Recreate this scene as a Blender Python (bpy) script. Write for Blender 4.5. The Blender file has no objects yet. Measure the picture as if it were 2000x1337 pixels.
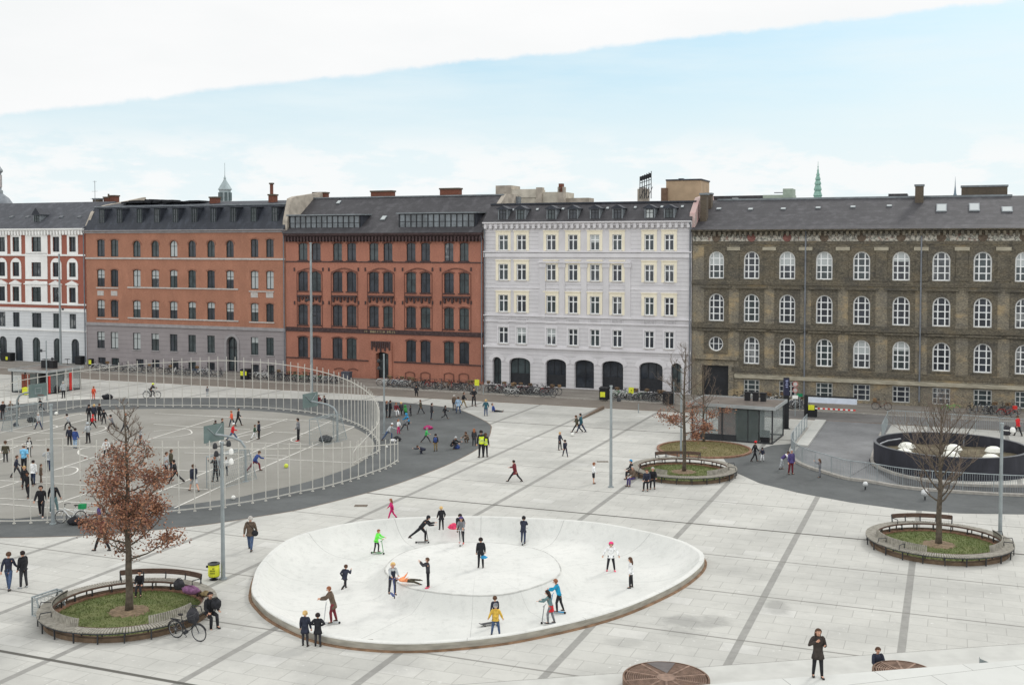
import bpy, bmesh, math, random
from mathutils import Vector, Matrix, geometry
R = math.radians
random.seed(7)
sc = bpy.context.scene
COL = sc.collection
# ---------------------------------------------------------------- camera
FPX, TANP, CY, CAMZ = 2160.0, 0.041, 568.6, 15.0
PITCH = math.atan(TANP)
cd = bpy.data.cameras.new('camera'); cam = bpy.data.objects.new('camera', cd); COL.objects.link(cam)
cam.location = (0, 0, CAMZ); cam.rotation_euler = (R(90) - PITCH, 0, 0)
cd.sensor_fit = 'HORIZONTAL'; cd.sensor_width = 36; cd.lens = 36 * FPX / 2000
cd.shift_y = -(668.5 - CY) / 2000; cd.clip_start = 0.5; cd.clip_end = 6000
sc.camera = cam
# ---------------------------------------------------------------- exposure, sky, sun
sc.view_settings.view_transform = 'Standard'; sc.view_settings.look = 'None'
sc.view_settings.exposure = 0.0; sc.view_settings.gamma = 1.0; sc.view_settings.use_curve_mapping = False
SUN_EL, SUN_AZ = R(38), R(40)     # high sun behind the cloud sheet, from beyond the buildings at right

def ray(px, py):
    X = (px - 1000) / FPX; Y = -(py - CY) / FPX
    return Vector((X, math.cos(PITCH) + Y * math.sin(PITCH), -math.sin(PITCH) + Y * math.cos(PITCH)))

world = bpy.data.worlds.new('World'); sc.world = world; world.use_nodes = True
def build_world():
    nt = world.node_tree; N = nt.nodes; L = nt.links
    N.clear()
    out = N.new('ShaderNodeOutputWorld')
    bg = N.new('ShaderNodeBackground'); bg.inputs[1].default_value = 0.13
    sky = N.new('ShaderNodeTexSky'); sky.sky_type = 'NISHITA'; sky.sun_disc = False
    sky.sun_elevation = SUN_EL; sky.sun_rotation = SUN_AZ; sky.air_density = 1.0; sky.dust_density = 2.0; sky.ozone_density = 1.5
    tc = N.new('ShaderNodeTexCoord')
    def mth(op, a, b=None, c=None, clamp=False):
        n = N.new('ShaderNodeMath'); n.operation = op; n.use_clamp = clamp
        for i, x in enumerate((a, b, c)):
            if x is None: continue
            if isinstance(x, (int, float)): n.inputs[i].default_value = x
            else: L.new(x, n.inputs[i])
        return n.outputs[0]
    def noise(scale, detail, rough, sc3=(1, 1, 1)):
        m = N.new('ShaderNodeMapping'); m.inputs['Scale'].default_value = sc3
        L.new(tc.outputs['Generated'], m.inputs[0])
        n = N.new('ShaderNodeTexNoise'); n.inputs['Scale'].default_value = scale
        n.inputs['Detail'].default_value = detail; n.inputs['Roughness'].default_value = rough
        L.new(m.outputs[0], n.inputs[0]); return n.outputs[0]
    # edge of the great cloud sheet: the plane through two sight lines of the sky
    a = ray(0, 226).normalized(); b = ray(1960, 6).normalized()
    nrm = a.cross(b).normalized()
    if nrm.z < 0: nrm = -nrm
    dot = N.new('ShaderNodeVectorMath'); dot.operation = 'DOT_PRODUCT'
    L.new(tc.outputs['Generated'], dot.inputs[0]); dot.inputs[1].default_value = nrm
    d = dot.outputs['Value']
    n1 = noise(9, 8, .62, (1, 1, 1.5)); n2 = noise(2.2, 3, .5)
    e = mth('ADD', d, mth('MULTIPLY', mth('SUBTRACT', n1, .5), .011))
    e = mth('ADD', e, mth('MULTIPLY', mth('SUBTRACT', noise(30, 7, .65, (1, 1, 1.3)), .5), .010))
    cl = N.new('ShaderNodeMapRange'); cl.interpolation_type = 'SMOOTHSTEP'
    L.new(e, cl.inputs[0]); cl.inputs[1].default_value = -.002; cl.inputs[2].default_value = .0035
    # thin veils and the bright bank over the roofs
    sep = N.new('ShaderNodeSeparateXYZ'); L.new(tc.outputs['Generated'], sep.inputs[0])
    z = sep.outputs['Z']
    v1 = noise(3.0, 7, .6, (1.0, 1, 7.0))
    veil = N.new('ShaderNodeMapRange'); L.new(v1, veil.inputs[0]); veil.inputs[1].default_value = .38; veil.inputs[2].default_value = .68
    veil.inputs[3].default_value = .0; veil.inputs[4].default_value = .6
    bank = N.new('ShaderNodeMapRange'); bank.interpolation_type = 'SMOOTHSTEP'; L.new(z, bank.inputs[0])
    bank.inputs[1].default_value = .19; bank.inputs[2].default_value = .05; bank.inputs[3].default_value = 0; bank.inputs[4].default_value = .9
    v2 = noise(11, 7, .62, (1, 1, 3.2))
    puff = N.new('ShaderNodeMapRange'); puff.interpolation_type = 'SMOOTHSTEP'; L.new(v2, puff.inputs[0])
    puff.inputs[1].default_value = .44; puff.inputs[2].default_value = .56
    lowz = N.new('ShaderNodeMapRange'); lowz.interpolation_type = 'SMOOTHSTEP'; L.new(z, lowz.inputs[0])
    lowz.inputs[1].default_value = .11; lowz.inputs[2].default_value = .07; lowz.inputs[3].default_value = 0; lowz.inputs[4].default_value = .85
    pf = mth('MULTIPLY', puff.outputs[0], lowz.outputs[0])
    clear = mth('MULTIPLY', mth('SUBTRACT', 1, veil.outputs[0]), mth('SUBTRACT', 1, bank.outputs[0]))
    # clear sky blue pulled from the sky texture, then veils
    def mix(f, c1, c2):
        m = N.new('ShaderNodeMix'); m.data_type = 'RGBA'; 
        if isinstance(f, (int, float)): m.inputs[0].default_value = f
        else: L.new(f, m.inputs[0])
        for i, c in ((6, c1), (7, c2)):
            if isinstance(c, tuple): m.inputs[i].default_value = (*c, 1)
            else: L.new(c, m.inputs[i])
        return m.outputs[2]
    k = 1 / .13
    base = mix(.75, sky.outputs[0], (.49 * k, .77 * k, .92 * k))
    pale = (.86 * k, .945 * k, .965 * k)
    c = mix(mth('SUBTRACT', 1, clear), base, pale)
    c = mix(pf, c, (.96 * k, .975 * k, .975 * k))
    tint = noise(2.6, 6, .55, (1, 1, 3))
    tint = mth('MULTIPLY', mth('SUBTRACT', tint, .3), 2.5, clamp=True)
    cloudc = mix(tint, (.90 * k, .92 * k, .925 * k), (1.0 * k, 1.0 * k, 1.0 * k))
    back = N.new('ShaderNodeMapRange'); L.new(sep.outputs['Y'], back.inputs[0]); back.inputs[1].default_value = .85; back.inputs[2].default_value = .1; back.inputs[3].default_value = 1.0; back.inputs[4].default_value = 1.36  # cloud made brighter behind the camera, added to light the facades
    vm = N.new('ShaderNodeVectorMath'); vm.operation = 'SCALE'; L.new(cloudc, vm.inputs[0]); L.new(back.outputs[0], vm.inputs['Scale']); cloudc = vm.outputs[0]
    c = mix(cl.outputs[0], c, cloudc)
    L.new(c, bg.inputs[0]); L.new(bg.outputs[0], out.inputs[0])
build_world()
sl = bpy.data.lights.new('sun', 'SUN'); sun = bpy.data.objects.new('sun', sl); COL.objects.link(sun)
sl.energy = 1.0; sl.angle = R(9); sl.color = (1, .97, .93)
_sd = Vector((math.sin(SUN_AZ) * math.cos(SUN_EL), math.cos(SUN_AZ) * math.cos(SUN_EL), math.sin(SUN_EL)))
sun.rotation_euler = _sd.to_track_quat('Z', 'Y').to_euler(); sun.location = (0, 0, 60)

# ---------------------------------------------------------------- measuring
def G(px, py, z=0.0):
    d = ray(px, py); t = (z - CAMZ) / d.z
    return Vector((0, 0, CAMZ)) + d * t
def HT(p, py):
    """height above ground of something standing at p whose top is seen in row py"""
    d = ray(1000, py); return CAMZ + d.z * (p.y / d.y)
def PXM(p): return FPX / p.y           # pixels per metre at p
O = Vector((0, 118.3, 0)); EX = Vector((.92916, -.36968, 0)); NX = Vector((-.36968, -.92916, 0))
FROT = math.atan2(EX.y, EX.x)
def FU(px, py, v=0.0):
    d = ray(px, py); c = Vector((0, 0, CAMZ)); P0 = O + NX * v
    t = (P0 - c).dot(NX) / d.dot(NX); p = c + d * t
    return (p - O).dot(EX), p.z
def LW(u, v, z=0.0): return O + EX * u + NX * v + Vector((0, 0, z))
def UV(p): q = p - O; return q.dot(EX), q.dot(NX)

# ---------------------------------------------------------------- materials
def s2l(c): 
    c /= 255.0
    return c / 12.92 if c <= .04045 else ((c + .055) / 1.055) ** 2.4
def C(r, g, b, k=1.0): return tuple(min(1, s2l(x) * k) for x in (r, g, b))
_M = {}
def mat(name, col, rough=.8, var=.12, scale=3.0, metal=0.0, col2=None, detail=5, bump=0.0, sc3=(1, 1, 1), spec=.3, mid=(.35, .65), coord='Object'):
    if name in _M: return _M[name]
    m = bpy.data.materials.new(name); m.use_nodes = True; nt = m.node_tree; N = nt.nodes; L = nt.links
    b = N['Principled BSDF']; b.inputs['Roughness'].default_value = rough; b.inputs['Metallic'].default_value = metal
    b.inputs['Specular IOR Level'].default_value = spec
    tc = N.new('ShaderNodeTexCoord'); mp = N.new('ShaderNodeMapping'); mp.inputs['Scale'].default_value = sc3
    L.new(tc.outputs[coord], mp.inputs[0])
    n = N.new('ShaderNodeTexNoise'); n.inputs['Scale'].default_value = scale; n.inputs['Detail'].default_value = detail
    L.new(mp.outputs[0], n.inputs[0])
    r = N.new('ShaderNodeValToRGB'); r.color_ramp.elements[0].position = mid[0]; r.color_ramp.elements[1].position = mid[1]
    a = tuple(x * (1 - var) for x in col); c2 = col2 or tuple(min(1, x * (1 + var)) for x in col)
    if col2: a = col
    r.color_ramp.elements[0].color = (*a, 1); r.color_ramp.elements[1].color = (*c2, 1)
    L.new(n.outputs[0], r.inputs[0]); L.new(r.outputs[0], b.inputs['Base Color'])
    if bump:
        bp = N.new('ShaderNodeBump'); bp.inputs['Strength'].default_value = bump; bp.inputs['Distance'].default_value = .02
        L.new(n.outputs[0], bp.inputs['Height']); L.new(bp.outputs[0], b.inputs['Normal'])
    _M[name] = m; return m

class NT:
    """small helper for longer node graphs"""
    def __init__(s, name, rough=.85):
        s.m = bpy.data.materials.new(name); s.m.use_nodes = True; s.N = s.m.node_tree.nodes; s.L = s.m.node_tree.links
        s.b = s.N['Principled BSDF']; s.b.inputs['Roughness'].default_value = rough; s.b.inputs['Specular IOR Level'].default_value = .3
        _M[name] = s.m
    def put(s, sock, x):
        if isinstance(x, (int, float)): sock.default_value = x
        elif isinstance(x, tuple): sock.default_value = (*x, 1) if len(sock.default_value) == 4 else x
        else: s.L.new(x, sock)
    def math(s, op, a, b=None, clamp=False):
        n = s.N.new('ShaderNodeMath'); n.operation = op; n.use_clamp = clamp; s.put(n.inputs[0], a)
        if b is not None: s.put(n.inputs[1], b)
        return n.outputs[0]
    def mix(s, f, a, b, mode='MIX'):
        n = s.N.new('ShaderNodeMix'); n.data_type = 'RGBA'; n.blend_type = mode
        s.put(n.inputs[0], f); s.put(n.inputs[6], a); s.put(n.inputs[7], b); return n.outputs[2]
    def noise(s, vec, scale, detail=5, rough=.55, sc3=None):
        if sc3:
            mp = s.N.new('ShaderNodeMapping'); mp.inputs['Scale'].default_value = sc3; s.L.new(vec, mp.inputs[0]); vec = mp.outputs[0]
        n = s.N.new('ShaderNodeTexNoise'); n.inputs['Scale'].default_value = scale; n.inputs['Detail'].default_value = detail
        n.inputs['Roughness'].default_value = rough; s.L.new(vec, n.inputs[0]); return n.outputs[0]
    def rng(s, x, a, b, c=0.0, d=1.0, smooth=False):
        n = s.N.new('ShaderNodeMapRange'); 
        if smooth: n.interpolation_type = 'SMOOTHSTEP'
        s.put(n.inputs[0], x)
        for i, q in enumerate((a, b, c, d)): n.inputs[i + 1].default_value = q
        return n.outputs[0]
    def comb(s, x, y, z=0.0):
        n = s.N.new('ShaderNodeCombineXYZ'); s.put(n.inputs[0], x); s.put(n.inputs[1], y); s.put(n.inputs[2], z); return n.outputs[0]
    def sep(s, v):
        n = s.N.new('ShaderNodeSeparateXYZ'); s.L.new(v, n.inputs[0]); return n.outputs
    def pos(s): return s.N.new('ShaderNodeNewGeometry').outputs['Position']
    def obj(s): return s.N.new('ShaderNodeTexCoord').outputs['Object']
    def done(s, colr, rough=None, height=None, bs=.3, bd=.01):
        s.put(s.b.inputs['Base Color'], colr)
        if rough is not None: s.put(s.b.inputs['Roughness'], rough)
        if height is not None:
            bp = s.N.new('ShaderNodeBump'); bp.inputs['Strength'].default_value = bs; bp.inputs['Distance'].default_value = bd
            s.L.new(height, bp.inputs['Height']); s.L.new(bp.outputs[0], s.b.inputs['Normal'])
        return s.m

# ---------------------------------------------------------------- mesh building
class MB:
    def __init__(s): s.v = []; s.f = []; s.m = []
    def add(s, vs, fs, mi=0):
        o = len(s.v); s.v += [tuple(v) for v in vs]; s.f += [tuple(i + o for i in f) for f in fs]; s.m += [mi] * len(fs); return s
    def box(s, x0, x1, y0, y1, z0, z1, mi=0):
        v = [(x, y, z) for z in (z0, z1) for y in (y0, y1) for x in (x0, x1)]
        return s.add(v, [(0, 2, 3, 1), (4, 5, 7, 6), (0, 1, 5, 4), (2, 6, 7, 3), (0, 4, 6, 2), (1, 3, 7, 5)], mi)
    def obox(s, c, ax, ay, az, mi=0):
        c = Vector(c); ax, ay, az = Vector(ax), Vector(ay), Vector(az)
        v = [c + ax * x + ay * y + az * z for z in (-.5, .5) for y in (-.5, .5) for x in (-.5, .5)]
        return s.add(v, [(0, 2, 3, 1), (4, 5, 7, 6), (0, 1, 5, 4), (2, 6, 7, 3), (0, 4, 6, 2), (1, 3, 7, 5)], mi)
    def rings(s, rs, mi=0, closed=True, caps=True):
        n = len(rs[0]); vs = [p for r in rs for p in r]; fs = []
        for i in range(len(rs) - 1):
            for j in range(n if closed else n - 1):
                a = i * n + j; b = i * n + (j + 1) % n; fs.append((a, b, b + n, a + n))
        if caps and closed: fs.append(tuple(reversed(range(n)))); fs.append(tuple((len(rs) - 1) * n + j for j in range(n)))
        return s.add(vs, fs, mi)
    def tube(s, pts, r, n=6, mi=0, caps=True):
        pts = [Vector(p) for p in pts]; rs = r if isinstance(r, (list, tuple)) else [r] * len(pts); out = []; side = None
        for i, p in enumerate(pts):
            t = (pts[min(i + 1, len(pts) - 1)] - pts[max(i - 1, 0)])
            if t.length < 1e-6: t = Vector((0, 0, 1))
            t.normalize()
            if side is None: side = t.orthogonal().normalized()
            side = (side - t * side.dot(t)); side = side.normalized() if side.length > 1e-6 else t.orthogonal().normalized()
            b = t.cross(side); rr = rs[i]
            out.append([p + side * math.cos(2 * math.pi * k / n) * rr + b * math.sin(2 * math.pi * k / n) * rr for k in range(n)])
        return s.rings(out, mi, True, caps)
    def cyl(s, x, y, z0, z1, r0, r1=None, n=16, mi=0):
        r1 = r0 if r1 is None else r1
        return s.rings([[(x + r * math.cos(2 * math.pi * k / n), y + r * math.sin(2 * math.pi * k / n), z) for k in range(n)] for r, z in ((r0, z0), (r1, z1))], mi)
    def lathe(s, prof, n=16, x=0, y=0, mi=0, caps=True):
        return s.rings([[(x + r * math.cos(2 * math.pi * k / n), y + r * math.sin(2 * math.pi * k / n), z) for k in range(n)] for r, z in prof], mi, True, caps)
    def prism(s, prof, x0, x1, mi=0):
        """prof = [(y,z)] closed polygon run along x"""
        return s.rings([[(x, y, z) for y, z in prof] for x in (x0, x1)], mi)
    def ell(s, c, rx, ry, rz, n=10, m=6, mi=0, M=None):
        c = Vector(c); rs = []
        for i in range(m + 1):
            a = math.pi * (i + .0001 if i == 0 else (i - .0001 if i == m else i)) / m
            ring = []
            for k in range(n):
                q = Vector((rx * math.sin(a) * math.cos(2 * math.pi * k / n), ry * math.sin(a) * math.sin(2 * math.pi * k / n), -rz * math.cos(a)))
                if M: q = M @ q
                ring.append(c + q)
            rs.append(ring)
        return s.rings(rs, mi)
    def poly(s, pts, z=0.0, mi=0):
        """flat horizontal polygon"""
        P = [Vector((p[0], p[1], 0)) for p in pts]; t = geometry.tessellate_polygon([P])
        fs = []
        for a, b, c in t:
            n = (P[b] - P[a]).cross(P[c] - P[a]).z
            fs.append((a, b, c) if n > 0 else (a, c, b))
        return s.add([(p.x, p.y, z) for p in P], fs, mi)
    def build(s, name, mats, parent=None, smooth=False, loc=None, rot=None):
        me = bpy.data.meshes.new(name); me.from_pydata(s.v, [], s.f)
        if not isinstance(mats, (list, tuple)): mats = [mats]
        for m in mats: me.materials.append(m)
        if len(mats) > 1: me.polygons.foreach_set('material_index', s.m)
        if smooth: me.polygons.foreach_set('use_smooth', [True] * len(me.polygons))
        me.update()
        o = bpy.data.objects.new(name, me); COL.objects.link(o)
        if parent: o.parent = parent
        if loc is not None: o.location = loc
        if rot is not None: o.rotation_euler = (0, 0, rot)
        return o
def fixn(o):
    bm = bmesh.new(); bm.from_mesh(o.data); bmesh.ops.recalc_face_normals(bm, faces=bm.faces); bm.to_mesh(o.data); bm.free(); return o
def tag(o, label=None, cat=None, group=None, kind=None):
    if label: o['label'] = label
    if cat: o['category'] = cat
    if group: o['group'] = group
    if kind: o['kind'] = kind
    return o
def thing(name, label, cat, loc=(0, 0, 0), rz=0.0, group=None):
    o = bpy.data.objects.new(name, None); COL.objects.link(o); o.empty_display_size = .3
    o.location = loc; o.rotation_euler = (0, 0, rz)
    return tag(o, label, cat, group)
def struct(o): o['kind'] = 'structure'; return o
def copy_tree(o, parent=None):
    c = o.copy(); COL.objects.link(c); c.parent = parent
    for ch in o.children: copy_tree(ch, c)
    return c
def spline(pts, n=8, closed=False):
    P = [Vector(p) for p in pts]; out = []; m = len(P)
    for i in range(m if closed else m - 1):
        g = (lambda k: P[k % m]) if closed else (lambda k: P[max(0, min(m - 1, k))])
        a, b, c, d = g(i - 1), g(i), g(i + 1), g(i + 2)
        for k in range(n):
            t = k / n
            out.append(.5 * ((2 * b) + (c - a) * t + (2 * a - 5 * b + 4 * c - d) * t * t + (3 * b - a - 3 * c + d) * t ** 3))
    if not closed: out.append(P[-1])
    return out
ORD = ['first', 'second', 'third', 'fourth', 'fifth', 'sixth', 'seventh', 'eighth', 'ninth', 'tenth', 'eleventh', 'twelfth', 'thirteenth', 'fourteenth', 'fifteenth', 'sixteenth', 'seventeenth', 'eighteenth', 'nineteenth', 'twentieth']
C2 = lambda r, g, b: C(r, g, b, .80)
# ================================================================ SETTING
def paving_mat():
    t = NT('concrete_paving', .8); p = t.pos(); x, y, _ = t.sep(p)
    yy = t.math('SUBTRACT', y, 118.3)
    u = t.math('ADD', t.math('MULTIPLY', x, EX.x), t.math('MULTIPLY', yy, EX.y))
    v = t.math('ADD', t.math('MULTIPLY', x, NX.x), t.math('MULTIPLY', yy, NX.y))
    def lines(c, off, per, w, soft=.03):
        f = t.math('DIVIDE', t.math('SUBTRACT', c, off), per)
        r = t.math('ABSOLUTE', t.math('MULTIPLY', t.math('SUBTRACT', f, t.math('ROUND', f)), per))
        return t.rng(r, w / 2, w / 2 + soft, 1, 0)
    A = lines(u, 42.2, 5.74, .27); B = lines(v, 34.3, 5.63, .09); B2 = lines(v, 51.2, 28.15, .17)
    uv = t.comb(u, v, 0)
    br = t.N.new('ShaderNodeTexBrick'); t.L.new(uv, br.inputs[0]); br.inputs['Scale'].default_value = 1
    br.inputs['Brick Width'].default_value = 1.435; br.inputs['Row Height'].default_value = .9383; br.inputs['Mortar Size'].default_value = .016
    br.inputs['Mortar Smooth'].default_value = .3; br.offset = .5
    br.inputs['Color1'].default_value = (0, 0, 0, 1); br.inputs['Color2'].default_value = (1, 1, 1, 1); br.inputs['Mortar'].default_value = (.5, .5, .5, 1)
    bw = t.sep(br.outputs[0])[0]
    rare = t.rng(bw, .93, .99, 0, 1)
    n1 = t.noise(p, .22, 6, .6); n2 = t.noise(p, 1.6, 5, .6); n3 = t.noise(p, 14, 4, .6)
    base = t.mix(bw, C2(206, 205, 198), C2(213, 212, 205))
    base = t.mix(t.math('MULTIPLY', rare, .45), base, C2(228, 227, 222))
    base = t.mix(t.rng(n1, .42, .68, 0, .42), base, C2(160, 160, 156))
    base = t.mix(t.rng(n2, .5, .75, 0, .26), base, C2(168, 167, 162))
    base = t.mix(t.rng(n3, .35, .7, 0, .10), base, C2(150, 150, 145))
    sp = t.noise(p, 5, 2, .5); sp2 = t.noise(p, .5, 3, .5)
    base = t.mix(t.math('MULTIPLY', t.rng(sp, .67, .70, 0, .6), t.rng(sp2, .5, .6)), base, C2(238, 238, 234))
    joint = t.math('MULTIPLY', br.outputs['Fac'], .42)
    base = t.mix(joint, base, C2(120, 118, 112))
    ln = t.noise(p, 2.5, 4, .6)
    base = t.mix(t.math('MULTIPLY', A, t.rng(ln, .3, .7, .7, 1)), base, C2(150, 149, 144))
    base = t.mix(t.math('MULTIPLY', B, .75), base, C2(128, 126, 120))
    base = t.mix(t.math('MULTIPLY', B2, .9), base, C2(92, 90, 84))
    # worn dark patches and tyre scuffs, plus darker ground left of the oak bench
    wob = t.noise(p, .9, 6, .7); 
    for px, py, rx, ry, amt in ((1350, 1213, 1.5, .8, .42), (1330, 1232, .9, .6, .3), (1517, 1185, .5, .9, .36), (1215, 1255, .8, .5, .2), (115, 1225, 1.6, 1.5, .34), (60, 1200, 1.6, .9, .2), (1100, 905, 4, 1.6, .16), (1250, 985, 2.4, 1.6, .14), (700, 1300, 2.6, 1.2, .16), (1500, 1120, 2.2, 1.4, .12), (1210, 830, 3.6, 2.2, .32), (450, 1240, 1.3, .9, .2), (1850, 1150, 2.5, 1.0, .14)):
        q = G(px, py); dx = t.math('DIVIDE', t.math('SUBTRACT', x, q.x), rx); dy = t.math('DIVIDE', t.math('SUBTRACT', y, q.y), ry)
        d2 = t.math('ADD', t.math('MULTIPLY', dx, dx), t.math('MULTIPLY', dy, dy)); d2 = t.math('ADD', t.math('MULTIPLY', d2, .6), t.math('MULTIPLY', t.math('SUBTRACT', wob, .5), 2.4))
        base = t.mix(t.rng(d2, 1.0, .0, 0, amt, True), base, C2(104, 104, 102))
    return t.done(base, .82, t.math('SUBTRACT', n3, joint), .15, .01)
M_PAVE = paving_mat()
def asphalt(name, col, sc=1.0, patch=.35):
    t = NT(name, .9); p = t.pos(); n1 = t.noise(p, .35, 5, .6); n2 = t.noise(p, 60, 2, .7); n3 = t.noise(p, 3, 5, .6)
    b = t.mix(t.rng(n1, .35, .65), tuple(c * (1 - patch * .5) for c in col), tuple(c * (1 + patch * .5) for c in col))
    b = t.mix(t.rng(n3, .45, .7, 0, .3), b, tuple(c * 1.35 for c in col)); b = t.mix(t.rng(n2, .3, .7, 0, .3), b, tuple(c * .6 for c in col))
    n5 = t.noise(p, .9, 7, .7); b = t.mix(t.rng(n5, .54, .62, 0, .28), b, tuple(c * .72 for c in col)); b = t.mix(t.rng(n5, .44, .36, 0, .22), b, tuple(c * 1.4 for c in col))
    return t.done(b, .9, n2, .2, .01)
M_DARK = asphalt('dark_asphalt', C2(102, 105, 105))
M_GREY = asphalt('grey_asphalt', C2(128, 126, 124))
M_RAMP = asphalt('ramp_concrete', C2(140, 141, 142))
def court_mat():
    t = NT('court_surface', .88); p = t.pos(); n1 = t.noise(p, .18, 5, .6); n2 = t.noise(p, 45, 2, .6); n3 = t.noise(p, 1.2, 6, .65)
    b = t.mix(t.rng(n1, .35, .65), C2(150, 148, 140), C2(164, 162, 155)); b = t.mix(t.rng(n3, .5, .72, 0, .35), b, C2(140, 136, 130))
    b = t.mix(t.rng(n2, .3, .7, 0, .2), b, C2(120, 116, 110)); return t.done(b)
M_COURT = court_mat()
def street_mat(name, c1, c2, cm, bw=.22, rh=.11):
    t = NT(name, .88); p = t.pos(); x, y, _ = t.sep(p); yy = t.math('SUBTRACT', y, 118.3)
    u = t.math('ADD', t.math('MULTIPLY', x, EX.x), t.math('MULTIPLY', yy, EX.y)); v = t.math('ADD', t.math('MULTIPLY', x, NX.x), t.math('MULTIPLY', yy, NX.y))
    n = t.noise(t.comb(u, v), 2.2, 6, .7, (.35, 2.2, 1)); n0 = t.noise(p, .3, 4, .6); n4 = t.noise(p, 9, 3, .7)
    b = t.mix(t.rng(n, .35, .65), c1, c2); b = t.mix(t.rng(n0, .4, .7, 0, .4), b, cm); b = t.mix(t.rng(n4, .4, .7, 0, .35), b, cm)
    return t.done(b, .88, n4, .3, .02)
M_STREET = street_mat('street_setts', C2(134, 126, 117), C2(152, 145, 136), C2(112, 104, 96))
M_SIDE = street_mat('sidewalk_slabs', C2(140, 134, 126), C2(162, 157, 150), C2(118, 112, 105))
M_KERB = mat('granite_kerb', C2(178, 174, 166), .8, .15, 4)
M_KERBD = mat('brown_kerb', C2(130, 114, 100), .85, .2, 4)
M_LINE = mat('white_line_paint', C2(232, 230, 222), .7, .14, 6)
M_CONC = mat('pale_concrete', C2(206, 206, 200), .75, .07, 1.2, bump=.1, coord='Object')

HOLE_O = [(1650, 934), (1700, 941), (1750, 950), (1812, 957), (1900, 963), (2000, 968), (2120, 971)]
HOLE_I = [(1703, 902), (1712, 912), (1745, 926), (1796, 938), (1860, 947), (1950, 951), (2070, 950)]
HOLE_Z = [0, -.15, -.4, -.8, -1.2, -1.7, -2.2]
hole = [G(*p) for p in HOLE_O] + [G(*p) for p in reversed(HOLE_I)]
BZ, PZ, VZ = .30, .06, -.64
Bpx = [(491, 1155), (493, 1135), (500, 1112), (514, 1092), (534, 1072), (569, 1050), (625, 1033), (695, 1019), (776, 1011), (884, 1008), (960, 1008), (1028, 1010.5), (1149, 1018), (1243, 1033), (1324, 1053), (1364, 1072), (1376, 1086), (1367, 1107), (1324, 1139), (1243, 1177), (1162, 1204), (1054.6, 1229), (960, 1245), (830, 1256), (722, 1254), (614.6, 1237), (534, 1201), (501, 1172)]
Mpx = [(753, 1107), (762.6, 1126), (803, 1147), (883.8, 1159), (960, 1161), (1014, 1153), (1070.7, 1134), (1095, 1115), (1081.5, 1088), (1049, 1072), (987, 1061), (920, 1058), (850, 1062), (784, 1080)]
Bw = spline([G(x, y, BZ) for x, y in Bpx], 6, True); Mw = spline([G(x, y, PZ) for x, y in Mpx], 6, True)
MC = sum(Mw, Vector()) / len(Mw); MC.z = 0
NB = 128
def radial(curve):
    pts = sorted(((math.atan2(p.y - MC.y, p.x - MC.x), math.hypot(p.x - MC.x, p.y - MC.y)) for p in curve)); out = []
    pts = [(a - 2 * math.pi, r) for a, r in pts[-3:]] + pts + [(a + 2 * math.pi, r) for a, r in pts[:3]]
    for k in range(NB):
        a = -math.pi + 2 * math.pi * k / NB
        for i in range(len(pts) - 1):
            if pts[i][0] <= a <= pts[i + 1][0]:
                f = (a - pts[i][0]) / max(1e-9, pts[i + 1][0] - pts[i][0]); out.append(pts[i][1] * (1 - f) + pts[i + 1][1] * f); break
    return out
Br, Mr = [q - .27 for q in radial(Bw)], radial(Mw)
def bowl_prof(t):
    if t < 0: return PZ
    if t < .17: s = t / .17; return PZ + (VZ - PZ) * (1 - (1 - s) ** 1.5)
    if t < .55: return VZ
    return VZ + (BZ - VZ) * ((t - .55) / .45) ** 3.0
def bowl_z(p):
    a = math.atan2(p.y - MC.y, p.x - MC.x); k = (a + math.pi) / (2 * math.pi) * NB; i = int(k) % NB
    r = math.hypot(p.x - MC.x, p.y - MC.y); b, m = Br[i], Mr[i]
    if r > b: return None
    return bowl_prof(-1 if r < m else (r - m) / (b - m))
def GB(px, py):
    p = G(px, py, .1)
    for _ in range(4):
        z = bowl_z(p)
        if z is None: return G(px, py, 0)
        p = G(px, py, z)
    return p
bhole = [Vector(q) for q in [(MC.x + (Br[k] + .12) * math.cos(-math.pi + 2 * math.pi * k / NB), MC.y + (Br[k] + .12) * math.sin(-math.pi + 2 * math.pi * k / NB), 0) for k in range(NB)]]
def sheet(name, outer, z, m, holes=(), skirt=None):
    P = [Vector((p[0], p[1], 0)) for p in outer]; H = [[Vector((p[0], p[1], 0)) for p in h] for h in holes]
    allp = P + [q for h in H for q in h]; tri = geometry.tessellate_polygon([P] + H); fs = []
    for a, b, c in tri:
        n = (allp[b] - allp[a]).cross(allp[c] - allp[a]).z; fs.append((a, b, c) if n > 0 else (a, c, b))
    mb = MB(); mb.add([(p.x, p.y, z) for p in allp], fs)
    if skirt is not None:
        n = len(P); mb.add([(p.x, p.y, z) for p in P] + [(p.x, p.y, skirt) for p in P], [(i, (i + 1) % n, (i + 1) % n + n, i + n) for i in range(n)])
    return struct(mb.build(name, m))
sheet('ground', [(-1500, -200), (1500, -200), (1500, 3000), (-1500, 3000)], -.14, M_GREY, [hole, bhole])
def uvq(u0, u1, v0, v1): return [LW(u0, v1), LW(u1, v1), LW(u1, v0), LW(u0, v0)]
sheet('road', uvq(-160, 160, 6.6, 11.9), -.10, M_STREET)
sheet('sidewalk', uvq(-160, 160, -1.0, 6.4), .0, M_SIDE)
mb = MB(); 
def strip_box(mb, u0, u1, v0, v1, z0, z1, mi=0):
    a = [LW(u, v, z) for z in (z0, z1) for v in (v1, v0) for u in (u0, u1)]
    mb.add(a, [(0, 2, 3, 1), (4, 5, 7, 6), (0, 1, 5, 4), (2, 6, 7, 3), (0, 4, 6, 2), (1, 3, 7, 5)], mi)
strip_box(mb, -160, 160, 6.4, 6.6, -.14, .012); strip_box(mb, -160, 160, 1.7, 1.85, -.1, .008)
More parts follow.
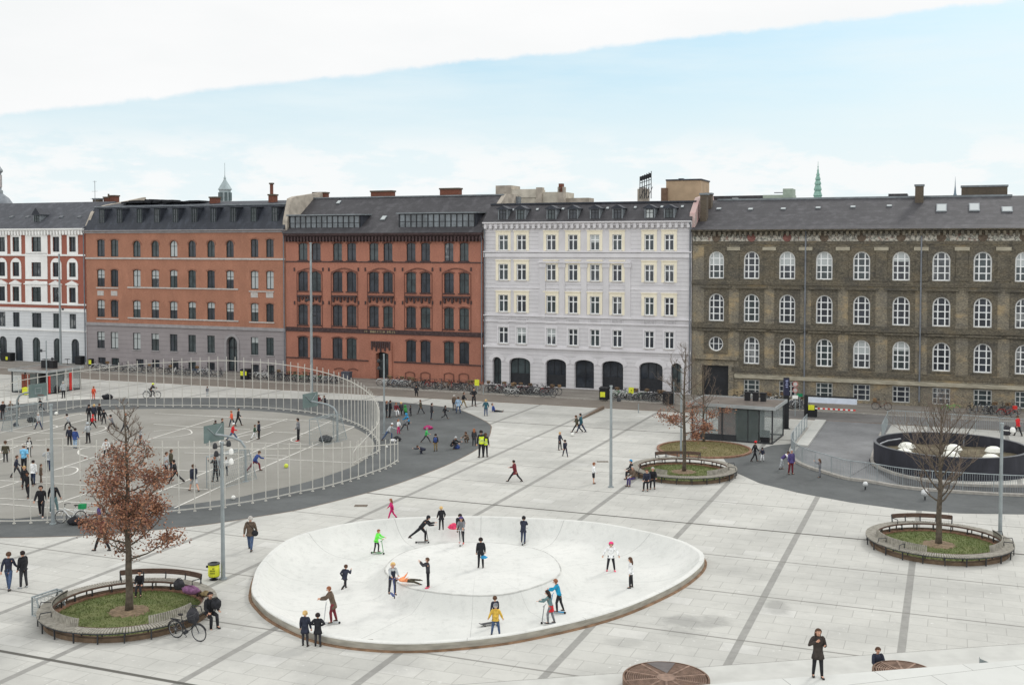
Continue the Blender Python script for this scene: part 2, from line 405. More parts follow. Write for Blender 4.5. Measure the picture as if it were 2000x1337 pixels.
strip_box(mb, -160, 160, 4.3, 4.4, -.1, .008)
struct(mb.build('street_kerb', M_KERB))
mb = MB(); strip_box(mb, -160, 160, 11.9, 12.12, -.14, .016); struct(mb.build('plaza_kerb', M_KERBD))
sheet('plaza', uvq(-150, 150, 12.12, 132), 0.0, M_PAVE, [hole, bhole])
# raised wedge where the paving folds down to the street
mb = MB(); a, b_ = G(1122, 823), G(1176, 798)
d_ = (b_ - a).normalized(); s_ = Vector((-d_.y, d_.x, 0)) * .22
mb.add([a, b_, b_ + Vector((0, 0, .28)), a + Vector((0, 0, .02)), a - s_, b_ - s_, b_ - s_ + Vector((0, 0, .28)), a - s_ + Vector((0, 0, .02))], [(0, 1, 2, 3), (7, 6, 5, 4), (3, 2, 6, 7), (1, 5, 6, 2)])
struct(mb.build('paving_fold_edge', M_KERBD))
# court: dark apron, pale playing surface and its lines
dk = [(-420, 900), (-250, 818), (-120, 799), (0, 791), (90, 785), (144, 781), (202, 779), (300, 777), (440, 776.5), (580, 778.5), (680, 780.5), (740, 783), (810, 788), (880, 796), (908, 804), (943, 820), (957, 830), (958, 838), (952, 856), (935, 874), (894, 897), (846, 918), (760, 949), (672, 973), (580, 995), (503, 1008), (435, 1019), (349, 1029.5), (181, 1044), (0, 1049), (-150, 1047), (-350, 1020), (-480, 960)]
dkw = spline([G(*p) for p in dk], 5, True)
sheet('court_apron', dkw, .006, M_DARK)
sheet('court_apron_edge', [Vector((0, 0, 0)) + p + (p - Vector((-30, 80, 0))).normalized() * .09 for p in dkw], .003, M_KERBD)
ct = [(-300, 900), (-180, 835), (0, 823), (100, 811), (200, 801), (300, 798), (400, 799), (500, 802), (580, 809), (650, 821), (700, 839), (728, 860), (728, 880), (700, 905), (650, 925), (580, 946), (504, 962), (452, 973), (300, 993), (180, 1003), (71, 1009), (0, 1012), (-200, 1000), (-320, 950)]
sheet('court', spline([G(*p) for p in ct], 5, True), .010, M_COURT)
LINES = [[(0, 845), (140, 811), (160, 809), (174, 810)], [(12, 860), (170, 818), (226, 805)], [(98, 829), (111, 832), (110, 834.5), (98, 837)],
 [(192, 831.6), (204, 832.6), (207.5, 835.5), (203, 839), (188, 844), (172, 846.5)], [(20, 842), (124, 847)], [(70, 860), (174, 850), (234, 837)],
 [(176, 873), (160, 876), (153, 881), (155, 887), (172, 892)], [(104, 918), (296, 856), (418, 818)], [(104, 918), (130, 911.5), (146, 912.5), (152, 916), (148, 922), (130, 928), (80, 932)],
 [(0, 952), (38, 940)], [(110, 983), (190, 956), (278, 928)], [(240, 990), (278, 973), (360, 940), (416, 916), (516, 874), (584, 850), (646, 822)],
 [(340, 992), (426, 952), (492, 922), (616, 868), (692, 833)], [(480, 864), (534, 843)], [(506, 836), (561, 818)], [(492, 848), (478, 850), (465, 854), (464, 858), (472, 861.5), (488, 863)],
 [(434, 870), (429, 866), (430, 861), (438, 857), (484, 843), (530, 833)], [(590, 852), (578, 854), (569, 858), (571, 861.5), (584, 864)],
 [(360, 810), (616, 822), (692, 833)], [(302, 807), (400, 812), (560, 822)], [(300, 828), (372, 833), (488, 838)], [(534, 843), (610, 847)], [(494, 864), (618, 869)],
 [(360, 884), (560, 890)], [(500, 894), (696, 904)], [(330, 917), (408, 921)], [(330, 951), (406, 956)], [(0, 938), (170, 948)], [(0, 973), (190, 983)], [(0, 984), (186, 999)],
 [(300, 842), (360, 838), (374, 843), (370, 848), (340, 853), (296, 856)], [(0, 881), (8, 886), (8, 893), (0, 898)], [(-60, 905), (60, 862), (12, 860)]]
mb = MB()
for k, L_ in enumerate(LINES):
    P = [G(x, y) for x, y in L_]
    if len(P) > 3: P = spline(P, 5)
    w = .055
    vs = []; z = .0135 + .0004 * k
    for i, p in enumerate(P):
        t = (P[min(i + 1, len(P) - 1)] - P[max(0, i - 1)]).normalized(); s = Vector((-t.y, t.x, 0)) * w
        vs += [(p.x + s.x, p.y + s.y, z), (p.x - s.x, p.y - s.y, z)]
    mb.add(vs, [(2 * i, 2 * i + 1, 2 * i + 3, 2 * i + 2) for i in range(len(P) - 1)])
struct(mb.build('court_markings', M_LINE))
# right-hand asphalt and the car ramp
rk = [(1413, 895), (1420, 905), (1441, 924), (1483, 943), (1560, 962), (1660, 980.5), (1768, 995), (1875, 1002), (2000, 1004), (2180, 1003), (2180, 972)] + [(2120, 972.5), (2000, 969.5), (1900, 964.5), (1812, 958.5), (1750, 951.5), (1700, 942.5), (1650, 935.5)] + [(1605, 922), (1575, 913), (1550, 899), (1542, 885), (1545, 866), (1508, 869), (1470, 881)]
sheet('ramp_apron', [G(*p) for p in rk], .006, M_DARK)
sheet('ramp_road', [G(*p) for p in [(1604, 819), (1741, 829), (1722, 860), (1708, 878), (1703.5, 904), (1649, 936), (1606, 920.5), (1577, 911), (1554, 897), (1549, 886), (1577, 852)]], .008, M_RAMP)
sheet('road_mouth', [LW(u, v) for u, v in [(27.2, 12.6), (27.2, 6.65), (150, 6.65), (150, 12.6)]], -.06, M_GREY)
mb = MB(); n = len(HOLE_O); Po = [G(*p) for p in HOLE_O]; Pi = [G(*p) for p in HOLE_I]
for i in range(n - 1):
    q = [(Po[i].x, Po[i].y, HOLE_Z[i]), (Po[i + 1].x, Po[i + 1].y, HOLE_Z[i + 1]), (Pi[i + 1].x, Pi[i + 1].y, HOLE_Z[i + 1]), (Pi[i].x, Pi[i].y, HOLE_Z[i])]
    mb.add(q, [(0, 1, 2, 3)])
    mb.add([(Pi[i].x, Pi[i].y, .0), (Pi[i + 1].x, Pi[i + 1].y, .0), q[2], q[3]], [(0, 1, 2, 3)])
    mb.add([(Po[i].x, Po[i].y, .0), (Po[i + 1].x, Po[i + 1].y, .0), q[1], q[0]], [(3, 2, 1, 0)])
mb.add([(Po[-1].x, Po[-1].y, 0), (Pi[-1].x, Pi[-1].y, 0), (Pi[-1].x, Pi[-1].y, -2.2), (Po[-1].x, Po[-1].y, -2.2)], [(0, 1, 2, 3)])
struct(mb.build('ramp_lane', M_RAMP))
def kerbline(name, pts, w, h, m, z0=0.0):
    mb = MB(); P = spline(pts, 4); rs = []
    for i, p in enumerate(P):
        t = (P[min(i + 1, len(P) - 1)] - P[max(0, i - 1)]); t.z = 0; t.normalize(); s = Vector((-t.y, t.x, 0)) * w / 2
        rs.append([(p.x + s.x, p.y + s.y, z0 - .02), (p.x + s.x, p.y + s.y, z0 + h), (p.x - s.x, p.y - s.y, z0 + h), (p.x - s.x, p.y - s.y, z0 - .02)])
    mb.rings(rs); return struct(fixn(mb.build(name, m)))
RAILBASE = [(1576, 838), (1556, 864), (1545, 882), (1551, 898), (1575, 912), (1605, 921.5), (1650, 935), (1700, 942), (1750, 951), (1812, 958), (1900, 964), (2000, 969), (2120, 972)]
kerbline('ramp_kerb', [G(*p) for p in RAILBASE], .28, .16, M_KERB)
kerbline('ramp_inner_kerb', [G(*p) for p in [(1722, 846), (1710, 876), (1703, 900), (1712, 911), (1745, 925), (1796, 937), (1860, 946), (1950, 950), (2070, 949)]], .22, .14, M_KERB)
kerbline('ramp_strip_kerb', [G(*p) for p in [(1603, 822), (1586, 845), (1566, 872)]], .9, .14, M_CONC)

# skate bowl -------------------------------------------------------
mb = MB(); rs = []
for s in (0.001, .25, .5, .75, .93, .985): rs.append([(MC.x + Mr[k] * s * math.cos(-math.pi + 2 * math.pi * k / NB), MC.y + Mr[k] * s * math.sin(-math.pi + 2 * math.pi * k / NB), PZ) for k in range(NB)])
for i in range(61):
    t = i / 60; rs.append([(MC.x + (Mr[k] * (1 - t) + Br[k] * t) * math.cos(-math.pi + 2 * math.pi * k / NB), MC.y + (Mr[k] * (1 - t) + Br[k] * t) * math.sin(-math.pi + 2 * math.pi * k / NB), bowl_prof(t)) for k in range(NB)])
mb.rings(rs, 0, True, False)
def bring(d, z): return [(MC.x + (Br[k] + d) * math.cos(-math.pi + 2 * math.pi * k / NB), MC.y + (Br[k] + d) * math.sin(-math.pi + 2 * math.pi * k / NB), z) for k in range(NB)]
def bowl_mat():
    t = NT('bowl_concrete', .7); p = t.pos(); n1 = t.noise(p, .25, 6, .6); n2 = t.noise(p, 2.5, 6, .65); n3 = t.noise(p, 20, 3, .6)
    b = t.mix(t.rng(n1, .35, .65), C(214, 215, 210, .9), C(226, 226, 221, .92)); b = t.mix(t.rng(n2, .5, .75, 0, .3), b, C2(188, 189, 184)); b = t.mix(t.rng(n3, .4, .7, 0, .08), b, C2(150, 150, 146))
    x, y, _ = t.sep(p); ang = t.math('ARCTAN2', t.math('SUBTRACT', y, MC.y), t.math('SUBTRACT', x, MC.x)); f = t.math('MULTIPLY', ang, 12 / 6.28318)
    jn = t.rng(t.math('ABSOLUTE', t.math('SUBTRACT', f, t.math('ROUND', f))), .0015, .004, .5, 0); b = t.mix(jn, b, C2(120, 120, 116))
    sk = t.noise(p, 1.3, 8, .8, (1, 2.2, 1)); b = t.mix(t.rng(sk, .55, .68, 0, .28), b, C2(172, 172, 168)); sk2 = t.noise(p, .9, 7, .75, (2.4, 1, 1)); b = t.mix(t.rng(sk2, .56, .66, 0, .22), b, C2(176, 176, 172))
    return t.done(b, .72, n2, .05, .01)
M_BOWL = bowl_mat()
mb2 = MB(); mb2.rings([[(MC.x + (Mr[k] * q) * math.cos(-math.pi + 2 * math.pi * k / NB), MC.y + (Mr[k] * q) * math.sin(-math.pi + 2 * math.pi * k / NB), z) for k in range(NB)] for q, z in ((.992, PZ + .003), (1.0, PZ + .012), (1.01, PZ - .02))], 0, True, False)
bowl = mb.build('skate_bowl', M_BOWL, smooth=True)
tag(bowl, 'pale concrete skate bowl with a low round mound in its middle', 'skate bowl')
mb2.build('mound_edge', mat('worn_coping', C2(206, 206, 200), .7, .2, 2), bowl)
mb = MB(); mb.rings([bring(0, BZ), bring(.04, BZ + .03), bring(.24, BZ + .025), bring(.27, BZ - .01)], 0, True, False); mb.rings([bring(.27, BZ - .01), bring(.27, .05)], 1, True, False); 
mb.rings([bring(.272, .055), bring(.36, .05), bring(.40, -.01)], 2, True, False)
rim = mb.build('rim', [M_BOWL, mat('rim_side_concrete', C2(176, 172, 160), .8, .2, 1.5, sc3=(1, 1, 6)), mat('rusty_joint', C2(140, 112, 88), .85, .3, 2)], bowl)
# foreground steps ---------------------------------------------------
def fg():
    pz = 1.0
    a, b = G(1300, 1342, pz), G(2100, 1279, pz); d = (b - a).normalized()
    a = a - d * 14; b = b + d * 10; nn = Vector((d.y, -d.x, 0))
    mb = MB(); P = [a, b, b + nn * 26, a + nn * 26]
    mb.add([(p.x, p.y, pz) for p in P] + [(p.x, p.y, 0) for p in P], [(3, 2, 1, 0), (0, 1, 5, 4), (1, 2, 6, 5), (3, 0, 4, 7)])
    struct(fixn(mb.build('upper_terrace', M_TERR)))
    c, e = G(1385, 1302), G(2100, 1250); d2 = (e - c).normalized(); c = c - d2 * 14; e = e + d2 * 8
    mb = MB(); vs = []
    q = [(c, .02), (e, .02)]
    n2 = Vector((d2.y, -d2.x, 0))
    rs = []
    for off, z in ((0, -.02), (0, .022), (.05, .022), (.06, .035), (1.2, .03), (2.6, .12), (4.2, .4)):
        rs.append([(c + n2 * off).xy[:] + (z,), (e + n2 * off).xy[:] + (z,)])
    mb.rings(rs, 0, False, False); struct(fixn(mb.build('gutter', M_CONC)))
    mb = MB(); w = n2 * .07
    mb.add([(c - w).xy[:] + (.005,), (e - w).xy[:] + (.005,), (e + w * .2).xy[:] + (.005,), (c + w * .2).xy[:] + (.005,)], [(3, 2, 1, 0)]); struct(fixn(mb.build('gutter_joint', mat('joint_dark', C2(130, 128, 122), .9))))
def terr():
    t = NT('terrace_slabs', .8); p = t.pos(); x, y, _ = t.sep(p); 
    u = t.math('ADD', t.math('MULTIPLY', x, .96), t.math('MULTIPLY', y, .26)); v = t.math('ADD', t.math('MULTIPLY', x, -.26), t.math('MULTIPLY', y, .96))
    br = t.N.new('ShaderNodeTexBrick'); t.L.new(t.comb(u, v), br.inputs[0]); br.inputs['Scale'].default_value = 1; br.inputs['Brick Width'].default_value = 3.2; br.inputs['Row Height'].default_value = 1.7
    br.inputs['Mortar Size'].default_value = .012; br.inputs['Color1'].default_value = (*C2(216, 217, 212), 1); br.inputs['Color2'].default_value = (*C2(222, 223, 218), 1); br.inputs['Mortar'].default_value = (*C2(150, 150, 146), 1)
    n = t.noise(p, 1.2, 6, .6); return t.done(t.mix(t.rng(n, .45, .7, 0, .22), br.outputs[0], C2(190, 190, 186)), .8)
M_TERR = terr()
fg()
# the round lawn discs -------------------------------------------------
def lawn_mat(name, g1, g2, brown):
    t = NT(name, .95); p = t.pos(); n1 = t.noise(p, 1.1, 5, .65); n2 = t.noise(p, 22, 3, .7)
    b = t.mix(t.rng(n1, .38, .62), g1, g2); b = t.mix(t.rng(n2, .35, .7, 0, .5), b, brown); return t.done(b, .95, n2, .6, .04)
M_LAWN = lawn_mat('lawn_grass', C2(104, 120, 70), C2(130, 136, 88), C2(104, 100, 68))
M_LAWN2 = lawn_mat('dry_lawn', C2(128, 124, 82), C2(146, 134, 96), C2(120, 104, 76))
M_SOIL = mat('bark_soil', C2(134, 116, 94), .95, .3, 8, bump=.5)
M_BLADE = mat('grass_blade', C2(122, 134, 82), .9, .3, 3); M_BLADE2 = mat('dry_blade', C2(140, 132, 92), .9, .3, 3)
M_BRICKK = mat('brick_edging', C2(150, 116, 96), .9, .25, 6)
def lawn(c, r, dry=False, soil=.85):
    rnd = random.Random(int(c.x * 10)); n = 48
    mb = MB(); prof = []
    for i in range(9):
        q = i / 8; prof.append([(c.x + r * q * math.cos(2 * math.pi * k / n), c.y + r * q * math.sin(2 * math.pi * k / n), .05 + .10 * (1 - q * q) + rnd.uniform(-.012, .012)) for k in range(n)])
    mb.rings(list(reversed(prof)), 0, True, False)
    o = mb.build('grass', M_LAWN2 if dry else M_LAWN, smooth=True); o['kind'] = 'stuff'
    fixn(o)
    mb = MB(); mb.rings([[(c.x + rr * math.cos(2 * math.pi * k / 64), c.y + rr * math.sin(2 * math.pi * k / 64), z) for k in range(64)] for rr, z in ((r - .02, .0), (r - .02, .13), (r + .16, .13), (r + .16, .0))], 0, True, False)
    struct(mb.build('lawn_edging', M_BRICKK))
    mb = MB()
    for _ in range(5200):
        a = rnd.uniform(0, 6.283); q = math.sqrt(rnd.random()) * (r - .05)
        if q < soil * .9: continue
        x, y = c.x + q * math.cos(a), c.y + q * math.sin(a); z = .05 + .10 * (1 - (q / r) ** 2); h = rnd.uniform(.03, .09); t = rnd.uniform(0, 6.283); w = rnd.uniform(.012, .03)
        mb.add([(x - w * math.cos(t), y - w * math.sin(t), z - .01), (x + w * math.cos(t), y + w * math.sin(t), z - .01), (x + rnd.uniform(-.03, .03), y + rnd.uniform(-.03, .03), z + h)], [(0, 1, 2)])
    g = mb.build('grass_blades', M_BLADE2 if dry else M_BLADE); g['kind'] = 'stuff'
    mb = MB(); rs = []
    for i in range(5):
        q = 1 - i / 4.0001; rs.append([(c.x + soil * q * (1 + .1 * math.sin(3 * k) * q) * math.cos(2 * math.pi * k / 28), c.y + soil * q * (1 + .1 * math.sin(3 * k) * q) * math.sin(2 * math.pi * k / 28), .13 + .07 * (1 - q * q) + (rnd.uniform(0, .02))) for k in range(28)])
    mb.rings(rs, 0, True, False); struct(fixn(mb.build('soil_patch', M_SOIL, smooth=True)))
T1, T2, T3, T4 = G(252, 1199), G(1335, 925), G(1833, 1068), G(1375, 878)
T4T = G(1375, 864)
lawn(T1, 2.92); lawn(T2, 2.92); lawn(T3, 2.92); lawn(T4, 3.3, True, .3)
# small drains and covers
mb = MB()
for px, py, w, h, in ((705, 987, .75, .5), (1177, 901, .8, .4), (713, 1251, .6, .35)):
    p = GB(px, py); mb.box(p.x - w / 2, p.x + w / 2, p.y - h / 2, p.y + h / 2, p.z, p.z + .012)
struct(mb.build('drain_covers', mat('drain_iron', C2(120, 110, 98), .8, .3, 9)))
# ================================================================ BUILDINGS
def brick_mat(name, c1, c2, dark, course=.0, stain=.35):
    t = NT(name, .9); p = t.obj(); n1 = t.noise(p, 3.2, 5, .7, (1, 1, 3)); n2 = t.noise(p, .35, 5, .6); n3 = t.noise(p, 14, 3, .75, (1, 1, 3.2)); n4 = t.noise(p, .9, 5, .65, (1, 1, .35))
    b = t.mix(t.rng(n1, .35, .65), c1, c2); b = t.mix(t.rng(n3, .38, .66, 0, .55), b, dark)
    b = t.mix(t.rng(n2, .42, .7, 0, stain), b, dark); b = t.mix(t.rng(n4, .5, .75, 0, stain), b, tuple(min(1, x * 1.25) for x in c2))
    g = t.noise(p, 6.5, 8, .85, (1, 1, 2)); b = t.mix(t.rng(g, .50, .70, 0, .5), b, tuple(min(1, x * 1.45) for x in c2)); b = t.mix(t.rng(g, .50, .32, 0, .45), b, dark)
    return t.done(b, .9, n3, .3, .02)
M_BR2 = brick_mat('orange_brick', C(164, 114, 92), C(182, 131, 108), C(116, 84, 70))
M_BR3 = brick_mat('red_brick', C(166, 111, 93), C(182, 126, 106), C(120, 84, 72))
M_BR1 = brick_mat('deep_red_brick', C(150, 92, 78), C(166, 104, 88), C(120, 76, 66), 0, .2)
def yellow_brick(name, kk, yel=1.0):
    K_ = lambda r, g, b_: C(r, g, b_, kk)
    t = NT(name, .92); p = t.obj()
    g = t.noise(p, 5.5, 8, .85, (1, 1, 1.8)); n1 = t.noise(p, .5, 5, .65, (.7, 1, 1.2)); n4 = t.noise(p, 1.5, 5, .7, (.7, 1, 1.6))
    b = t.mix(t.rng(g, .34, .66), K_(62, 60, 57), K_(158, 149, 130)); b = t.mix(t.rng(n1, .50, .64, 0, .5 * yel, True), b, K_(172, 150, 112)); b = t.mix(t.rng(n1, .50, .36, 0, .5, True), b, K_(96, 95, 92))
    b = t.mix(t.rng(n4, .50, .66, 0, .6), b, K_(74, 72, 68)); b = t.mix(t.rng(g, .52, .70, 0, .5), b, K_(192, 181, 156))
    return t.done(b, .92, g, .4, .02)
M_BR5 = yellow_brick('weathered_yellow_brick', 1.1); M_DK5 = yellow_brick('sooty_brick_trim', .64, .3)
M_ST5 = mat('stained_sandstone', C(146, 140, 124), .85, .2, 1.5, col2=C(176, 170, 152), sc3=(1, 1, 5))
def stucco(name, c, groove=None, step=.36):
    t = NT(name, .85); p = t.obj(); z = t.sep(p)[2]; n1 = t.noise(p, .5, 5, .6); n2 = t.noise(p, 6, 5, .65); n5 = t.noise(p, 1.8, 5, .65, (1, 1, .25))
    b = t.mix(t.rng(n1, .35, .65), tuple(x * .93 for x in c), tuple(min(1, x * 1.05) for x in c)); b = t.mix(t.rng(n2, .45, .75, 0, .25), b, tuple(x * .78 for x in c)); b = t.mix(t.rng(n5, .5, .75, 0, .3), b, tuple(x * .75 for x in c))
    if groove:
        f = t.math('ABSOLUTE', t.math('SUBTRACT', t.math('FRACT', t.math('DIVIDE', z, step)), .5)); g = t.rng(f, .43, .48, 0, 1)
        b = t.mix(t.math('MULTIPLY', g, .55), b, groove); return t.done(b, .85, t.math('SUBTRACT', 1, g), .5, .03)
    return t.done(b, .85, n2, .15, .01)
M_LIL = stucco('lilac_grey_stucco', C(208, 206, 208)); M_LILG = stucco('grooved_lilac_stucco', C(208, 206, 208), C(140, 138, 141), .42)
M_LILT = stucco('pale_stucco_trim', C(216, 214, 216)); M_CREAM = stucco('cream_window_surround', C(236, 228, 206))
M_G2 = stucco('grey_rusticated_stone', C(150, 144, 145), C(122, 117, 119), .55); M_G2T = mat('grey_stone_band', C(150, 147, 148), .85, .12, 2)
M_W1 = stucco('white_rusticated_plaster', C(206, 209, 211), C(172, 176, 180), .42); M_W1T = stucco('white_plaster_trim', C(232, 232, 230))
def slate(name, c1, c2):
    t = NT(name, .65); p = t.obj(); z = t.sep(p)[2]; n1 = t.noise(p, .6, 5, .65); n2 = t.noise(p, 9, 3, .8, (1, 1, 1.6)); n3 = t.noise(p, 1.3, 4, .6, (1, 1, .3))
    b = t.mix(t.rng(n1, .35, .65), c1, c2); b = t.mix(t.rng(n2, .35, .65, 0, .7), b, tuple(x * .62 for x in c1)); b = t.mix(t.rng(n3, .48, .7, 0, .5), b, tuple(x * 1.7 for x in c2))
    row = t.math('FRACT', t.math('MULTIPLY', z, 3.4)); b = t.mix(t.rng(row, .8, .95, 0, .3), b, tuple(x * .5 for x in c1))
    return t.done(b, .6, n2, .3, .02)
M_SL = slate('grey_slate', C(66, 69, 75), C(78, 80, 86)); M_SLB = slate('brown_slate', C(66, 65, 68), C(76, 75, 78)); M_SLD = slate('dark_mansard_slate', C(48, 52, 60), C(60, 64, 72))
M_ZINC = mat('zinc_flashing', C(122, 128, 132), .5, .15, 2, metal=.2); M_DARKT = mat('dark_terracotta_trim', C(72, 58, 58), .85, .3, 5)
M_WHITE = mat('white_window_paint', C(236, 238, 238), .6, .05, 3); M_GRNF = mat('dark_green_frame', C(48, 58, 58), .6, .12, 3); M_BLKF = mat('near_black_frame', C(42, 44, 48), .5, .15, 3)
M_STONE = mat('window_sill_stone', C(182, 178, 174), .8, .12, 3); M_RENDER = mat('firewall_render', C(168, 160, 148), .9, .2, 1.2); M_TAN = mat('tan_render', C(176, 154, 128), .9, .1, 1.2)
M_PIPE = mat('zinc_downpipe', C(118, 122, 128), .5, .15, 2, metal=.2); M_CHIM = brick_mat('chimney_brick', C(112, 70, 56), C(132, 84, 68), C(70, 52, 46)); M_CHIMD = brick_mat('dark_chimney_brick', C(92, 84, 74), C(108, 98, 84), C(62, 58, 54))
M_COPPER = mat('verdigris_copper', C(118, 158, 146), .7, .2, 1.5, col2=C(150, 184, 172)); M_OXGR = mat('pale_lantern_paint', C(160, 174, 176), .7, .15, 1.5)
M_GOLD = mat('gilt_lettering', C(150, 138, 108), .5, .15, 8)
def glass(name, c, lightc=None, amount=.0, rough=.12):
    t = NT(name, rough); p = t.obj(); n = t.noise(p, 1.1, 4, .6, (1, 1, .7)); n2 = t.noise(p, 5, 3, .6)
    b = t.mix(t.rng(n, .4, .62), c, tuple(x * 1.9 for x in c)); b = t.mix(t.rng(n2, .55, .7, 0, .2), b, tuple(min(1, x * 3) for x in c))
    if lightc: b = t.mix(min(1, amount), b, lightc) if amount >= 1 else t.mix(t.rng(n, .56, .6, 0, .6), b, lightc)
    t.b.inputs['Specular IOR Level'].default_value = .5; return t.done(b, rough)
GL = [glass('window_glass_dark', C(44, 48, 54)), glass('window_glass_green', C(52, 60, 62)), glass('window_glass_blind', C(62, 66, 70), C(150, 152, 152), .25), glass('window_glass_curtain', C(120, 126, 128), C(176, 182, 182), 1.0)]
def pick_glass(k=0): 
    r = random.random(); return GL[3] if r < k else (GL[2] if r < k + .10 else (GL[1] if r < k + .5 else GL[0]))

def outline(cx, w, z0, z1, kind='rect', n=10):
    h = w / 2
    if kind == 'rect': return [(cx - h, z0), (cx + h, z0), (cx + h, z1), (cx - h, z1)]
    if kind == 'round': r = h; zc = (z0 + z1) / 2; return [(cx + r * math.cos(2 * math.pi * k / 20 - math.pi / 2), zc + r * math.sin(2 * math.pi * k / 20 - math.pi / 2)) for k in range(20)]
    rise = h if kind == 'arch' else (w * .14 if kind == 'seg' else h * .55)
    pts = [(cx - h, z0), (cx + h, z0)]
    if kind == 'arch': pts += [(cx + h * math.cos(math.pi * k / n), z1 - h + h * math.sin(math.pi * k / n)) for k in range(n + 1)]
    elif kind == 'basket': pts += [(cx + h * math.cos(math.pi * k / n), z1 - rise + rise * abs(math.sin(math.pi * k / n)) ** .75) for k in range(n + 1)]
    else: pts += [(cx + h * (1 - 2 * k / n), z1 - rise + rise * (1 - (1 - 2 * k / n) ** 2)) for k in range(n + 1)]
    return pts
def top_at(pts, x):
    """height of the outline's upper edge over x"""
    best = None
    for i in range(len(pts)):
        (x0, z0), (x1, z1) = pts[i], pts[(i + 1) % len(pts)]
        if min(x0, x1) - 1e-6 <= x <= max(x0, x1) + 1e-6 and abs(x1 - x0) > 1e-6:
            z = z0 + (z1 - z0) * (x - x0) / (x1 - x0); best = z if best is None else max(best, z)
    return best
def grow(pts, d, drop=True):
    cx = sum(p[0] for p in pts) / len(pts); xs = [p[0] for p in pts]; zs = [p[1] for p in pts]; w = max(xs) - min(xs); h = max(zs) - min(zs); mx = (max(xs) + min(xs)) / 2; mz = (max(zs) + min(zs)) / 2
    return [(mx + (x - mx) * (w + 2 * d) / w, mz + (z - mz) * (h + 2 * d) / h) for x, z in pts]
def face_with_holes(mb, outer, holes, y, mi=0):
    P = [[Vector((x, z, 0)) for x, z in o] for o in [outer] + holes]; allp = [q for o in P for q in o]
    fs = []
    for a, b, c in geometry.tessellate_polygon(P):
        n = (allp[b] - allp[a]).cross(allp[c] - allp[a]).z; fs.append((a, b, c) if n > 0 else (a, c, b))
    mb.add([(q.x, y, q.y) for q in allp], fs, mi)
def reveal(mb, pts, y0, y1, mi=0, flip=False):
    n = len(pts); fs = [(i, (i + 1) % n, (i + 1) % n + n, i + n) for i in range(n)]
    if flip: fs = [tuple(reversed(f)) for f in fs]
    mb.add([(x, y0, z) for x, z in pts] + [(x, y1, z) for x, z in pts], fs, mi)
def plate(mb, outer, holes, y0, y1, mi=0):
    """slab standing proud from y1 (wall) to y0 (front), with openings"""
    face_with_holes(mb, outer, holes, y0, mi); reveal(mb, outer, y0, y1, mi)
    for h in holes: reveal(mb, h, y0, y1, mi)

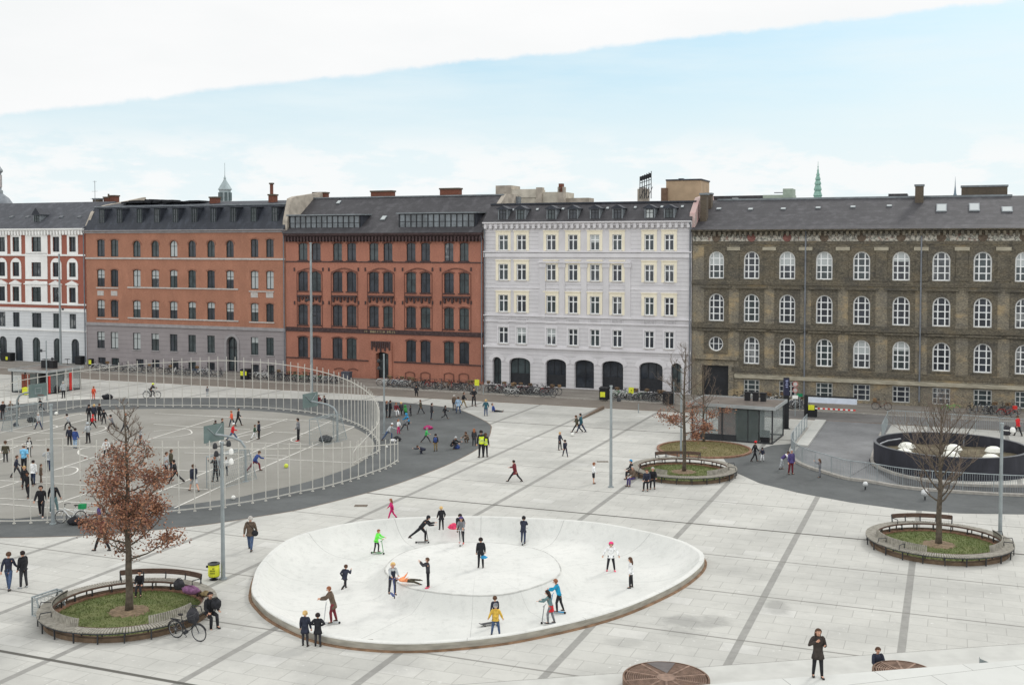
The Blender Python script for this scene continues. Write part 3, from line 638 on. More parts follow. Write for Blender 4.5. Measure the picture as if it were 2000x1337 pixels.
class Bld:
    def __init__(s, label, pxL, pxR, ref=600, cat='building', name='terraced_building'):
        s.u0 = FU(pxL, ref)[0]; s.u1 = FU(pxR, ref)[0]; s.W = s.u1 - s.u0
        s.root = thing(name, label, cat, LW(s.u0, 0, 0), FROT); s.wins = []; s.cuts = []
    def x(s, px, py=600, v=0.0): return FU(px, py, v)[0] - s.u0
    def z(s, px, py, v=0.0): return FU(px, py, v)[1]
    def row(s, cols, L, Rr, wpx, kind='rect', ft=.06, fv=(.5,), fh=(.68,), bar=.05, fm=None, curtain=.04, sur=None, sill=True, skip=(), depth=.22):
        z0 = (s.z(L[0], L[2]) + s.z(Rr[0], Rr[2])) / 2; z1 = (s.z(L[0], L[1]) + s.z(Rr[0], Rr[1])) / 2
        my = (L[1] + L[2]) / 2
        for i, px in enumerate(cols):
            w = (s.x(px + wpx / 2, my) - s.x(px - wpx / 2, my)) if not isinstance(wpx, (list, tuple)) else (s.x(px + wpx[i] / 2, my) - s.x(px - wpx[i] / 2, my))
            s.wins.append(dict(cx=s.x(px, my), w=w, z0=z0, z1=z1, kind=kind, ft=ft, fv=fv, fh=fh, bar=bar, fm=fm, curtain=curtain, sur=sur, sill=sill, depth=depth, px=px))
        return z0, z1
    def wall(s, top, mats, matfn, depth=12):
        """front wall cut into storey strips, with an opening for each window"""
        rows = {}
        for w in s.wins: rows.setdefault((round(w['z0'], 3), round(w['z1'], 3)), []).append(w)
        levels = sorted(set(k for k in rows)); cuts = [0.0]
        # merge overlapping rows into bands
        bands = []
        for k in levels:
            if bands and k[0] < bands[-1][1] - 1e-3: bands[-1][1] = max(bands[-1][1], k[1]); bands[-1][2] += rows[k]
            else: bands.append([k[0], k[1], list(rows[k])])
        edges = [0.0] + [c for c in s.cuts] + [top]
        for i in range(len(bands) - 1):
            a, b = bands[i][1], bands[i + 1][0]
            if not any(a - 1e-3 <= c <= b + 1e-3 for c in s.cuts): edges.append((a + b) / 2)
        edges = sorted(set(edges)); mb = MB()
        for a, b in zip(edges, edges[1:]):
            ws = sorted([w for bd in bands for w in bd[2] if w['z0'] >= a - 1e-3 and w['z1'] <= b + 1e-3], key=lambda w: w['cx'])
            mi = matfn((a + b) / 2); gr = []
            for w in ws:
                if gr and abs(w['cx'] - gr[-1][0]['cx']) < .7 * max(w['w'], gr[-1][0]['w']): gr[-1].append(w)
                else: gr.append([w])
            xs = [0.0] + [(gr[i][0]['cx'] + gr[i + 1][0]['cx']) / 2 for i in range(len(gr) - 1)] + [s.W]
            if not ws: face_with_holes(mb, [(0, a), (s.W, a), (s.W, b), (0, b)], [], 0, mi); continue
            for g_, xa, xb in zip(gr, xs, xs[1:]):
                os_ = [outline(w['cx'], w['w'], w['z0'], w['z1'], w['kind']) for w in g_]; face_with_holes(mb, [(xa, a), (xb, a), (xb, b), (xa, b)], os_, 0, mi)
                for w, o in zip(g_, os_): reveal(mb, o, 0, w['depth'], mi, True)
        mb.add([(0, 0, 0), (0, depth, 0), (0, depth, top), (0, 0, top)], [(0, 3, 2, 1)], 0); mb.add([(s.W, 0, 0), (s.W, depth, 0), (s.W, depth, top), (s.W, 0, top)], [(0, 1, 2, 3)], 0); mb.add([(0, depth, 0), (s.W, depth, 0), (s.W, depth, top), (0, depth, top)], [(0, 3, 2, 1)], 0)
        mb.add([(0, .9, 0), (s.W, .9, 0), (s.W, .9, top), (0, .9, top)], [(0, 1, 2, 3)], len(mats) - 1)
        s.wallobj = mb.build('wall', mats, s.root)
        for w in s.wins: s.window(w)
        return s.wallobj
    def window(s, w):
        o = outline(w['cx'], w['w'], w['z0'], w['z1'], w['kind']); fm = w['fm'] or M_WHITE; y = w['depth'] - .10
        inner = grow(o, -w['ft']); mb = MB(); plate(mb, o, [inner], y, y + .06)
        hw = w['w'] / 2; b = w['bar']; zb, zt = w['z0'], w['z1']
        for f in w['fv']:
            xx = w['cx'] - hw + 2 * hw * f; zz = top_at(o, xx) or zt; mb.box(xx - b / 2, xx + b / 2, y - .012, y + .05, zb + .01, zz - .01)
        for f in w['fh']:
            zz = zb + (zt - zb) * f; ww = hw
            if w['kind'] == 'arch' and zz > zt - hw: ww = math.sqrt(max(.01, hw ** 2 - (zz - zt + hw) ** 2))
            if w['kind'] == 'round': ww = hw * .9
            bb = b * .8; mb.box(w['cx'] - ww + .01, w['cx'] + ww - .01, y - .004, y + .045, zz - bb / 2, zz + bb / 2)
        f_ = mb.build('window', fm, s.root)
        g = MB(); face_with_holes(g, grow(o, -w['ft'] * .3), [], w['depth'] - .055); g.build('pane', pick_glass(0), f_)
        if random.random() < w['curtain'] and w['kind'] != 'round':
            fr = random.choice((.35, .5, .5, .95)); zc = zt - (zt - zb) * fr; o2 = [(x_, max(z_, zc)) for x_, z_ in inner]; g = MB()
            g.add([(x_, w['depth'] - .062, z_) for x_, z_ in o2], [tuple(range(len(o2)))]); g.build('blind', GL[3], f_)
        if w['sill']:
            g = MB(); g.box(w['cx'] - hw - .1, w['cx'] + hw + .1, -.09, .1, zb - .12, zb - .003); g.build('sill', w['sill'] if not isinstance(w['sill'], bool) else M_STONE, f_)
        if w['sur']: w['sur'](s, w, o, f_)
        return f_
    def band(s, z0, z1, proud, m, name='string_course', x0=None, x1=None, parent=None):
        mb = MB(); mb.box((0 if x0 is None else x0) + .004, (s.W if x1 is None else x1) - .004, -proud, .012, z0, z1); return mb.build(name, m, parent or s.root)
    def cornice(s, z0, z1, proud, m, dent=None, dm=None, name='cornice'):
        mb = MB(); h = z1 - z0
        mb.prism([(.01, z0), (-proud * .35, z0), (-proud * .35, z0 + h * .4), (-proud * .8, z0 + h * .6), (-proud, z0 + h * .75), (-proud, z1), (.01, z1)], .004, s.W - .004)
        if dent:
            n = int(s.W / dent)
            for i in range(n): xx = (i + .5) * s.W / n; mb.box(xx - dent * .24, xx + dent * .24, -proud * .75, -.005, z0 - dent * .45, z0 + h * .5, 1)
        return fixn(mb.build(name, [m, dm or m], s.root))
    def roof(s, prof, m, trim=None, name='roof'):
        mb = MB(); pb = prof + [(12, prof[-1][1] * .5 + prof[0][1] * .5), (12, prof[0][1] - .05)]; mb.prism(pb, .0, s.W); r = fixn(mb.build(name, m, s.root)); s.roofobj = r; return r
    def pipe(s, x, z0, z1, r=.07, name='downpipe'):
        mb = MB(); mb.tube([(x, -.14, z0), (x, -.14, z1 - .4), (x, -.4, z1)], r, 8); mb.build(name, M_PIPE, s.root)
    def bx(s, name, m, x0, x1, y0, y1, z0, z1, parent=None):
        mb = MB(); mb.box(x0, x1, y0, y1, z0, z1); return mb.build(name, m, parent or s.root)
def firewall(b, x, prof, m=M_RENDER, t=.5):
    prof = [(max(.03 + .01 * i, y), z) for i, (y, z) in enumerate(prof)]
    mb = MB(); mb.prism(prof + [(12, prof[0][1] - .7), (prof[0][0], prof[0][1] - .7)], x - t / 2, x + t / 2); return fixn(mb.build('firewall', m, b.root))
def chimney(b, px0, px1, py0, v, m, dep=.9, py1=None, cap=True, z0=None, pots=0):
    """chimney on b, seen between two columns, its top in row py0"""
    xa, z1 = b.x(px0, py0, v), b.z((px0 + px1) / 2, py0, v); xb = b.x(px1, py0, v); zb = z0 if z0 is not None else b.z((px0 + px1) / 2, py1 or 400, v) - 1.2
    mb = MB(); mb.box(xa, xb, -v, -v + dep, zb, z1 - .18)
    if cap: mb.box(xa - .08, xb + .08, -v - .08, -v + dep + .08, z1 - .18, z1, 1)
    for i in range(pots): xx = xa + (xb - xa) * (i + .5) / pots; mb.cyl(xx, -v + dep / 2, z1, z1 + .4, .13, .11, 8, 1)
    return mb.build('chimney', [m, M_CHIMD if m is M_CHIM else M_ZINC], getattr(b, 'roofobj', b.root))
def skylight(b, px, py, w, h, prof_y, prof_z, slope, m=None):
    """pane lying on a roof slope; slope = (dy, dz) unit"""
    dy, dz = slope; x = b.x(px, py, -prof_y); c = Vector((x, prof_y - dz * .06, prof_z + dy * .06)); mb = MB()
    mb.obox(c, (w, 0, 0), Vector((0, dy, dz)) * h, Vector((0, -dz, dy)) * .10, 0); mb.obox(c + Vector((0, -dz, dy)) * .055, (w * .82, 0, 0), Vector((0, dy, dz)) * h * .82, Vector((0, -dz, dy)) * .02, 1)
    return mb.build('skylight', [M_ZINC, m or GL[2]], b.roofobj)
def on_slope(prof, px, py, b):
    """where the sight line through (px,py) meets the roof slope prof=[(y,z),(y,z)]"""
    (ya, za), (yb, zb) = prof; best = None
    for i in range(101):
        y = ya + (yb - ya) * i / 100; z = za + (zb - za) * i / 100; e = abs(b.z(px, py, -y) - z)
        if best is None or e < best[0]: best = (e, y, z)
    L = math.hypot(yb - ya, zb - za); return best[1], best[2], ((yb - ya) / L, (zb - za) / L)

# ---- 1: white and red house at the left edge
b1 = Bld('white plaster and deep red brick corner house with slate roof, leftmost of the row', -190, 168.5)
ze1 = b1.z(80, 447)
cols = [-150, -122, -84, -46, -18, 4, 31.6, 71.5, 110, 142]; cw = [13, 13, 18, 13, 13, 13, 13, 18.5, 13, 13]
def sur_rect(g=.33, m=None, proud=.07, ped=False, arch=False):
    def f(s, w, o, par):
        h = w['w'] / 2; mb = MB(); cx = w['cx']; z0, z1 = w['z0'], w['z1']
        if w['px'] in (71.5, -84): gg = 1.05
        else: gg = g
        if arch: out = outline(cx, w['w'] + 2 * gg, z0 - .35, z1 + gg * .9 + .25, 'arch' if gg < 1 else 'rect')
        else: out = outline(cx, w['w'] + 2 * gg, z0 - .4, z1 + (.32 if gg < 1 else .75), 'rect')
        plate(mb, out, [o], -proud, .0)
        if ped:
            hh = w['w'] / 2 + gg + .12; zt = z1 + .32; mb.prism([(0, 0), (0, 0), (0, 0)], 0, 0) if False else None
            mb.rings([[(cx - hh, y, zt), (cx + hh, y, zt), (cx + hh, y, zt + .12), (cx, y, zt + .55), (cx - hh, y, zt + .12)] for y in (-.22, -.0)])
        mb.build('surround', m or M_W1T, par)
    return f
b1.row(cols, (32, 462, 491), (142, 463, 492), cw, 'rect', fm=M_GRNF, sur=sur_rect(), sill=False)
b1.row(cols, (32, 512, 539.5), (142, 512.5, 540.5), cw, 'rect', fm=M_GRNF, sur=sur_rect(arch=True), sill=False)
b1.row(cols, (32, 560, 588), (142, 561, 590.5), cw, 'rect', fm=M_GRNF, sur=sur_rect(ped=True), sill=False)
b1.row(cols, (34, 610, 638), (145, 612.5, 642), cw, 'rect', fm=M_GRNF, sill=False)
b1.row([-150, -122, -84, -46, -18, 6, 37, 71, 112, 147], (37, 657, 705), (147, 662, 709), 15, 'arch', fm=M_GRNF, fv=(.5,), fh=(.62,), sill=False)
zm = b1.z(80, 601); b1.cuts = [zm]
b1.wall(ze1, [M_BR1, M_W1, M_BLKF], lambda z: 0 if z > zm else 1)
b1.cornice(ze1 - .55, ze1 + .05, .5, M_W1T, .5)
for py, h in ((498, .22), (593, .2), (605, .3), (644, .16)): zz = b1.z(80, py); b1.band(zz - h / 2, zz + h / 2, .13, M_W1T)
p1 = [(-.4, ze1), (5.5, b1.z(80, 396, -5.5))]
b1.roof(p1, M_SL); b1.pipe(b1.W - .15, .3, ze1 - .3)
def small_dormer(b, px, py0, py1, y0, w, m=M_ZINC, peak=.5, glassm=None, back=2.6, wm=M_WHITE):
    x = b.x(px, py1, -y0); z0 = b.z(px, py1, -y0); z1 = b.z(px, py0, -y0); mb = MB(); h = w / 2
    mb.box(x - h, x + h, y0, y0 + back, z0 - .5, z1, 0)
    rz = [[(x - h - .14, y, z1), (x + h + .14, y, z1), (x + h + .14, y, z1 + .07), (x, y, z1 + .07 + peak), (x - h - .14, y, z1 + .07)] for y in (y0 - .18, y0 + back)]
    mb.rings(rz, 1); d = mb.build('dormer', [m, M_SLD], b.root)
    fb = MB(); o = outline(x, w * .74, z0 + .05, z1 - .06); plate(fb, o, [grow(o, -.07)], y0 - .05, y0 - .005); fb.box(x - .025, x + .025, y0 - .055, y0 - .01, z0 + .06, z1 - .07); fb.box(x - w * .36, x + w * .36, y0 - .052, y0 - .012, z0 + (z1 - z0) * .6, z0 + (z1 - z0) * .6 + .04)
    f = fb.build('window', wm, d); g = MB(); face_with_holes(g, o, [], y0 - .004); g.build('pane', glassm or pick_glass(.05), f); return d
small_dormer(b1, 72, 420, 437, 1.2, 1.15, M_ZINC, .9, wm=M_GRNF)
for px in (23, 54, 120, 156, -60): y, z, sl_ = on_slope(p1, px, 424, b1); skylight(b1, px, 424, .5, .5, y, z, sl_, GL[0])
firewall(b1, b1.W + .1, [(-.3, ze1 + .1), (1.2, b1.z(168, 414, -1.2)), (3.2, b1.z(176, 402, -3.2)), (11, b1.z(240, 386, -11))])
chimney(b1, 202, 213, 384, -10, M_CHIM, z0=16, pots=1); chimney(b1, 213.5, 224, 381, -10, M_CHIM, z0=16); chimney(b1, 181, 192, 387, -9, M_CHIMD, z0=16)
# ---- 2: orange brick over grey stone
b2 = Bld('orange brick building with grey stone ground floor and dark mansard roof', 169.2, 557.8)
c2 = [267, 303, 339, 375, 412, 449]; pr = [197, 223.5, 497, 527]; wp = 14.8; ze2 = b2.z(360, 449)
def hood(s, w, o, par):
    mb = MB(); big = grow(o, .16); z0 = w['z0']; big = [(x, max(z, z0 + (w['z1'] - z0) * .62)) for x, z in big]; small = [(x, max(z, z0 + (w['z1'] - z0) * .62 + .001)) for x, z in grow(o, .02)]
    n = len(big)
    arc_o = big[2:]; arc_i = small[2:]
    if len(arc_o) < 3: return
    k = len(arc_o)
    mb.add([(x, -.05, z) for x, z in arc_o] + [(x, -.05, z) for x, z in arc_i], [(i, i + k, i + 1 + k, i + 1) for i in range(k - 1)])
    mb.add([(x, -.05, z) for x, z in arc_o] + [(x, 0, z) for x, z in arc_o], [(i, i + 1, i + 1 + k, i + k) for i in range(k - 1)])
    mb.build('arch_moulding', s.hoodm, par)
b2.hoodm = mat('moulded_brick', C(138, 98, 82), .9, .15, 4)
kw = dict(fm=M_GRNF, sur=hood, fv=(.5,), fh=(.66,), curtain=.12, sill=False)
b2.row(c2, (267, 470.5, 502), (449, 469, 502), wp, 'arch', **kw); b2.row(pr, (197, 468.5, 502), (497, 465.5, 501), wp, 'seg', **kw)
for A, Bq in (((197, 526, 560), (497, 528.5, 564)), ((197, 586, 619.5), (497, 591, 626.6))):
    kw['curtain'] = .55; b2.row(c2 + pr, A, Bq, wp, 'seg', **kw)
b2.row([267, 303, 339, 375, 412] + pr, (197, 648, 681), (497, 657.4, 691), wp, 'rect', fm=M_GRNF, fh=(.66,), curtain=.4, sill=M_G2T)
b2.row([273, 304, 341, 375, 412] + [199, 225, 498, 528], (199, 698, 711.5), (498, 711, 727), wp, 'rect', fm=M_BLKF, fh=(), curtain=0, sill=False)
zg2 = b2.z(360, 636.5); b2.cuts = [zg2]
dx = b2.x(452.5); zd = b2.z(452, 657); b2.wins.append(dict(cx=dx, w=1.55, z0=.05, z1=zd, kind='arch', ft=.12, fv=(.5,), fh=(.68,), bar=.1, fm=M_BLKF, curtain=0, sur=None, sill=False, depth=.5, px=0))
b2.wall(ze2, [M_BR2, M_G2, M_BLKF], lambda z: 0 if z > zg2 else 1)
mb = MB(); o = outline(dx, 1.55, .05, zd, 'arch'); plate(mb, outline(dx, 2.15, .05, zd + .32, 'arch'), [o], -.09, 0); mb.build('door_surround', M_G2T, b2.root)
b2.cornice(ze2 - .35, ze2 + .02, .42, M_G2T, None)
b2.band(zg2 - .25, zg2 + .12, .16, M_G2T)
zz = b2.z(360, 505); b2.band(zz - .1, zz + .1, .12, M_STONE)
xa, xb = b2.x(250), b2.x(466)
for pl in (564, 625): zz = (b2.z(303, pl - 2) + b2.z(449, pl)) / 2; b2.band(zz - .09, zz + .07, .1, M_STONE, 'sill_band', xa, xb)
for a, b_ in ((189, 232), (487, 536)):
    for pl in (564.5, 624.5): zz = b2.z(a, pl - 3 if a < 300 else pl + 4); b2.band(zz - .08, zz + .06, .1, M_STONE, 'sill_band', b2.x(a), b2.x(b_))
for px in pr: zz = b2.z(px, 572 + (px - 197) * .012); b2.band(zz - .32, zz + .28, .03, M_STONE, 'stone_panel', b2.x(px) - .5, b2.x(px) + .5)
zb2 = b2.z(360, 402, -1.7)
b2.roof([(-.35, ze2), (-.2, ze2 + .15), (1.7, zb2), (6.5, zb2 + .7)], M_SLD)
for px in (199.5, 234, 273, 307, 343, 380, 417, 456, 496, 537):
    small_dormer(b2, px, 408 - (px - 200) * .012, 440 - (px - 200) * .01, .35, .95, M_SLD, .06, GL[2] if random.random() < .4 else None, 1.7, M_GRNF)
b2.band(zb2 - .05, zb2 + .12, -1.62, M_ZINC, 'roof_edge') if False else b2.bx('roof_edge', M_ZINC, 0, b2.W, 1.6, 1.8, zb2 - .04, zb2 + .1)
b2.pipe(b2.W - .12, .3, ze2 - .2)
firewall(b2, b2.W - .05, [(-.25, ze2 + .1), (.1, ze2 + 1.0), (1.0, b2.z(557, 388, -1.0)), (2.0, b2.z(562, 384, -2)), (8.5, b2.z(592, 376, -8.5)), (9, b2.z(592, 378, -9))], M_RENDER, .6)
chimney(b2, 409, 422, 384, -4, M_CHIM, z0=17, pots=0); chimney(b2, 524, 534, 379, -4, M_CHIM, z0=17); chimney(b2, 527, 531, 357, -4.2, M_CHIM, z0=18, dep=.3)
mb = MB(); rnd = random.Random(3)
xa, xb = b2.x(250, 395, -5), b2.x(396, 395, -5); zt = b2.z(320, 397, -5)
for i in range(26):
    q = i / 25; x = xa + (xb - xa) * q; h = .16 + .2 * math.sin(math.pi * min(1, q * 1.3)) + rnd.uniform(-.1, .1); mb.obox((x, 5 + rnd.uniform(-.6, .6), zt + h * .6), (1.1 * rnd.uniform(.7, 1.2), .1, rnd.uniform(-.1, .1)), (0, 1.6, 0), (0, 0, h))
mb.build('roof_sheeting', mat('black_sheeting', C(36, 38, 42), .7, .3, 3), b2.roofobj)
# ---- 3: red brick with dark bands
b3 = Bld('red brick building with dark corbelled bands and two long glazed roof dormers', 558.6, 943.6)
pairs3 = [591.7, 617.4, 659, 686.5, 730, 757.6, 802.7, 831, 876.7, 906.4]; ze3 = b3.z(750, 455)
k3 = dict(fm=M_BLKF, fv=(.5,), fh=(.64,), sill=M_DARKT, ft=.05, bar=.045)
b3.row(pairs3, (592, 475.6, 509), (906, 472.5, 509), 17.5, 'seg', curtain=.0, **k3); b3.row(pairs3, (592, 531, 569), (906, 531, 571.5), 19, 'seg', curtain=.02, **k3)
b3.row(pairs3, (592, 595, 634), (906, 600, 643), 19, 'seg', curtain=.05, **k3); b3.row([p for p in pairs3 if not 720 < p < 770], (592, 657.6, 698), (906, 666.5, 710), 19.5, 'seg', curtain=0, **k3)
b3.row([663, 690], (592, 720, 738), (906, 728, 745), 17, 'seg', fm=M_BLKF, fh=(), fv=(.5,), curtain=0, sill=False)
b3.row([592, 617], (592, 718.5, 741), (906, 727, 750), 18, 'rect', fm=M_BLKF, fh=(), fv=(), curtain=0, sill=False)
xd = b3.x(747); zd3 = b3.z(747, 687); b3.wins.append(dict(cx=xd, w=1.6, z0=.06, z1=zd3, kind='seg', ft=.1, fv=(.5,), fh=(.75,), bar=.08, fm=M_BLKF, curtain=0, sur=None, sill=False, depth=.7, px=0))
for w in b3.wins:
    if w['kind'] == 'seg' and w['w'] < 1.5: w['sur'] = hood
b3.hoodm = mat('dark_brick_arch', C(112, 76, 66), .9, .2, 4)  # arches and mouldings are of a darker brick than the wall
b3.wall(ze3, [M_BR3, M_BR3, M_BLKF], lambda z: 0)
Z3 = lambda L, Rr: (b3.z(560, L) + b3.z(942, Rr)) / 2
b3.cornice(Z3(470, 467), ze3, .5, M_DARKT, .42, M_DARKT)
zz = Z3(511, 512.5); b3.band(zz - .06, zz + .06, .08, M_DARKT)
za, zb = Z3(649, 655), Z3(641, 646); b3.band(za, zb, .1, M_DARKT, 'dark_frieze')
zz = Z3(698, 713); 
for a, b_ in ((0, b3.x(719)), (b3.x(769), b3.W)): b3.band(zz - .06, zz + .06, .1, M_DARKT, x0=a, x1=b_)
# gilt marks on the frieze
mb = MB(); rnd = random.Random(5); xa, xb = b3.x(713), b3.x(773); x = xa
while x < xb:
    w = rnd.uniform(.10, .2); mb.box(x, x + w * .35, -.125, -.1, (za + zb) / 2 - .12, (za + zb) / 2 + .12); 
    if rnd.random() < .7: mb.box(x + w * .35, x + w, -.122, -.1, (za + zb) / 2 + rnd.choice((-.12, .0, .08)), (za + zb) / 2 + rnd.choice((-.07, .05, .12)) + .01)
    x += w + (.07 if rnd.random() < .9 else .3)
mb.build('frieze_lettering', M_GOLD, b3.root)
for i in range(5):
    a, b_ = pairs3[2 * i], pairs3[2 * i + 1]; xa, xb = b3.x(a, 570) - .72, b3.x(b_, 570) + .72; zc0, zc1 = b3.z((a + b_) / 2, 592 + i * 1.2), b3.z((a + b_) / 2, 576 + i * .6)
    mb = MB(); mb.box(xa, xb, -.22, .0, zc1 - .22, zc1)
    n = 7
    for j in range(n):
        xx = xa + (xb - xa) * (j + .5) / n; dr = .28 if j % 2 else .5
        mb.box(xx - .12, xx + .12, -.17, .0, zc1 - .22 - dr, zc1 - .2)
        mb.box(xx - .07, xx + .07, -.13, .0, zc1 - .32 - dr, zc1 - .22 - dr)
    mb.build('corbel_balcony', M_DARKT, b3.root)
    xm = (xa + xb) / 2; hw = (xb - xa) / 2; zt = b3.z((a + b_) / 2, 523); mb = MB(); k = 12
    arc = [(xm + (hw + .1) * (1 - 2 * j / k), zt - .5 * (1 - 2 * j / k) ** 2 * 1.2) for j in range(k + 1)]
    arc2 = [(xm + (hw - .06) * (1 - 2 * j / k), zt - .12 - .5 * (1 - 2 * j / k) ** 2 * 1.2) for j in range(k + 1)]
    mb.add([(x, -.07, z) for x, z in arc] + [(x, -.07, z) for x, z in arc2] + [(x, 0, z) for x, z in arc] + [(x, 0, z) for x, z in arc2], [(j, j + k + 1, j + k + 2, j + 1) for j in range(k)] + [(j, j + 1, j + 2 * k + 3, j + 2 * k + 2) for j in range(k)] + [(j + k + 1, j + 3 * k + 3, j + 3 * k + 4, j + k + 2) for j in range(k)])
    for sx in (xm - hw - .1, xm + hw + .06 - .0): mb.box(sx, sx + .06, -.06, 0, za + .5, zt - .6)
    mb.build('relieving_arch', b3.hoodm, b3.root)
    for pxx in ((a - 16), (b_ + 14)):
        for py in (526, 591): zz = b3.z(pxx, py); b3.bx('wall_anchor', M_DARKT, b3.x(pxx) - .08, b3.x(pxx) + .08, -.08, 0, zz - .2, zz + .2)
# portal
mb = MB(); zp = b3.z(744, 662); o = outline(xd, 1.6, .06, zd3, 'seg'); out = outline(b3.x(744.5), 2.75, .06, zp, 'seg'); plate(mb, out, [o], -.14, 0)
po = mb.build('portal', M_BR3, b3.root); mb = MB(); x0, x1 = b3.x(744.5) - 1.25, b3.x(744.5) + 1.25
for j in range(9):
    xx = x0 + (x1 - x0) * (j + .5) / 9; dr = .45 + (.35 if j % 2 == 0 else 0) + .25 * (1 - abs(j - 4) / 4); mb.box(xx - .1, xx + .1, -.24, -.142, zp - .35 - dr, zp - .3); mb.box(xx - .05, xx + .05, -.2, -.142, zp - .45 - dr, zp - .35 - dr)
mb.box(x0, x1, -.22, -.142, zp - .36, zp - .24); mb.build('portal_tracery', M_DARKT, po)
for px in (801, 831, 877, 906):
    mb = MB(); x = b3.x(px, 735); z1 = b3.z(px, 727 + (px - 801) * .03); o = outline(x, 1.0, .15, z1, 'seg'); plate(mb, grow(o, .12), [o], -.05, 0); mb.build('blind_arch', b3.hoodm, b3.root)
p3 = [(-.55, ze3), (6.0, b3.z(750, 385, -6.0))]
b3.roof(p3, M_SLB); b3.bx('ridge_edge', M_ZINC, 0, b3.W, 5.8, 6.3, p3[1][1] - .05, p3[1][1] + .1, b3.roofobj)
for (a, b_, py0, py1, n) in ((567, 703, 421, 450, 13), (781, 927, 417, 448, 13)):
    y0 = .5; xa, xb = b3.x(a, py1, -y0), b3.x(b_, py1, -y0); z0, z1 = b3.z((a + b_) / 2, py1, -y0), b3.z((a + b_) / 2, py0, -y0); mb = MB()
    mb.add([(x, y, z) for x in (xa - .15, xb + .15) for y, z in ((y0, z0 - .4), (y0, z1), (4.0, z1 + .05), (4.0, z0 - .4))], [(0, 1, 2, 3), (7, 6, 5, 4), (1, 5, 6, 2), (0, 4, 5, 1)])
    mb.add([(x, y, z) for x in (xa - .35, xb + .35) for y, z in ((y0 - .3, z1 + .0), (y0 - .3, z1 + .14), (4.0, z1 + .2), (4.0, z1 + .06))], [(0, 1, 2, 3), (7, 6, 5, 4), (1, 5, 6, 2), (0, 4, 5, 1), (0, 3, 7, 4)], 1)
    mb.box(xa - .3, xb + .3, y0 - .35, y0 + .02, z0 - .28, z0 - .02, 1)
    d = fixn(mb.build('roof_dormer', [M_SLD, M_ZINC], b3.root))
    mb = MB()
    for j in range(n + 1): x = xa + (xb - xa) * j / n; mb.box(x - .06, x + .06, y0 - .09, y0 - .004, z0, z1)
    mb.box(xa, xb, y0 - .08, y0 - .005, z1 - .1, z1 - .002); mb.box(xa, xb, y0 - .08, y0 - .005, z0, z0 + .08); mb.box(xa, xb, y0 - .06, y0 - .007, (z0 + z1) / 2 - .03, (z0 + z1) / 2 + .03)
    f = mb.build('window', M_BLKF, d); g = MB(); g.box(xa, xb, y0 - .04, y0 - .01, z0, z1); g.build('pane', glass('dormer_glass', C(88, 94, 98)) if 'dormer_glass' not in _M else _M['dormer_glass'], f)
for px, py, w, h in ((662, 396, .5, .7), (749.5, 427, .6, .9)): y, z, sl_ = on_slope(p3, px, py, b3); skylight(b3, px, py, w, h, y, z, sl_, GL[3])
b3.pipe(b3.W - .12, .3, ze3 - .2)
firewall(b3, b3.W + .02, [(-.4, ze3 + .1), (.6, ze3 + .9), (6.2, b3.z(962, 379, -6.2)), (10, b3.z(966, 380, -8))], M_RENDER, .5)
for a, b_, py in ((724, 765, 372), (859, 896, 367)): chimney(b3, a, b_, py, -6.2, M_CHIM, z0=18, cap=True)
chimney(b3, 611, 635, 375, -8, M_CHIM, z0=18)
# ---- 4: lilac-grey stucco
b4 = Bld('lilac grey stucco building with cream window surrounds and arched shopfronts at street level', 945.2, 1350.6)
c4 = [983, 1018.4, 1076.4, 1119, 1161.7, 1205.3, 1268, 1307]; ze4 = b4.z(1150, 433)
def cream(s, w, o, par):
    mb = MB(); out = outline(w['cx'], w['w'] + .62, w['z0'] - .05, w['z1'] + .36); plate(mb, out, [o], -.06, 0); mb.box(w['cx'] - w['w'] / 2 - .36, w['cx'] + w['w'] / 2 + .36, -.13, -.0, w['z1'] + .36, w['z1'] + .46); mb.build('surround', M_CREAM, par)
def plain(s, w, o, par):
    mb = MB(); plate(mb, outline(w['cx'], w['w'] + .36, w['z0'] - .02, w['z1'] + .2), [o], -.05, 0); mb.build('surround', M_LILT, par)
k4 = dict(fm=M_WHITE, fv=(.5,), fh=(.66,), ft=.09, bar=.12)
b4.row(c4, (983, 459.5, 490), (1307, 456.5, 488), 18.5, 'rect', sur=cream, **k4); b4.row(c4, (983, 516, 548), (1307, 516.5, 549.6), 18.5, 'rect', sur=cream, **k4)
b4.row(c4, (983, 576.7, 610.4), (1307, 579.5, 615), 18.5, 'rect', sur=cream, **k4); b4.row(c4, (983, 639, 671.5), (1307, 646.5, 680), 18.5, 'rect', sur=plain, **k4)
arc4 = [(970.5, 17), (1015, 41), (1085.5, 40), (1141, 38), (1196, 42), (1271, 46), (1321, 21)]
for i, (px, wpx) in enumerate(arc4):
    z1 = b4.z(px, 697 + (px - 970) * .035); 
    b4.wins.append(dict(cx=b4.x(px, 730), w=b4.x(px + wpx / 2, 730) - b4.x(px - wpx / 2, 730), z0=.08, z1=z1, kind='arch' if wpx < 25 else 'basket', ft=.1, fv=(.5,) if wpx < 25 or i == 3 else (.35, .68), fh=(.42,), bar=.07, fm=M_BLKF, curtain=0, sur=None, sill=False, depth=.55, px=px))
zm4 = b4.z(1150, 681.5); b4.cuts = [zm4]
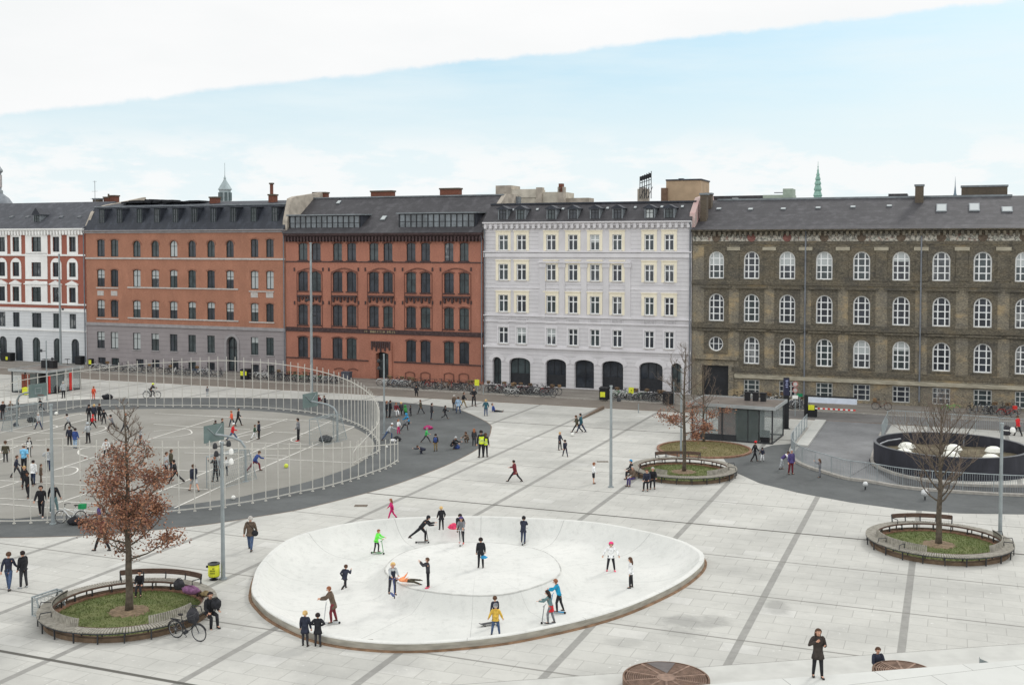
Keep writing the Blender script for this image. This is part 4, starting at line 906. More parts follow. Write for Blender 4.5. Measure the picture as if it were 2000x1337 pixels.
def arch4(s, w, o, par):
    mb = MB(); mb2 = MB(); n = len(o); big = grow(o, .42); k = len(o) - 2; ao, ai = big[2:], grow(o, .03)[2:]
    for j in range(k - 1):
        if j % 1 == 0: mb.add([(ao[j][0], -.05, ao[j][1]), (ai[j][0], -.05, ai[j][1]), (ai[j + 1][0], -.05, ai[j + 1][1]), (ao[j + 1][0], -.05, ao[j + 1][1]), (ao[j][0], 0, ao[j][1]), (ao[j + 1][0], 0, ao[j + 1][1])], [(0, 1, 2, 3), (0, 3, 5, 4)])
    mb.build('arch_voussoirs', M_LILT, par)
for w in b4.wins[-7:]: w['sur'] = arch4
b4.wall(ze4, [M_LILG, M_LILG, M_BLKF], lambda z: 0)
for w in b4.wins[-7:]:   # dark stall riser inside each shop arch
    if w['w'] > 1.5 and w['px'] != 1141: b4.bx('stall_riser', M_BLKF, w['cx'] - w['w'] / 2 + .02, w['cx'] + w['w'] / 2 - .02, .38, .44, .09, w['z1'] * .44)
# smooth upper panels between the rusticated quoins
for a, b_ in ((968, 1032), (1052, 1232), (1252, 1322)):
    for (p0, p1_) in ((452, 497), (505, 556), (566, 622)):
        xa, xb = b4.x(a, p0), b4.x(b_, p0); z0, z1 = b4.z((a + b_) / 2, p1_), b4.z((a + b_) / 2, p0); hs = [outline(w['cx'], w['w'], w['z0'], w['z1']) for w in b4.wins if xa < w['cx'] < xb and w['z0'] > z0 and w['z1'] < z1]
        if hs: mb = MB(); plate(mb, [(xa, z0), (xb, z0), (xb, z1), (xa, z1)], hs, -.025, 0); mb.build('plaster_panel', M_LIL, b4.root)
Z4 = lambda L, Rr: (b4.z(950, L) + b4.z(1346, Rr)) / 2
for L, Rr, h, pd in ((500, 497, .42, .16), (493.5, 490, .12, .24), (627, 634, .16, .12), (618, 621, .12, .2), (676, 688, .22, .2), (563, 564, .1, .06)): zz = Z4(L, Rr); b4.band(zz - h / 2, zz + h / 2, pd, M_LILT)
for px in c4:
    xx = b4.x(px, 621); zz = b4.z(px, 620.5 + (px - 983) * .013); mb = MB(); mb.box(xx - .62, xx + .62, -.1, 0, zz - .06, zz + .02); mb.box(xx - .62, xx + .62, -.1, 0, zz - .52, zz - .44)
    for j in range(9): mb.box(xx - .58 + j * .14, xx - .52 + j * .14, -.09, -.02, zz - .44, zz - .06)
    mb.build('balustrade_panel', M_LILT, b4.root)
for px in (1060, 1098, 1141, 1184, 1226):
    xx = b4.x(px, 560); z0, z1 = b4.z(px, 622), b4.z(px, 514); mb = MB(); mb.box(xx - .3, xx + .3, -.1, -.02, z0, z1); mb.box(xx - .4, xx + .4, -.17, -.02, z1 - .45, z1 - .02); mb.build('pilaster', M_LIL, b4.root)
zz = b4.z(1141, 511.5); b4.band(zz - .12, zz + .06, .24, M_LILT, 'entablature', b4.x(1052), b4.x(1232))
b4.cornice(ze4 - .4, ze4 + .03, .5, M_LILT, .6, M_LIL)
zt4 = b4.z(1150, 397.5, -2.0); b4.roof([(-.45, ze4), (2.0, zt4), (6.5, zt4 + .35)], M_SLB); b4.bx('roof_edge', M_SLD, 0, b4.W, 1.85, 2.15, zt4 - .03, zt4 + .14, b4.roofobj)
for px in (982, 1017, 1077, 1119, 1162, 1206, 1269, 1307): small_dormer(b4, px, 409 - (px - 982) * .007, 431 - (px - 982) * .012, -.05, 1.1, M_ZINC, .34, None, 2.2, M_BLKF)
for px in (1050, 1100, 1187, 1241, 1293, 1333, 1002): y, z, sl_ = on_slope([(-.45, ze4), (2.0, zt4)], px, 411 - (px - 1002) * .02, b4); skylight(b4, px, 409, .3, .34, y, z, sl_, GL[3])
b4.pipe(b4.W - .14, .2, ze4 - .2, .09); b4.pipe(.12, .2, ze4 - .2)
firewall(b4, b4.W + .0, [(-.4, ze4 + .05), (.2, ze4 + .8), (2.6, b4.z(1355, 386, -2.6)), (9, b4.z(1365, 377, -7))], mat('patched_firewall', C(176, 168, 160), .9, .2, .8, col2=C(196, 160, 158)), .55)
# ---- 5: weathered yellow-brown brick
b5 = Bld('long sooty yellow brick building with white arched windows and a painted frieze', 1352, 2200)
c5 = [1399, 1467.7, 1537.3, 1609.7, 1682.7, 1760, 1838.6, 1919.5, 2001, 2084, 2168]; w5 = [30 + i * .85 for i in range(11)]; ze5 = b5.z(1680, 447)
def sur5(s, w, o, par):
    mb = MB(); h = w['w'] / 2; cx = w['cx']; out = outline(cx, w['w'] + .9, w['z0'] - .25, w['z1'] + .55, 'rect'); plate(mb, out, [o], -.05, 0)
    if w['z1'] < s.z(1680, 500): mb.box(cx - h - .75, cx + h + .75, -.28, 0, w['z1'] + .55, w['z1'] + .72)
    mb.build('surround', M_DK5, par)
k5 = dict(fm=M_WHITE, fv=(.3, .7), fh=(.27, .5, .74), ft=.12, bar=.11, sill=M_DK5, depth=.3)
b5.row(c5, (1399, 493.5, 546), (1919.5, 488, 547), w5, 'arch', curtain=.4, sur=sur5, **k5); b5.row(c5, (1399, 575, 628.5), (1919.5, 578.6, 637.5), w5, 'arch', curtain=.06, sur=sur5, **k5)
b5.row(c5[1:], (1467.7, 658.5, 711.5), (1919.5, 669, 727), w5[1:], 'arch', curtain=.03, sur=sur5, **k5)
b5.row(c5[1:], (1467.7, 742, 772), (1919.5, 760, 793), w5[1:], 'rect', fm=mat('greyed_white_paint', C(190, 192, 190), .7, .1, 3), fv=(.27, .73), fh=(.36, .68), ft=.09, bar=.1, curtain=.02, sill=False)
rz = b5.z(1398, 671); b5.wins.append(dict(cx=b5.x(1398, 671), w=1.5, z0=rz - .75, z1=rz + .75, kind='round', ft=.13, fv=(.33, .67), fh=(.5,), bar=.08, fm=M_WHITE, curtain=0, sur=sur5, sill=False, depth=.3, px=0))
gx = b5.x(1397, 740); gz = b5.z(1397, 713); b5.wins.append(dict(cx=gx, w=2.65, z0=.05, z1=gz, kind='rect', ft=.12, fv=(.5,), fh=(.5, .82), bar=.08, fm=M_BLKF, curtain=0, sur=None, sill=False, depth=.6, px=0))
b5.wall(ze5, [M_BR5, M_BR5, M_BLKF], lambda z: 0)
b5.bx('gate', M_BLKF, gx - 1.3, gx + 1.3, .46, .52, .06, gz - .02)
mb = MB(); o = outline(gx, 2.65, .05, gz); plate(mb, outline(gx, 3.7, .05, gz + .5), [o], -.12, 0); mb.box(gx - 2.2, gx + 2.2, -.4, 0, gz + .62, gz + .8); mb.build('gate_surround', M_BR5, b5.root)
Z5 = lambda L, Rr: (b5.z(1356, L) + b5.z(1990, Rr)) / 2
def frieze_mat():
    t = NT('painted_frieze', .85); p = t.obj(); n1 = t.noise(p, 4.5, 4, .7); n2 = t.noise(p, 2.2, 4, .6)
    b = t.mix(t.rng(n1, .44, .54), C(118, 116, 110), C(196, 192, 180)); b = t.mix(t.rng(n2, .56, .66, 0, .6), b, C(138, 92, 80)); b = t.mix(t.rng(n2, .42, .34, 0, .5), b, C(88, 106, 98)); return t.done(b, .85, n1, .5, .04)
za, zb = Z5(474, 467), Z5(459.5, 452.5); b5.band(za, zb, .05, frieze_mat(), 'painted_frieze')
M_RND = [mat('red_roundel', C(132, 92, 86), .85, .2, 4), mat('brown_roundel', C(104, 92, 80), .85, .25, 4)]
for i, px in enumerate(c5): 
    mb = MB(); x = b5.x(px, 467); z = (za + zb) / 2; rs = [[(x + r * math.cos(2 * math.pi * k / 16), y, z + r * math.sin(2 * math.pi * k / 16)) for k in range(16)] for r, y in ((.42, -.05), (.40, -.11), (.26, -.12), (.22, -.15), (.001, -.16))]
    mb.rings(rs, 0, True, False); mb.build('roundel', M_RND[0 if i in (1, 2) else 1], b5.root)
b5.band(Z5(480, 474), Z5(475, 468.5), .14, M_DK5, 'frieze_moulding')
b5.cornice(Z5(459, 452), ze5, .65, M_DK5, .5)
for L, Rr, h, pd, m_ in ((551, 554, .3, .14, M_DK5), (555, 559, .12, .2, M_DK5), (633.5, 648, .42, .14, M_DK5), (638, 653, .12, .2, M_DK5), (641, 657, .5, .04, M_DK5)): zz = Z5(L, Rr); b5.band(zz - h / 2, zz + h / 2, pd, m_)
zz = Z5(717, 742) - .0; b5.band(zz - .25, zz + .2, .12, M_DK5, x0=b5.x(1430))
zz = Z5(728.5, 757); b5.band(zz - .22, zz + .14, .26, M_ST5, 'plinth_course', b5.x(1436))
for i in range(10):
    px = (c5[i] + c5[i + 1]) / 2; x = b5.x(px, 500); z0, z1 = b5.z(px, 549), b5.z(px, 482); mb = MB(); mb.box(x - .52, x + .52, -.1, 0, z0, z1); mb.box(x - .64, x + .64, -.18, 0, z1 - .35, z1 - .02, 1); mb.box(x - .6, x + .6, -.15, 0, z0, z0 + .3, 0); mb.build('pilaster', [M_DK5, M_ST5], b5.root)
p5 = [(-.7, ze5), (.3, ze5 + .35), (6.5, b5.z(1680, 387, -6.5))]
b5.roof([p5[0], p5[1], p5[2], (7.5, p5[2][1] + .05)], M_SLB); b5.bx('ridge_edge', M_ZINC, 1.2, b5.W - 9, 6.35, 6.7, p5[2][1] - .05, p5[2][1] + .14, b5.roofobj)
for px, py, w, h in ((1404, 409, .5, .45), (1466, 409.5, .5, .45), (1530, 409, .5, .42), (1598, 407, .5, .4), (1666, 405, .5, .4), (1737, 403, .5, .4), (1839, 407, .95, 1.9), (1903, 406, .95, 1.9), (1967, 410, .95, 1.2)): y, z, sl_ = on_slope(p5[1:], px, py, b5); skylight(b5, px, py, w, h, y, z, sl_, GL[3])
for px in (1572.5, 1798): b5.pipe(b5.x(px, 600), .4, ze5 - .1, .08)
chimney(b5, 1367.5, 1380, 377, -1.4, M_CHIMD, z0=17); chimney(b5, 1787.5, 1804, 360, -5.2, M_CHIMD, z0=18.2); chimney(b5, 1377, 1389, 376.5, -4.4, M_CHIMD, z0=17)
chimney(b5, 1878, 1968, 361.5, -10, M_CHIMD, z0=17.5, dep=1.4)
# ---- what shows over the roofs
def roofblock(label, parts, cat='roof block', name='rooftop_structure'):
    r = None
    for nm, a, b_, py0, v, dep, m, dz in parts:
        u0, z1 = FU(a, py0, v); u1 = FU(b_, py0, v)[0]
        if r is None: r = thing(name, label, cat, LW(u0, v, 0), FROT); ou, ov = u0, v
        mb = MB(); mb.box(u0 - ou, u1 - ou, ov - v, ov - v + dep, z1 - dz, z1); mb.build(nm, m, r)
    return r
roofblock('pale weathered gable with vents and chimneys rising behind the lilac grey building', [('wall', 968, 1100, 377, -13, 4, mat('weathered_cream_render', C(186, 180, 166), .9, .15, 1.2), 12), ('vent_house', 968, 998, 362.5, -12.8, 3, M_RENDER, 2), ('parapet', 998, 1048, 370, -12.9, 3, mat('pale_parapet', C(192, 186, 172), .9, .15, 1.2), 1), ('chimney', 1047, 1058, 366, -12.7, .9, M_RENDER, 2), ('chimney', 1089, 1100.5, 365, -12.6, .9, M_RENDER, 2), ('chimney_pot', 1091, 1098.5, 358.5, -12.6, .6, M_CHIM, 1), ('ventilation_duct', 1003, 1013, 384, -9, .8, M_ZINC, 2), ('low_wall', 1100, 1150, 387, -14, 2, M_RENDER, 9)])
roofblock('tan rendered rooftop box with a flat top behind the lilac grey building', [('wall', 1301, 1369, 352, -11, 4.5, M_TAN, 14), ('roof_edge', 1300, 1370, 350.5, -10.9, 4.7, M_SLD, .15), ('lean_to', 1291, 1302, 367, -10.5, 3, mat('umber_render', C(120, 98, 82), .9, .15, 2), 5), ('vent', 1325, 1334, 348.5, -11.5, .7, M_SLD, .3)])
roofblock('white rendered chimney stack standing below the rooftop lattice', [('wall', 1245, 1263, 369, -8.5, 1.3, M_RENDER, 4), ('cap', 1248, 1259, 366, -8.6, 1, M_STONE, .5)])
roofblock('pale green flat topped roof structure behind the sooty brick building', [('wall', 1490, 1548, 381, -12, 3, mat('pale_green_panel', C(164, 176, 162), .8, .1, 2), 6), ('tower_box', 1529, 1548, 368.5, -11.9, 2.4, mat('pale_green_render', C(158, 172, 158), .8, .1, 2), 4), ('handrail', 1512, 1529, 375.5, -12, .1, M_PIPE, .1)])
roofblock('low dark roof showing behind the sooty brick ridge beside its first chimney', [('roof', 1392, 1492, 383, -14, 6, M_SLB, 5), ('skylight', 1430, 1442, 386.5, -13.9, .4, GL[3], .5)])
roofblock('brown shed roof behind the sooty brick ridge left of the tall chimney', [('roof', 1735, 1772, 378.5, -12, 3, M_SLB, 5)])
def tower(name, label, px, D, stages, m, cat, n=8, mats=None, win=None):
    x = (px - 1000) / FPX * D; r = thing(name, label, cat, (x, D, 0)); zf = lambda py: CAMZ + ray(px, py).z / ray(px, py).y * D; w = D / FPX; mb = MB()
    prof = [(max(.02, wd / 2 * w), zf(py)) for py, wd in stages]; prof = [(prof[0][0], 0)] + prof
    mb.lathe(prof, n); mb.build('spire', m, r, smooth=(n > 12)); return r, zf, w
r, zf, w = tower('church_spire', 'slender verdigris copper spire beyond the sooty brick building', 1595.5, 420, [(400, 18), (388, 17), (384, 15), (382, 18), (373, 12), (371, 15), (369, 15), (361, 10), (360, 13), (358, 13), (352, 8), (351, 10.5), (349, 10.5), (343, 5.5), (342, 7.5), (336, 3.2), (334, 4), (328, 1.3), (326, 2.4), (324, 1), (315, .5)], M_COPPER, 'spire')
tower('thin_spire', 'thin grey needle spire on the skyline near the right edge', 1863, 500, [(400, 9), (381, 7), (377, 4.6), (362, 1.6), (352, .8), (345, .35)], mat('hazed_lead_spire', C(112, 128, 140), .8, .1, 2), 'spire')  # far spires are coloured paler in place of distance haze
r, zf, w = tower('roof_turret', 'small pale lantern turret with pointed cap and finial behind the orange brick building', 441, 175, [(404, 23), (371, 23)], M_OXGR, 'turret')
mb = MB(); mb.lathe([(13.5 * w, zf(371)), (13.5 * w, zf(369.5)), (9 * w, zf(362)), (4 * w, zf(354)), (2.2 * w, zf(350)), (2.6 * w, zf(348)), (1 * w, zf(345)), (.5 * w, zf(340)), (.35 * w, zf(318))], 8); mb.build('cap', M_OXGR, r)
mb = MB()
for k in range(8): a = (k + .5) * math.pi / 4; c = Vector((10.9 * w * math.cos(a), 10.9 * w * math.sin(a), 0)); mb.obox(c + Vector((0, 0, (zf(376) + zf(392)) / 2)), Vector((-math.sin(a), math.cos(a), 0)) * 4.6 * w, Vector((math.cos(a), math.sin(a), 0)) * .3, (0, 0, zf(376) - zf(392)))
mb.build('openings', mat('louvre_dark', C(92, 106, 108), .8, .1, 2), r)
x = (-1 - 1000) / FPX * 172; dm = thing('domed_tower', 'grey lead dome with a small lantern at the left edge', 'dome', (x, 172, 0)); zf = lambda py: CAMZ + ray(0, py).z / ray(0, py).y * 172; w = 172 / FPX
mb = MB(); mb.lathe([(33 * w, 8), (33 * w, zf(432)), (32 * w, zf(425)), (31 * w, zf(412)), (27 * w, zf(398)), (20 * w, zf(387)), (11 * w, zf(380)), (9 * w, zf(378))], 28); mb.build('dome', mat('lead_dome', C(122, 128, 134), .6, .15, 1.5), dm, True)
mb = MB(); mb.lathe([(9.5 * w, zf(378)), (9.5 * w, zf(372)), (7 * w, zf(371)), (7 * w, zf(338)), (10 * w, zf(335)), (10 * w, zf(332)), (3 * w, zf(322)), (.4 * w, zf(312))], 8); lt = mb.build('lantern', mat('lantern_paint', C(140, 148, 150), .7, .1, 2), dm)
mb = MB()
for k in range(8): a = (k + .5) * math.pi / 4; c = Vector((6.7 * w * math.cos(a), 6.7 * w * math.sin(a), 0)); mb.obox(c + Vector((0, 0, (zf(342) + zf(366)) / 2)), Vector((-math.sin(a), math.cos(a), 0)) * 3 * w, Vector((math.cos(a), math.sin(a), 0)) * .12, (0, 0, zf(342) - zf(366)))
mb.build('openings', M_STONE, lt)
# rooftop sign lattice seen from behind
u0, zt = FU(1250, 340, -8); r = thing('rooftop_sign_frame', 'black steel lattice of a rooftop sign seen from behind', 'sign frame', LW(u0, -8, 0), FROT); mb = MB(); wd = FU(1272, 340, -8)[0] - u0; zb = FU(1260, 388, -8)[1]
for i in range(6): x = wd * i / 5; mb.tube([(x, 0, zb), (x, 0, zt - .3 + .12 * i)], .045, 5)
for k in range(3): mb.tube([(0, 0, zt - .5 - k * .5), (wd, 0, zt - .1 - k * .5)], .04, 5)
for i in range(3): mb.tube([(wd * i / 3, 0, zb), (wd * (i + 1) / 3, .6, zb + 1.3)], .035, 5)
mb.build('lattice', M_BLKF, r); mb = MB()
for i in range(5): x = wd * (i + .5) / 5; mb.box(x - .09, x + .09, -.08, -.02, zt - .75 + .08 * i, zt - .25 + .08 * i)
mb.build('letter_boxes', M_BLKF, r)
u0, zt = FU(185, 353, -6); r = thing('roof_aerial', 'thin television aerial on the leftmost slate roof', 'aerial', LW(u0, -6, 0), FROT); mb = MB(); zb = FU(185, 394, -6)[1]; mb.tube([(0, 0, zb), (0, 0, zt)], .035, 5)
for k, l in ((.1, .35), (1.4, .5), (2.4, .8)): mb.tube([(-l, 0, zt - k), (l, 0, zt - k)], .02, 4)
mb.build('mast', M_PIPE, r)
# ================================================================ OBJECTS
M_FEN = mat('galvanised_fence', C(196, 194, 186), .6, .08, 3); M_STEEL = mat('grey_pole_steel', C(150, 158, 160), .5, .12, 2, metal=.3); M_DKST = mat('dark_steel', C(52, 54, 57), .5, .15, 3)
M_BLACK = mat('black_plastic', C(34, 35, 38), .55, .15, 4); M_WOODD = mat('dark_bench_wood', C(96, 78, 68), .8, .25, 5, sc3=(1, 1, 4)); M_WOODG = mat('weathered_bench_slats', C(148, 144, 134), .85, .2, 6, bump=.2)
M_BWALL = mat('bench_plinth', C(104, 88, 72), .9, .3, 3); M_REDW = mat('rust_red_cladding', C(120, 66, 52), .8, .25, 2); M_REDP = mat('bright_red_panel', C(206, 56, 50), .6, .08, 3)
M_REDD = mat('faded_red_rim', C(168, 88, 82), .7, .15, 3)
M_YEL = mat('acid_yellow_paint', C(214, 218, 60), .6, .08, 4); M_WHT = mat('white_gloss', C(232, 232, 228), .4, .05, 3); M_GREENP = mat('green_sign', C(34, 132, 92), .6, .1, 3)
M_DOME = mat('milky_dome', C(232, 232, 222), .35, .06, 4); M_RING = mat('blackened_ring_wall', C(50, 51, 58), .7, .22, 1.5, sc3=(1, 1, .4)); M_FLOOR = mat('mossy_gravel', C(104, 96, 78), .95, .3, 2)
def glasspanel(name, c, a, rough=.1):
    m = mat(name, c, rough, .08, 2, spec=.5); m.node_tree.nodes['Principled BSDF'].inputs['Alpha'].default_value = a; return m
M_GLZ = glasspanel('clear_glazing', C(170, 182, 182), .20); M_GLB = glasspanel('balustrade_glass', C(176, 192, 200), .55); M_GLD = glasspanel('smoked_glazing', C(84, 92, 92), .88)
M_NET = mat('goal_netting', C(150, 160, 160), .7, .1, 3)

# ---- the two curved fences of the court
FAR = [(9, 816, 747), (28, 812, 738), (48, 809, 733.5), (67, 807, 730), (86, 805, 727), (106, 803, 724.5), (126, 801, 721), (145, 797.5, 718), (164, 795, 716), (202, 793.5, 711), (240, 793, 706.5), (277, 793, 703), (330, 794, 700), (380, 794, 698), (435, 795, 696), (467, 796, 697.5), (498, 797, 699), (528, 799, 701), (557, 801.5, 704.5), (584, 804, 708.6), (609, 807.5, 713), (633, 811.5, 719), (655, 816, 725), (675, 821.5, 732), (692, 828, 740), (707, 835, 748.5), (720, 843, 758.5), (729.5, 852, 768), (736.5, 861, 780), (740.5, 870, 794), (741, 878, 808), (737, 885, 820), (729, 889.5, 830), (719, 893.5, 841), (707, 898, 854), (697, 903.5, 863), (688, 909, 876)]
NEAR = [(-80, 1016, 850), (-20, 1021, 855), (11, 1022.7, 856), (72, 1021, 856), (132, 1019, 857), (196, 1014.5, 858.5), (258, 1009, 860), (319, 1004, 861), (380, 998, 861), (437, 991.5, 862), (490, 983, 864), (540.6, 974, 864), (585, 964, 863), (627, 956, 863), (664, 946, 863), (697, 936, 861), (726, 926, 860), (749.5, 917.5, 858), (768, 908, 857), (783, 897, 856)]
def court_fence(tab, label, step):
    pts = []
    for px, pb, pt in tab: p = G(px, pb); pts.append(Vector((p.x, p.y, HT(p, pt))))
    C_ = spline(pts, 12); acc = 0; res = [C_[0]]
    for a, b in zip(C_, C_[1:]):
        l = (b.xy - a.xy).length
        while acc + l >= step and l > 0:
            t = (step - acc) / l; a = a.lerp(b, t); res.append(a.copy()); l = (b.xy - a.xy).length; acc = 0
        acc += l
    o = res[len(res) // 2]; root = thing('court_fence', label, 'fence', (o.x, o.y, 0))
    for p in res[:100]:
        mb = MB(); h = p.z + random.uniform(-.03, .03); mb.cyl(p.x - o.x, p.y - o.y, -.02, h, .031, n=8); mb.cyl(p.x - o.x, p.y - o.y, .0, .05, .09, n=8); mb.build('post', M_FEN, root)
    for nm, f in (('top_rail', lambda p: p.z - .36), ('bottom_rail', lambda p: .16)):
        mb = MB(); rs = []
        for i, p in enumerate(res):
            t = res[min(i + 1, len(res) - 1)].xy - res[max(0, i - 1)].xy; t.normalize(); s = Vector((-t.y, t.x)) * .018; z = f(p); q = p.xy - o.xy
            rs.append([(q.x + s.x, q.y + s.y, z - .03), (q.x + s.x, q.y + s.y, z + .03), (q.x - s.x, q.y - s.y, z + .03), (q.x - s.x, q.y - s.y, z - .03)])
        mb.rings(rs); fixn(mb.build(nm, M_FEN, root))
court_fence(FAR, 'tall pale post fence curling round the far side of the ball court', .86); court_fence(NEAR, 'pale post fence along the near side of the ball court, before the oak', .86)

# ---- basketball hoops with goals
M_BOARD = glasspanel('grey_green_backboard', C(112, 130, 128), .9)
def net_goal(r, o, e, n_, w, h, dep, post=None):
    """cage goal: opening at o facing e, width along n_"""
    fr = MB(); nt = MB(); z = Vector((0, 0, 1)); P = lambda a, b, c: o + n_ * a + z * b - e * c
    for a in (-w / 2, w / 2): fr.tube([P(a, 0, 0), P(a, h, 0), P(a, h, dep * .55), P(a, 0, dep), P(a, 0, 0)], .035, 6)
    fr.tube([P(-w / 2, h, 0), P(w / 2, h, 0)], .035, 6); fr.tube([P(-w / 2, h, dep * .55), P(w / 2, h, dep * .55)], .025, 6); fr.tube([P(-w / 2, 0, dep), P(w / 2, 0, dep)], .03, 6)
    g = fr.build('frame', M_STEEL, r); n = int(w / .17); rr = .008
    for i in range(n + 1):
        a = -w / 2 + w * i / n; nt.tube([P(a, h, 0), P(a, h, dep * .55), P(a, 0, dep)], rr, 3, caps=False)
    for i in range(1, 13): t = i / 13; c = dep * .55 * (1 - t) + dep * t; b = h * (1 - t); nt.tube([P(-w / 2, b, c), P(w / 2, b, c)], rr, 3, caps=False)
    for a in (-w / 2, w / 2):
        for i in range(1, 8): t = i / 8; nt.tube([P(a, h * t, 0), P(a, h * t, dep * (.55 + .45 * (1 - t)))], rr, 3, caps=False)
        for i in range(1, 8): t = i / 8; nt.tube([P(a, 0, dep * t), P(a, h * min(1, (1 - t) / .45), dep * t)], rr, 3, caps=False)
    nt.build('net', M_NET, g)
def hoop(bx, by, base, sgn, label, wn=1.7):
    zc = 3.15; b = G(bx, by, zc); e = EX * sgn; n_ = Vector((.5, .866, 0)); p = G(*base) if base else b + e * -2.3; p.z = 0; r = thing('basketball_hoop', label, 'basketball hoop', p)
    bl = b - p; bl.z = 0; z = Vector((0, 0, 1)); back = bl.normalized()
    mb = MB(); mb.tube([(0, 0, 0), (0, 0, 1.9), back * .05 + z * 2.25, back * .3 + z * 2.62, back * .8 + z * 2.85, bl * .7 + z * 2.98, bl - back * .1 + z * 3.05], .075, 10); mb.cyl(0, 0, 0, .04, .2, n=12); mb.build('pole', M_STEEL, r)
    mb = MB(); mb.obox(bl + z * zc, n_ * wn, back * .05, z * 1.1); bd = mb.build('backboard', M_BOARD, r)
    mb = MB(); s = 1
    for x0, x1, z0, z1 in ((-.3, .3, -.26, -.22), (-.3, .3, .18, .22), (-.3, -.26, -.22, .18), (.26, .3, -.22, .18)): mb.obox(bl + back * .03 + n_ * (x0 + x1) / 2 + z * (zc + (z0 + z1) / 2), n_ * (x1 - x0), back * .01, z * (z1 - z0))
    for a in (-.6, .6): mb.tube([bl - back * .05 + z * 3.02, bl - back * .04 + n_ * a + z * (zc + .4)], .03, 5)
    mb.build('bracket', M_STEEL, bd)
    mb = MB(); c = bl + back * .3 + z * (zc - .38); mb.tube([c + back * .22 * math.cos(k * math.pi / 8) + n_ * .22 * math.sin(k * math.pi / 8) for k in range(17)], .015, 5); mb.build('rim', M_REDW, r)
    mb = MB(); c2 = c - z * .4
    for k in range(12): a = k * math.pi / 6; mb.tube([c + back * .22 * math.cos(a) + n_ * .22 * math.sin(a), c2 + back * .14 * math.cos(a + .3) + n_ * .14 * math.sin(a + .3)], .01, 3)
    mb.build('net', M_NET, r); return r, p, e, back
r1, p, e, bk = hoop(606, 781, (659, 862), 1, 'tall basketball hoop over a caged goal at the right end of the court')
g1 = thing('cage_goal', 'netted steel goal beneath the hoop at the right end of the court', 'goal', p); net_goal(g1, bk * 1.2 + Vector((0, -.3, 0)), bk, Vector((.45, .89, 0)), 3.0, 1.95, 1.1)
r2, p, e, bk = hoop(418, 845, (480, 940), 1, 'basketball hoop with its grey board nearest the tall lamp mast')
g2 = thing('cage_goal', 'netted steel goal beneath the hoop behind the near court fence', 'goal', p); net_goal(g2, bk * 1.3 + Vector((0, -.4, 0)), bk, Vector((.45, .89, 0)), 3.0, 1.95, 1.1)
r3, p, e, bk = hoop(74, 762, None, 1, 'basketball hoop with plain grey board at the left end of the court')
g3 = thing('cage_goal', 'netted steel goal at the left end of the court', 'goal', p); net_goal(g3, bk * 1.2 + Vector((.2, -.6, 0)), bk, Vector((.45, .89, 0)), 3.0, 1.95, 1.1)
p = G(63, 1201); q = G(112, 1184); g4 = thing('small_goal', 'small white portable goal lying by the ring bench', 'goal', p); d = (q - p); w = d.length; d.normalize(); net_goal(g4, d * w / 2, Vector((d.y, -d.x, 0)) * -1, d, w, .75, .5)

# ---- lamp masts
def lamp_mast(px, pb, pt, label, kind='mast', r0=.085, group=None):
    p = G(px, pb); h = HT(p, pt); r = thing('lamp_post', label, 'lamp post', p, 0, group)
    mb = MB(); mb.cyl(0, 0, -.02, h, r0, r0 * .7, 12); mb.cyl(0, 0, 0, .06, r0 * 1.8, n=12); mb.cyl(0, 0, h, h + .08, r0 * 1.0, n=12); mb.box(-.04, .04, -r0 - .01, -r0 + .02, .6, 1.0); mb.build('pole', M_STEEL, r)
    def head(z, a, l=.34, m=M_DKST):
        hs = .11 if kind == 'flood' else .14; mb = MB(); d = Vector((math.cos(a), math.sin(a), 0)); c = d * (r0 + l) + Vector((0, 0, z)); mb.tube([(0, 0, z), d * (r0 + l * .6) + Vector((0, 0, z))], .025, 5)
        mb.rings([[c + Vector((0, 0, dz)) + d * (q * hs * math.cos(k * math.pi / 5)) + d.cross(Vector((0, 0, 1))) * (q * hs * math.sin(k * math.pi / 5)) for k in range(10)] for q, dz in ((.5, .18), (.9, .1), (1, -.02), (.8, -.08))]); hd = mb.build('floodlight', m, r)
        mb = MB(); mb.rings([[c + Vector((0, 0, dz)) + d * (q * hs * .8 * math.cos(k * math.pi / 5)) + d.cross(Vector((0, 0, 1))) * (q * hs * .8 * math.sin(k * math.pi / 5)) for k in range(10)] for q, dz in ((1, -.082), (.2, -.09))]); mb.build('lens', M_WHT, hd)
    if kind == 'flood': head(h - .05, .2, .2); head(h - .12, 3.6, .2); head(h - .42, .3, .3, M_WHT); head(h - .5, 3.2, .15); head(h - .85, .1, .3, M_WHT)
    elif kind == 'pair': head(h - .5, 3.3); head(h - 1.1, 3.0)
    elif kind == 'arm': head(h - .85, .2, .4)
    elif kind == 'side': head(h - .3, -.5, .4, M_WHT)
    elif kind == 'two': head(h - .9, 3.3, .4); head(h - 1.7, 0, .5)
    elif kind == 'mid': head(h * .62, 3.4, .25); head(h * .52, 0, .2)
    return r
lamp_mast(119, 720, 497, 'very tall steel mast before the white plaster house at left', 'mid', .15); lamp_mast(609, 768, 475, 'very tall steel mast rising before the red brick building', 'mid', .15)
lamp_mast(103.5, 1023, 792, 'grey lamp mast at the near court fence left of the oak, beside the white bicycle', 'plain', .1); lamp_mast(436, 1130, 866, 'lamp mast with a cluster of floodlights beside the yellow litter bin', 'flood', .1)
lamp_mast(1193, 951, 755, 'lone lamp mast on the open paving left of the middle ring bench', 'arm', .1); lamp_mast(1953, 1056, 828, 'lamp mast with a white floodlight behind the right ring bench', 'side', .1)
lamp_mast(750.5, 846, 693, 'lamp mast outside the curled end of the court fence, before the brick portal', 'pair', .08); lamp_mast(1330, 897, 722, 'lamp mast half hidden behind the trunk of the middle bench tree', 'plain', .08)
lamp_mast(92, 782, 667, 'slim mast with two small floodlights in front of the left glass kiosk', 'two', .07)

